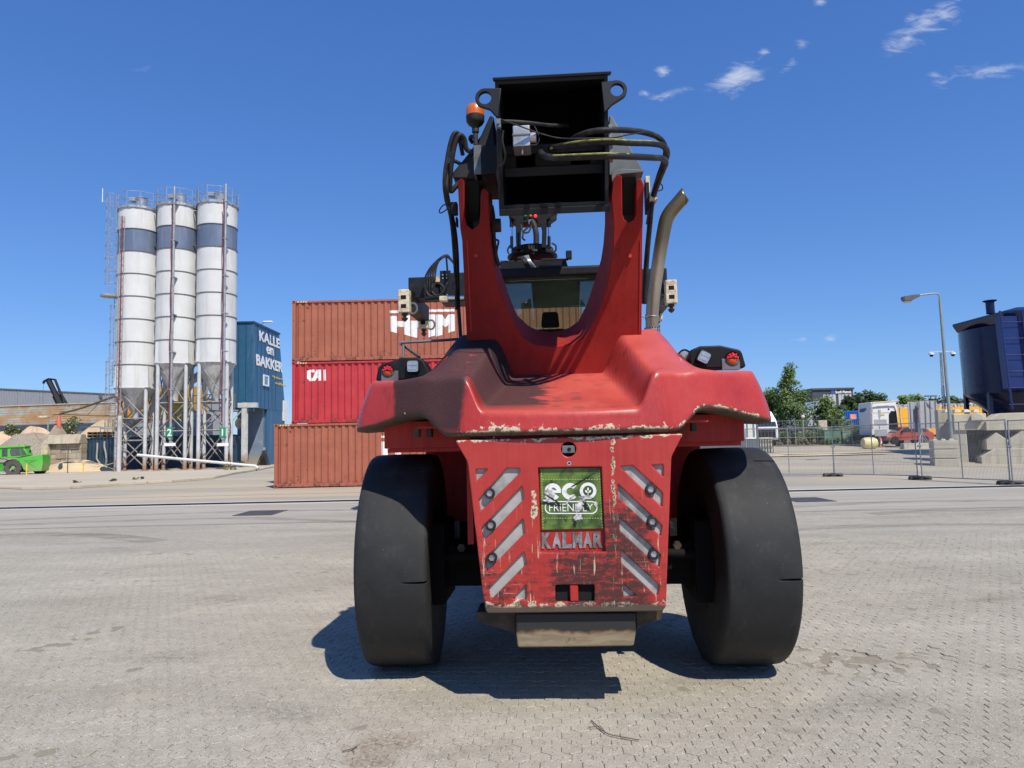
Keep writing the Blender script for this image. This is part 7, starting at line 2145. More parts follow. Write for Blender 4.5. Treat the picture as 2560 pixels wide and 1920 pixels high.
# ---------------------------------------------------------------- site cabin, lorries, tree line
m_cabn = mat('slate_grey_boards', (.105, .125, .145), .6, var=.08)
a = w(R1, 265, 1000, 45.5)
g = empty('site_cabin', (a.x - 6, 45.5, terrain(a.x, 45.5) - .05)); tag(g, 'dark grey boarded site cabin with white framed windows', 'cabin')
MB().box(.03, 5.97, .05, 2.6, 0, 2.75).build('body', m_cabn, g)
for i in range(40):
    x = i * .15; MB().box(x + .006, x + .144, 0, .06, .02, 2.72).build('board', m_cabn, g)
for i in range(17):
    MB().box(5.96, 6.0, i * .15 + .056, i * .15 + .194, .02, 2.72).build('board', m_cabn, g)
MB().box(-.1, 6.1, -.1, 2.7, 2.751, 2.86).build('roof', m_trim, g)
for xa, xb in ((4.02, 4.85), (5.13, 5.95)):
    pass
for x0, x1 in ((R1[0] + -20 / R1[2], R1[0] + 46 / R1[2]), (R1[0] + 92 / R1[2], R1[0] + 232 / R1[2])):
    A_, B_ = U(x0, 1051, 45.5), U(x1, 1097, 45.5)
    xa, xb = A_.x - g.location.x, B_.x - g.location.x; z1, z0 = A_.z - g.location.z, B_.z - g.location.z
    f = MB()
    for (p_, q_, r_, s_) in ((xa, xb, z1 - .07, z1), (xa, xb, z0, z0 + .09), (xa, xa + .08, z0 + .09, z1 - .07), (xb - .08, xb, z0 + .09, z1 - .07)): f.box(p_, q_, -.035, .0, r_, s_)
    fo_ = f.build('window_frame', m_white, g)
    MB().box(xa + .07, xb - .07, -.015, -.005, z0 + .08, z1 - .06).build('window_pane', m_pane, fo_)
    MB().box(xa + .3 * (xb - xa), xa + .7 * (xb - xa), -.019, -.016, z0 + .09, z1 - .1).build('curtain', mat('pale_curtain', (.62, .60, .55), .9), fo_)
# caged bin
a, b = w(R1, 268, 985, 46.5), w(R1, 432, 1172, 46.5)
g = empty('cage_bin', (a.x, 46.5, terrain(a.x, 46.5))); tag(g, 'wire cage bin with a pale lid beside the site cabin', 'bin')
W_ = b.x - a.x; H_ = a.z - g.location.z
MB().box(.05, W_ - .05, .05, .85, .12, H_ - .12).build('liner', mat('cloudy_plastic', (.42, .42, .38), .6), g)
MB().box(-.02, W_ + .02, -.02, .95, H_ - .1, H_).build('lid', m_pale, g, bevel=.02)
for i in range(6):
    x = W_ * i / 5; MB().cyl((x, 0, .05), (x, 0, H_ - .1), .02, n=5).build('bar', m_cast, g)
for z in (.1, .45, .8): MB().cyl((0, 0, z), (W_, 0, z), .018, n=5).build('bar', m_cast, g)

m_wcab = mat('white_cab_paint', (.74, .74, .72), .35, var=.04)
m_screen = mat('lorry_windscreen', (.04, .055, .075), .06, .3)
# lorry seen from the front, behind the cabin
c = w(R1, 350, 900, 63); zg = terrain(c.x, 63)
g = empty('lorry', (c.x - .2, 63, zg)); tag(g, 'white lorry facing the camera behind the site cabin', 'lorry')
zt_ = w(R1, 380, 680, 63).z - zg
body = MB().loft([[(-1.25, 0, .5), (1.25, 0, .5), (1.25, 2.3, .5), (-1.25, 2.3, .5)], [(-1.25, -.05, 1.6), (1.25, -.05, 1.6), (1.25, 2.3, 1.6), (-1.25, 2.3, 1.6)], [(-1.22, .12, zt_ - .9), (1.22, .12, zt_ - .9), (1.22, 2.3, zt_ - .9), (-1.22, 2.3, zt_ - .9)], [(-1.0, .75, zt_), (1.0, .75, zt_), (1.1, 2.3, zt_), (-1.1, 2.3, zt_)]]).build('cab', m_wcab, g, bevel=.08)
MB().prism([(-1.1, -.06, 1.75), (1.1, -.06, 1.75), (1.06, .08, zt_ - .95), (-1.06, .08, zt_ - .95)], (0, .05, 0)).build('windscreen', m_screen, g)
MB().box(-1.0, 1.0, -.08, -.02, .75, 1.5).build('grille', m_black, g)
for s in (-1, 1):
    MB().box(s * .95 - .22, s * .95 + .22, -.09, -.01, .55, .72).build('headlamp', m_lens, g); MB().box(s * 1.42 - .1, s * 1.42 + .1, -.1, .05, 1.9, 2.5).build('mirror', m_black, g)
    MB().lathe([(.5, -.16), (.5, .16)], (s * 1.05, .9, .5), 24, 'X').build('tyre', m_hose, g, smooth=40)
MB().box(-.55, .55, -.075, -.055, zt_ - .62, zt_ - .48).build('roof_badge', m_black, g)
MB().box(-1.2, 1.2, 2.4, 8, .9, zt_ - .4).build('load_box', m_wcab, g)

# white sleeper cab seen from behind at an angle
c = w(R2, 60, 900, 57.5); zg = terrain(c.x, 57.5)
g = empty('lorry', (c.x, 57.5, zg)); tag(g, 'white sleeper cab lorry seen from behind, left of the sign backs', 'lorry')
def lp(x, y, Y=57.5): return w(R2, x, y, Y) - Vector((c.x, 57.5, zg))
rear = [lp(82, 610), lp(70, 600), lp(355, 572), lp(372, 600), lp(405, 900), lp(95, 900)]
H0 = lp(70, 580).z
zA, zB = .55, lp(200, 575).z
xl_, xr_ = lp(75, 700).x, lp(390, 700).x
x_s = lp(-55, 700, 59.5).x
ring = lambda z, inset, top: [(xl_ + inset, 0, z), (xr_ - inset, 0, z), (xr_ - .9 - inset, 2.2, z), (x_s + inset * .5, 2.2, z)]
MB().loft([ring(zA, 0, 0), ring(zB - .5, .02, 0), ring(zB, .10, 0)]).build('cab', m_wcab, g, bevel=.05)
zs = lambda y: lp(200, y).z
fr2 = MB(); fr2.tube([(xl_ - .05, -.25, zs(890)), (xl_ - .04, -.3, zs(640)), (xl_ + .05, -.3, zs(585)), (xr_ - .12, -.3, zs(572)), (xr_ - .02, -.3, zs(620)), (xr_ + .10, -.25, zs(900))], .06, 6)
fr2.build('air_deflector_frame', m_cream, g, smooth=40)
arc_ = [(lp(100, 660).x, zs(660)), (lp(130, 620).x, zs(625)), (lp(200, 600).x, zs(602)), (lp(280, 612).x, zs(618)), (lp(325, 660).x, zs(665)), (lp(325, 700).x, zs(700)), (lp(100, 700).x, zs(700))]
MB().prism([(x, -.03, z) for x, z in arc_], (0, .02, 0)).build('rear_bulge', m_wcab, g, bevel=.008)
MB().prism([(lp(285, 700).x, -.04, zs(720)), (lp(310, 690).x, -.04, zs(682)), (lp(370, 690).x, -.04, zs(686)), (lp(385, 800).x, -.04, zs(890)), (lp(285, 800).x, -.04, zs(890))], (0, .03, 0)).build('intake', m_black, g)
MB().box(lp(275, 700).x, lp(292, 700).x, -.05, 0, zs(668), zs(650)).build('vent', m_black, g)
MB().box(lp(190, 700).x, lp(235, 700).x, -.03, -.005, zs(728), zs(708)).build('badge', m_stripe, g)
MB().box(xl_ - .6, xr_ - .3, -.8, 2.0, .55, .95).build('chassis', m_black, g)
for x in (xl_ + .1, xr_ - .4): MB().lathe([(.5, -.15), (.5, .15)], (x, -.6, .5), 20, 'X').build('tyre', m_hose, g, smooth=40)
m_bluet = mat('blue_lettering_paint', (.06, .14, .35), .5)
MB().box(x_s - .02, x_s + .0, 1.0, 1.9, zB - .75, zB - .6).build('side_lettering', m_bluet, g)
fr_sp = [(xl_ + (x_s - xl_) * f, 2.2 * f - .01) for f in (.35, .85)]
for (zz_, hh_) in ((zB - .62, .14),):
    MB().prism([(fr_sp[0][0] - .02, fr_sp[0][1] - .02, zz_), (fr_sp[1][0] - .02, fr_sp[1][1] - .02, zz_ - .05), (fr_sp[1][0] - .02, fr_sp[1][1] - .02, zz_ + hh_), (fr_sp[0][0] - .02, fr_sp[0][1] - .02, zz_ + hh_ + .03)], (-.01, -.01, 0)).build('side_lettering', m_bluet, g)

# blue skip container, stack of crates, yellow trailer with bales
a, b = w(R1, 1240, 692, 74), w(R1, 1420, 845, 74); zg = terrain(a.x, 74)
g = empty('skip_container', (a.x, 74, zg)); tag(g, 'bright blue ribbed skip container left of the white sleeper cab', 'skip')
m_skip = mat('bright_blue_skip', (.02, .12, .42), .45, var=.1)
W_ = b.x - a.x; H_ = a.z - zg
MB().box(0, W_, .05, 5, .05, H_).build('body', m_skip, g)
for i in range(9): MB().box(W_ * i / 8 - .06, W_ * i / 8 + .06, -.02, .1, .1, H_ - .02).build('rib', m_skip, g)
MB().box(-.05, W_ + .05, -.04, .12, H_ - .01, H_ + .12).build('rim', m_skip, g)
MB().box(W_ * .42, W_ * .82, -.045, -.03, H_ - .75, H_ - .25).build('label', mat('red_white_label', (.75, .30, .25), .6), g)
a, b = w(R1, 1085, 680, 78), w(R1, 1240, 800, 78); zg = terrain(a.x, 78)
rb = random.Random(9)
for j in range(5):
    for i in range(3):
        W_ = (b.x - a.x) / 3; H_ = (a.z - zg) / 5
        o = empty('crate', (a.x + i * W_ + rb.uniform(-.04, .04), 78 + rb.uniform(-.1, .1), zg + j * H_)); 
        tag(o, 'pale plastic crate left of the blue skip, %s column, %s row up' % (ORD[i], ORD[j]), 'crate', 'piled pale crates')
        mt = rb.choice((m_wcab, m_cone, m_galv))
        for (p_, q_, r_, s_) in ((.02, W_ - .02, 0, .06), (.02, W_ - .02, 1.0, 1.06)): MB().box(p_, q_, r_, s_, .0, H_ * .92).build('side', mt, o)
        MB().box(.02, .08, .06, 1.0, 0, H_ * .92).build('side', mt, o); MB().box(W_ - .08, W_ - .02, .06, 1.0, 0, H_ * .92).build('side', mt, o); MB().box(.08, W_ - .08, .06, 1.0, .02, .05).build('base', mt, o)
m_yt = mat('yellow_trailer_paint', (.80, .40, .02), .5, var=.05)
m_bale = mat('crushed_metal_bale', (.48, .47, .45), .6, .3, var=.5, vs=9, bump=1.0, bs=12, bd=.1)
a, b = w(R2, 380, 650, 88), w(R2, 1500, 705, 88); zg = terrain(a.x, 88)
g = empty('trailer', (a.x, 88, zg)); tag(g, 'long yellow trailer parked along the far side of the yard', 'trailer')
W_ = b.x - a.x; H_ = a.z - zg; z0 = .5
for i in range(7): MB().box(W_ * i / 7 + .03, W_ * (i + 1) / 7 - .03, 0, 2.4, z0, H_).build('side_panel', m_yt, g)
for i in range(8): MB().box(W_ * i / 7 - .05, W_ * i / 7 + .05, -.04, .1, z0 - .05, H_ + .05).build('post', m_yt, g)
for i in range(6): MB().lathe([(.48, -.15), (.48, .15)], (1.5 + i * W_ / 6.5, .3, .48), 18, 'Y').build('tyre', m_hose, g, smooth=40)
for i in range(15):
    W2 = W_ / 15; h2 = w(R2, 700, 598, 88).z - zg - H_ - .02
    vs = MB(); r2 = random.Random(60 + i)
    xs_ = [W2 * k / 5 for k in range(6)]; zz_ = [h2 * k / 3 for k in range(4)]
    vs.add([(x + r2.uniform(-.06, .06), r2.uniform(-.10, .10), z + r2.uniform(-.05, .09) * (z > 0)) for z in zz_ for x in xs_], [(j * 6 + k, j * 6 + k + 1, (j + 1) * 6 + k + 1, (j + 1) * 6 + k) for j in range(3) for k in range(5)])
    vs.box(.03, W2 - .03, .1, 2.2, 0, h2 * .95)
    o = vs.build('scrap_bale', m_bale, loc=(a.x + i * W2, 88.1, zg + H_ + .01)); tag(o, 'silvery scrap bale on the yellow trailer, %s from the left' % ORD[i], 'bale', 'bales on the yellow trailer')

# ---------------------------------------------------------------- signs seen from behind
m_sgn = mat('grey_sign_back', (.42, .42, .44), .5, .3, var=.06)
for i, (x0, x1, y0, y1, yb, lab) in enumerate(((500, 632, 574, 885, 585, 'left grey panel of the double sign seen from behind'), (634, 828, 562, 880, 572, 'right grey panel of the double sign seen from behind'))):
    Y = 52.5 if i == 0 else 52.1
    A_, B_, C_, D__ = w(R2, x0, y0, Y), w(R2, x1, yb - 12, Y), w(R2, x1 + 12 * i, y1, Y), w(R2, x0 + 22 - 10 * i, y1, Y)
    zg = terrain(A_.x, Y)
    g = empty('road_sign', ((A_.x + B_.x) / 2, Y, zg)); tag(g, lab, 'sign', 'double sign seen from behind')
    L = lambda p: p - g.location
    MB().prism([L(A_), L(B_), L(C_), L(D__)], (0, .03, 0)).build('plate', m_sgn, g)
    for f in ((.25, .9) if i == 0 else (.02, .36, .66, .97)):
        t_, b_ = L(A_).lerp(L(B_), f), L(D__).lerp(L(C_), f)
        MB().tube([t_ + Vector((0, -.05, 0)), b_ + Vector((0, -.05, 0))], .05, 4).build('stiffener', m_cone, g)
    t_, b_ = L(A_).lerp(L(B_), .95 if i == 0 else .35), L(A_).lerp(L(D__), .3)
    MB().tube([t_ + Vector((0, -.06, -.1)), L(A_).lerp(L(B_), .5).lerp(L(D__).lerp(L(C_), .5), .3) + Vector((.3, -.06, 0))], .035, 4).build('brace', m_ring, g)
    xm = L(B_).x - .05 if i == 0 else L(A_).x + .1
    MB().cyl((xm, .12, 0), (xm, .12, L(A_).z), .06, n=8).build('post', m_galv, g)
    for s in (-1, 1): MB().tube([(xm, .12, 1.1), (xm + s * .55, .12 - .2, .02)], .03, 5).build('stay', m_galv, g)
px_ = w(R2, 188, 1000, 54.5); zg = terrain(px_.x, 54.5)
g = empty('road_sign', (px_.x, 54.5, zg)); tag(g, 'slim signpost with three grey plates seen from behind', 'sign')
L = lambda x, y: w(R2, x, y, 54.5) - g.location
MB().cyl((0, .05, 0), (L(176, 665).x, .05, L(176, 665).z), .035, n=8).build('post', m_galv, g)
for (x0, x1, y0, y1) in ((158, 195, 665, 752), (112, 262, 778, 850), (118, 268, 892, 968)):
    A_, B_ = L(x0, y0), L(x1, y1); MB().box(A_.x, B_.x, -.03, .0, B_.z, A_.z).build('plate', m_sgn, g, bevel=.01)
a, b = w(R2, 828, 700, 50), w(R2, 890, 1010, 50); zg = terrain(a.x, 50)
g = empty('notice_board', (a.x, 50, zg)); tag(g, 'narrow white notice board beside the double sign', 'notice board')
MB().box(0, b.x - a.x, 0, .08, .1, a.z - zg).build('board', mat('pale_blue_board', (.50, .56, .66), .5, var=.1), g); 
for s in (0.06, b.x - a.x - .06): MB().cyl((s, .12, 0), (s, .12, a.z - zg), .04, n=6).build('post', m_galv, g)
for zf in (.35, .68, .93): MB().box(.08, b.x - a.x - .08, -.012, -.002, (a.z - zg) * zf - .15, (a.z - zg) * zf).build('notice', m_bluet if zf > .5 else m_black, g)

# ---------------------------------------------------------------- red car
m_carp = mat('faded_orange_red_car_paint', (.42, .075, .035), .35, .15, var=.1, coat=.2, dirt=(.30, .12, .08), dirt_amt=.25)
YC = 55.5
c0 = w(R2, 255, 1000, YC); c1 = w(R2, 808, 1000, YC); LC = c1.x - c0.x; zg = terrain((c0.x + c1.x) / 2, YC)
sc_ = LC / 3.95
g = empty('car', (c0.x, YC, w(R2, 420, 1060, YC).z)); tag(g, 'faded orange red hatchback parked behind the fence', 'car')
Wd = 1.62
side = [(.02, .30), (.0, .52), (.08, .70), (.55, .84), (.95, .93), (1.55, 1.34), (1.75, 1.41), (2.6, 1.44), (3.3, 1.38), (3.72, .98), (3.9, .92), (3.95, .6), (3.92, .32)]
prof = [(x * sc_, z * sc_) for x, z in side]
rings = []
for fy, ins in ((0, .10), (.06, .02), (.5, 0), (.94, .02), (1, .10)):
    rings.append([(x, fy * Wd * sc_ + (.16 * max(z / sc_ - .9, 0) * (1 if fy < .5 else -1 if fy > .5 else 0)), z if z < .6 * sc_ else z - ins * .3) for x, z in prof])
MB().loft(rings).build('body', m_carp, g, smooth=35)
def cside(name, pts, mt, y=-.012, th=.02):
    ps = [(x * sc_, y + .16 * max(z - .9, 0) + .0, z * sc_) for x, z in pts]
    return MB().prism(ps, (0, th, 0)).build(name, mt, g)
m_cg = mat('car_glass', (.05, .06, .07), .05, .3)
cside('front_door_window', [(1.22, .96), (1.60, 1.29), (2.12, 1.34), (2.12, .98)], m_cg)
cside('rear_door_window', [(2.24, .98), (2.24, 1.34), (2.78, 1.33), (2.95, .98)], m_cg)
cside('quarter_window', [(3.05, .98), (2.92, 1.30), (3.26, 1.28), (3.50, 1.0)], m_cg)
MB().prism([(.98 * sc_, .18, .95 * sc_), (1.52 * sc_, .24, 1.34 * sc_), (1.52 * sc_, (Wd - .24) * sc_, 1.34 * sc_), (.98 * sc_, (Wd - .18) * sc_, .95 * sc_)], (-.025, 0, .018)).build('windscreen', m_cg, g)
cside('door_seam', [(1.20, .35), (1.22, .95), (1.235, .95), (1.215, .35)], m_black)
cside('door_seam', [(2.17, .35), (2.17, .97), (2.185, .97), (2.185, .35)], m_black)
cside('side_strip', [(.75, .53), (3.2, .55), (3.2, .58), (.75, .56)], m_black)
cside('headlamp', [(.03, .58), (.10, .70), (.42, .76), (.40, .62)], m_lens)
cside('bumper', [(.0, .30), (-.01, .48), (.35, .50), (.35, .30)], mat('dark_bumper', (.10, .05, .045), .6))
cside('tail_lamp', [(3.72, .62), (3.80, .92), (3.92, .88), (3.93, .64)], m_redl)
MB().box(1.28 * sc_, 1.45 * sc_, -.16, -.01, .96 * sc_, 1.08 * sc_).build('mirror', m_black, g, bevel=.02)
for x in (.72, 3.18):
    MB().lathe([(.335 * sc_, -.04), (.335 * sc_, .18)], (x * sc_, .0, .30 * sc_), 28, 'Y').build('wheel_arch', m_black, g, smooth=40)
    ty = MB().lathe([(.20 * sc_, -.055), (.285 * sc_, -.06), (.30 * sc_, -.03), (.30 * sc_, .14)], (x * sc_, .0, .30 * sc_), 28, 'Y').build('tyre', m_hose, g, smooth=40)
    MB().lathe([(.20 * sc_, -.056), (.19 * sc_, -.035), (.05 * sc_, -.05), (0, -.05)], (x * sc_, .0, .30 * sc_), 20, 'Y', caps=False).build('rim', m_grey, ty, smooth=40)
    MB().lathe([(.30 * sc_, .0), (.30 * sc_, .16)], (x * sc_, Wd * sc_ - .16, .30 * sc_), 24, 'Y').build('tyre', m_hose, g, smooth=40)

# ---------------------------------------------------------------- cone, barrel, barrier, cabinets
p = w(R2, 200, 1105, 56); 
g = empty('traffic_cone', (p.x, 56, terrain(p.x, 56))); tag(g, 'faded orange traffic cone left of the red car', 'traffic cone')
m_cone_o = mat('faded_orange_plastic', (.72, .22, .10), .6)
MB().box(-.2, .2, -.2, .2, 0, .04).build('base', m_cone_o, g, bevel=.01); MB().lathe([(.15, .04), (.045, .68), (.03, .70), (0, .70)], n=18, caps=False).build('body', m_cone_o, g, smooth=40)
MB().lathe([(.112, .30), (.082, .46)], n=18, caps=False).build('band', m_white, g, smooth=40)
p = w(R1, 1540, 1105, 52.5)
o = MB().lathe([(.36, -.48), (.43, -.30), (.44, .0), (.43, .30), (.36, .48), (.12, .56)], n=20, axis='X').build('barrel', mat('cream_yellow_plastic', (.68, .60, .30), .5), smooth=50, loc=(p.x, 52.5, terrain(p.x, 52.5) + .40)); tag(o, 'cream yellow barrel lying on its side left of the cone', 'barrel')
MB().lathe([(.445, -.02), (.455, 0), (.445, .02)], n=20, axis='X', caps=False).build('hoop', m_cream, o, smooth=40)
a, b = w(R2, 462, 1075, 50), w(R2, 868, 1130, 50); zg = terrain(a.x, 50)
L_ = b.x - a.x
for i, lab in enumerate(('left low concrete barrier block below the double sign', 'right low concrete barrier block next to the small block stack')):
    x0 = a.x + (0 if i == 0 else L_ * .76); W_ = L_ * (.755 if i == 0 else .24)
    o = MB().loft([[(0, 0, 0), (W_, 0, 0), (W_, .6, 0), (0, .6, 0)], [(.02, .06, .42), (W_ - .02, .06, .42), (W_ - .02, .54, .42), (.02, .54, .42)]]).build('concrete_barrier', m_pb if i == 0 else m_pale, loc=(x0, 50, zg - .02), bevel=.03); tag(o, lab, 'barrier', 'low concrete barriers')
p = w(R1, 1135, 1020, 63); zg = terrain(p.x, 63)
for i, (dx, W_, H_, mt, lab) in enumerate(((-.9, 1.5, 1.25, mat('green_cabinet_paint', (.10, .20, .13), .6), 'green utility cabinet behind the fence joint'), (.72, .85, 1.1, mat('pale_green_cabinet', (.22, .32, .22), .6), 'smaller pale green utility cabinet to the right of the larger one'))):
    g = empty('utility_cabinet', (p.x + dx, 63, zg)); tag(g, lab, 'cabinet', 'utility cabinets')
    MB().box(0, W_, 0, .5, 0, H_).build('body', mt, g, bevel=.03); MB().box(-.04, W_ + .04, -.05, .55, H_ + .001, H_ + .08).build('lid', mt, g, bevel=.02)
    for s in (.04, W_ / 2 + .02): MB().box(s, s + W_ / 2 - .06, -.025, -.001, .08, H_ - .06).build('door', mt, g, bevel=.01)
p = w(R1, 1005, 900, 66)
g = empty('meter_box', (p.x, 66, terrain(p.x, 66))); tag(g, 'tall cream meter box beside the tree', 'meter box')
MB().box(-.4, .4, 0, .4, .3, p.z - terrain(p.x, 66) + .9).build('body', m_cream, g, bevel=.02); MB().box(-.3, .3, .05, .35, 0, .299).build('plinth', m_pb, g); MB().box(-.34, .34, -.02, -.001, .4, p.z - terrain(p.x, 66) + .8).build('door', m_cream, g)
p = w(R1, 770, 760, 64)
g = empty('globe_lamp', (p.x, 64, terrain(p.x, 64))); tag(g, 'garden lamp post with a round globe in front of the tree', 'lamp')
zz2 = p.z - terrain(p.x, 64)
MB().cyl((0, 0, 0), (0, 0, zz2), .05, n=8).build('post', m_galv, g); MB().lathe([(.03, -.18), (.13, -.14), (.18, 0), (.13, .14), (0, .18)], (0, 0, zz2 + .1), 14, caps=False).build('globe', m_cream, g, smooth=60)
# low brick planter wall and bin behind the fence
p0, p1 = w(R1, 800, 870, 70), w(R1, 990, 930, 70); zg = terrain(p0.x, 70)
o = MB().box(0, p1.x - p0.x, 0, 3, 0, p0.z - zg).build('container_box', mat('dark_green_box', (.05, .055, .045), .7), loc=(p0.x, 70, zg)); tag(o, 'dark low storage box behind the tree', 'box')
MB().box(-.06, p1.x - p0.x + .06, -.06, 3.06, p0.z - zg, p0.z - zg + .12).build('lid', m_cast, o)

# chain-link boundary fence far behind
m_link = mat('thin_grey_fence', (.30, .31, .31), .5, .4)
for i in range(6):
    a, b = Vector((14.5 + i * 4.6, 60.5 - i * .35, 0)), Vector((14.5 + (i + 1) * 4.6, 60.5 - (i + 1) * .35, 0))
    g = empty('boundary_fence', (a.x, a.y, terrain(a.x, a.y))); tag(g, 'bay of the thin grey boundary fence before the planted strip, %s from the left' % ORD[i], 'fence', 'far boundary fence bays')
    L_ = (b - a).length; g.rotation_euler.z = math.atan2((b - a).y, (b - a).x)
    MB().cyl((0, 0, 0), (0, 0, 2.3), .035, n=6).build('post', m_link, g)
    for z in (.1, .8, 1.5, 2.2): MB().cyl((0, 0, z), (L_, 0, z), .016, n=5).build('rail', m_link, g)
    for k in range(int(L_ / .3)): MB().box(k * .3 - .005, k * .3 + .005, -.005, .005, .1, 2.2).build('wire', m_link, g)

# ---------------------------------------------------------------- far buildings
m_dark_b = mat('dark_slate_facade', (.055, .062, .072), .6, var=.05)
m_light_b = mat('pale_grey_facade', (.46, .47, .46), .6, var=.04)
a, b = w(R1, 880, 432, 150), w(R1, 1348, 432, 150)
zt_ = w(R1, 1200, 434, 150).z
g = empty('office_building', (a.x, 150, .9)); tag(g, 'dark flat-roofed factory building with a white name across the top', 'building')
L_ = b.x - a.x; zt_ -= .9
MB().box(0, L_, .1, 30, 0, zt_).build('wall', m_dark_b, g)
MB().box(-.2, L_ + .2, -.2, 30.2, zt_ + .001, zt_ + .4).build('parapet', m_dark_b, g)
zpan = w(R1, 1000, 492, 150).z - .9
for (x0, x1) in ((1005, 1155), (1182, 1335)):
    A_, B_ = w(R1, x0, 600, 150).x - a.x, w(R1, x1, 600, 150).x - a.x
    for k in range(4): MB().box(A_ + (B_ - A_) * k / 4 + .04, A_ + (B_ - A_) * (k + 1) / 4 - .04, -.05, .1, .5, zpan).build('facade_panel', m_light_b, g)
A_, B_ = w(R1, 1143, 450, 150) - g.location, w(R1, 1328, 470, 150) - g.location
me = text_mesh('Smurfit Westrock', B_.x - A_.x, .62, .05, .03)
frame(link('lettering', me, m_white, g), ((A_.x + B_.x) / 2, -.06, (A_.z + B_.z) / 2), (1, 0, 0), (0, 0, 1))
A_ = w(R1, 1115, 461, 150) - g.location
for k in range(3):
    MB().lathe([(.5 - k * .16, -.06), (.40 - k * .16, -.06)], (A_.x, 0, A_.z), 6, 'Y', caps=False).build('emblem', mat('blue_emblem', (.06, .16, .50), .5), g)
a, b = w(R1, 815, 580, 110), w(R1, 1060, 830, 110)
g = empty('gabled_shed', (a.x, 110, .9)); tag(g, 'pale blue grey gabled shed behind the tree', 'shed')
L_ = b.x - a.x; zp = a.z - .9; ze = w(R1, 900, 680, 110).z - .9
MB().prism([(0, 0, 0), (L_, 0, 0), (L_, 0, ze), (L_ * .62, 0, zp + .2), (0, 0, ze - .5)], (0, 12, 0)).build('wall', mat('pale_shed_sheet', (.45, .50, .56), .6), g)
for f in (.3, .62, .8): MB().tube([(L_ * f, -.05, 0), (L_ * f, -.05, ze)], .07, 4).build('frame_post', m_ring, g)
MB().tube([(L_ * .3, -.08, ze - .3), (L_ * .62, -.08, .6)], .07, 4).build('brace', m_ring, g)
a, b = w(R2, 100, 508, 190), w(R2, 190, 540, 190)
o = MB().box(0, b.x - a.x, 0, 20, 0, a.z - .9).build('far_hall', m_dark_b, loc=(a.x, 190, .9)); tag(o, 'low dark hall roof showing above the far trees', 'building')
MB().box(-.3, b.x - a.x + .3, -.3, 20.3, a.z - .9, a.z - .5).build('roof', m_trim, o)
p = w(R2, 768, 515, 160)
g = empty('light_mast', (p.x, 160, .9)); tag(g, 'distant light mast with a flat head above the far trees', 'mast')
MB().cyl((0, 0, 0), (0, 0, p.z - .9), .12, n=8).build('post', m_ring, g); MB().box(-1.3, 1.3, -.3, .3, p.z - .9, p.z - .6).build('head', m_ring, g)

# ---------------------------------------------------------------- trees and planting
p = w(R1, 640, 1060, 68); zg = terrain(p.x, 68)
tree('tall leafy young tree right of the red machine', (p.x, 68, zg), w(R1, 660, 175, 68).z - zg, 2.35, m_leafA, 101, 4200, .14, .15, .35, crown_from=.12)
p = w(R1, 430, 1060, 71)
tree('lower tree half hidden behind the red machine, left of the tall tree', (p.x, 71, terrain(p.x, 71)), w(R1, 420, 440, 71).z - .9, 2.6, m_leafA, 111, 5000, .16, .12, .3, crown_from=.08)
p = w(R1, 1050, 1060, 69)
tree('small light green tree right of the tall tree', (p.x, 69, terrain(p.x, 69)), w(R1, 1060, 540, 69).z - .9, 2.1, m_leafA, 121, 3000, .15, .08, .2, crown_from=.25)
far = [(1290, 560, 100, 4.0, 'dark tree right of the name building'), (1400, 520, 104, 5, 'broad dark tree above the white sleeper cab'), (1520, 505, 110, 5, 'dark tree crown behind the sleeper cab roof'), (1630, 560, 106, 4.2, 'dark tree right of the sleeper cab roof'), (1190, 640, 96, 3.2, 'dark tree below the name building')]
for i, (x, y, Y, sp, lab) in enumerate(far):
    p = w(R1, x, y, Y); tree(lab, (p.x, Y, .9), p.z - .9, sp * .8, m_leafB, 130 + i * 3, 3600, .32, .3, .0, 'dark trees behind the lorries', .05)
for i, (x, y, Y, sp, lab) in enumerate(((480, 530, 120, 4.5, 'rounded lighter tree left of the double sign'), (600, 515, 122, 5.5, 'rounded lighter tree above the double sign'), (780, 548, 130, 3.5, 'small dark tree below the distant light mast'), (880, 560, 132, 5, 'dark far tree left of the street lamp'), (980, 545, 134, 4.5, 'dark far tree behind the street lamp'), (1090, 535, 134, 6, 'dark far tree right of the street lamp'), (1200, 525, 132, 5.5, 'dark far tree behind the blue hopper leg'), (1300, 535, 132, 6, 'dark far tree behind the hopper cone'), (1500, 525, 132, 7, 'dark far tree behind the hopper ladder'), (1750, 530, 132, 8, 'dark far tree at the right edge behind the hopper'))):
    p = w(R2, x, y + 18, Y); tree(lab, (p.x, Y, .9), p.z - .9, sp * .8, m_leafB if i > 1 else m_leafA, 160 + i * 3, 2200, .40, .3, .0, 'far tree line on the right', .03)
sh = [(470, 66, 1.5, 1.6, 0, 'dense green bush beside the cage bin'), (330, 66, 1.3, 1.9, 0, 'dense green bush in front of the white lorry'), (620, 65.5, 1.3, 1.3, 2, 'bush with loose stems left of the globe lamp'), (760, 65, 1.2, 1.2, 2, 'bush at the foot of the globe lamp'), (900, 65, 1.5, 1.5, 0, 'green bush between the globe lamp and the cabinet'), (1010, 64.8, .9, 1.0, 2, 'small bush left of the green cabinet'), (1250, 64.5, 1.6, 1.5, 3, 'dry tall grass right of the green cabinet'), (1360, 64.5, 1.5, 1.7, 3, 'dry tall grass left of the dark green bush'), (1510, 62, 1.4, 1.7, 1, 'dark green bush behind the yellow barrel'), (1640, 62, 1.0, 1.3, 1, 'dark green bush behind the signpost'), (1180, 62.6, 1.6, .6, 2, 'low weeds in front of the cabinets'), (700, 62.8, 2.2, .6, 3, 'low dry weeds along the boundary fence')]
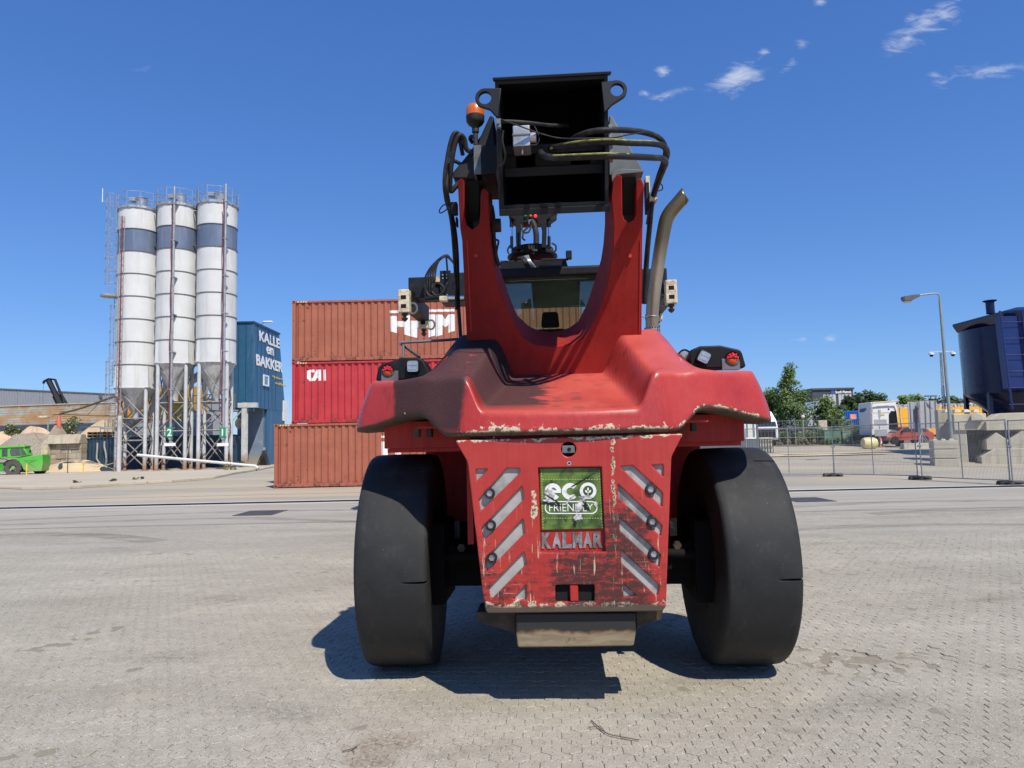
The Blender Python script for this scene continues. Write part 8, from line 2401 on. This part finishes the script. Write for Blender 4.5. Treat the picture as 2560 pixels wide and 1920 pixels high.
for i, (x, Y, ww, hh, mi, lab) in enumerate(sh):
    p = w(R1, x, 1050, Y); shrub(lab, (p.x, Y, terrain(p.x, Y)), ww, hh, (m_leafA, m_leafB, m_leafC, m_dry)[mi], 200 + i, 1100, .10, 'planted strip bushes')
verge = grid_sheet('verge', [14 + i for i in range(30)], [61.5, 63, 65, 68, 72, 80], lambda x, y: terrain(x, y) + .02, mat('dry_verge_soil', (.16, .14, .08), .95, vs=2, var=.3, bump=.5, bs=10), 'structure')

# ---------------------------------------------------------------- stains and litter on the paving
def stain_material(name, col, amt):
    m = bpy.data.materials.new(name); m.use_nodes = True
    t = m.node_tree; t.nodes.clear(); k = N(t)
    d = k.n('ShaderNodeBsdfDiffuse'); d.inputs[0].default_value = col + (1,)
    tr_2 = k.n('ShaderNodeBsdfTransparent'); mx = k.n('ShaderNodeMixShader')
    p = k.obj(); ln = k.n('ShaderNodeVectorMath', operation='LENGTH'); k.put(ln.inputs[0], p)
    k.put(mx.inputs[0], k.mul(k.rng(k.noise(p, 7, 8, .75), .42, .68, 0, amt), k.rng(ln.outputs['Value'], .15, 1.0, 1, 0, smooth=True)))
    t.links.new(tr_2.outputs[0], mx.inputs[1]); t.links.new(d.outputs[0], mx.inputs[2])
    o = k.n('ShaderNodeOutputMaterial'); t.links.new(mx.outputs[0], o.inputs[0])
    return m
m_rstain = stain_material('rusty_stain', (.20, .085, .03), .6)
m_ostain = stain_material('oily_stain', (.07, .062, .055), .30)
rs_ = random.Random(77)
spots = [(965, 1862, .34, .20, 0), (930, 1905, .25, .14, 0), (1985, 1830, .12, .06, 1), (2440, 1905, .14, .05, 1), (150, 1570, .20, .07, 1), (420, 1645, .6, .3, 1), (2320, 1420, .26, .10, 1), (2480, 1500, .36, .12, 1), (280, 1370, .45, .16, 1), (1660, 1790, .2, .1, 1), (1760, 1700, .5, .2, 1), (2150, 1760, .7, .22, 1), (700, 1780, .6, .22, 1), (2040, 1360, .5, .2, 1), (560, 1500, .7, .3, 1), (1180, 1880, .35, .15, 1)]
for i, (px_, py_, rx, ry, kd) in enumerate(spots):
    p = gnd(px_, py_); n = 22
    vs = [(0, 0, 0)] + [(math.cos(6.2832 * j / n), math.sin(6.2832 * j / n), 0) for j in range(n)]
    o = MB().add(vs, [(0, 1 + j, 1 + (j + 1) % n) for j in range(n)]).build('stain', m_rstain if kd == 0 else m_ostain, loc=(p.x, p.y, .0062 + i * .0001))
    o.scale = (rx, ry, 1); o.rotation_euler.z = rs_.uniform(-.4, .4); o['kind'] = 'structure'
def twig(label, pts):
    P_ = [gnd(a, b, .012) for a, b in pts]; o_ = P_[0].copy()
    tw_ = MB().tube([p - o_ for p in spline(P_, 4)], .0035, 5).build('twig', m_bark, loc=o_); tag(tw_, label, 'twig', 'twigs on the paving')
    return tw_, o_
t1, o1 = twig('dry twig lying on the paving in front of the tow box', [(1478, 1800), (1515, 1832), (1555, 1842), (1598, 1850)])
MB().tube([gnd(1515, 1832, .012) - o1, gnd(1500, 1815, .02) - o1, gnd(1470, 1818, .015) - o1], .0028, 5).build('branch', m_bark, t1)
t2, o2 = twig('short dry twig lying left of the first one', [(855, 1878), (880, 1872), (893, 1864)])
MB().tube([gnd(880, 1872, .012) - o2, gnd(886, 1880, .014) - o2], .0025, 5).build('branch', m_bark, t2)
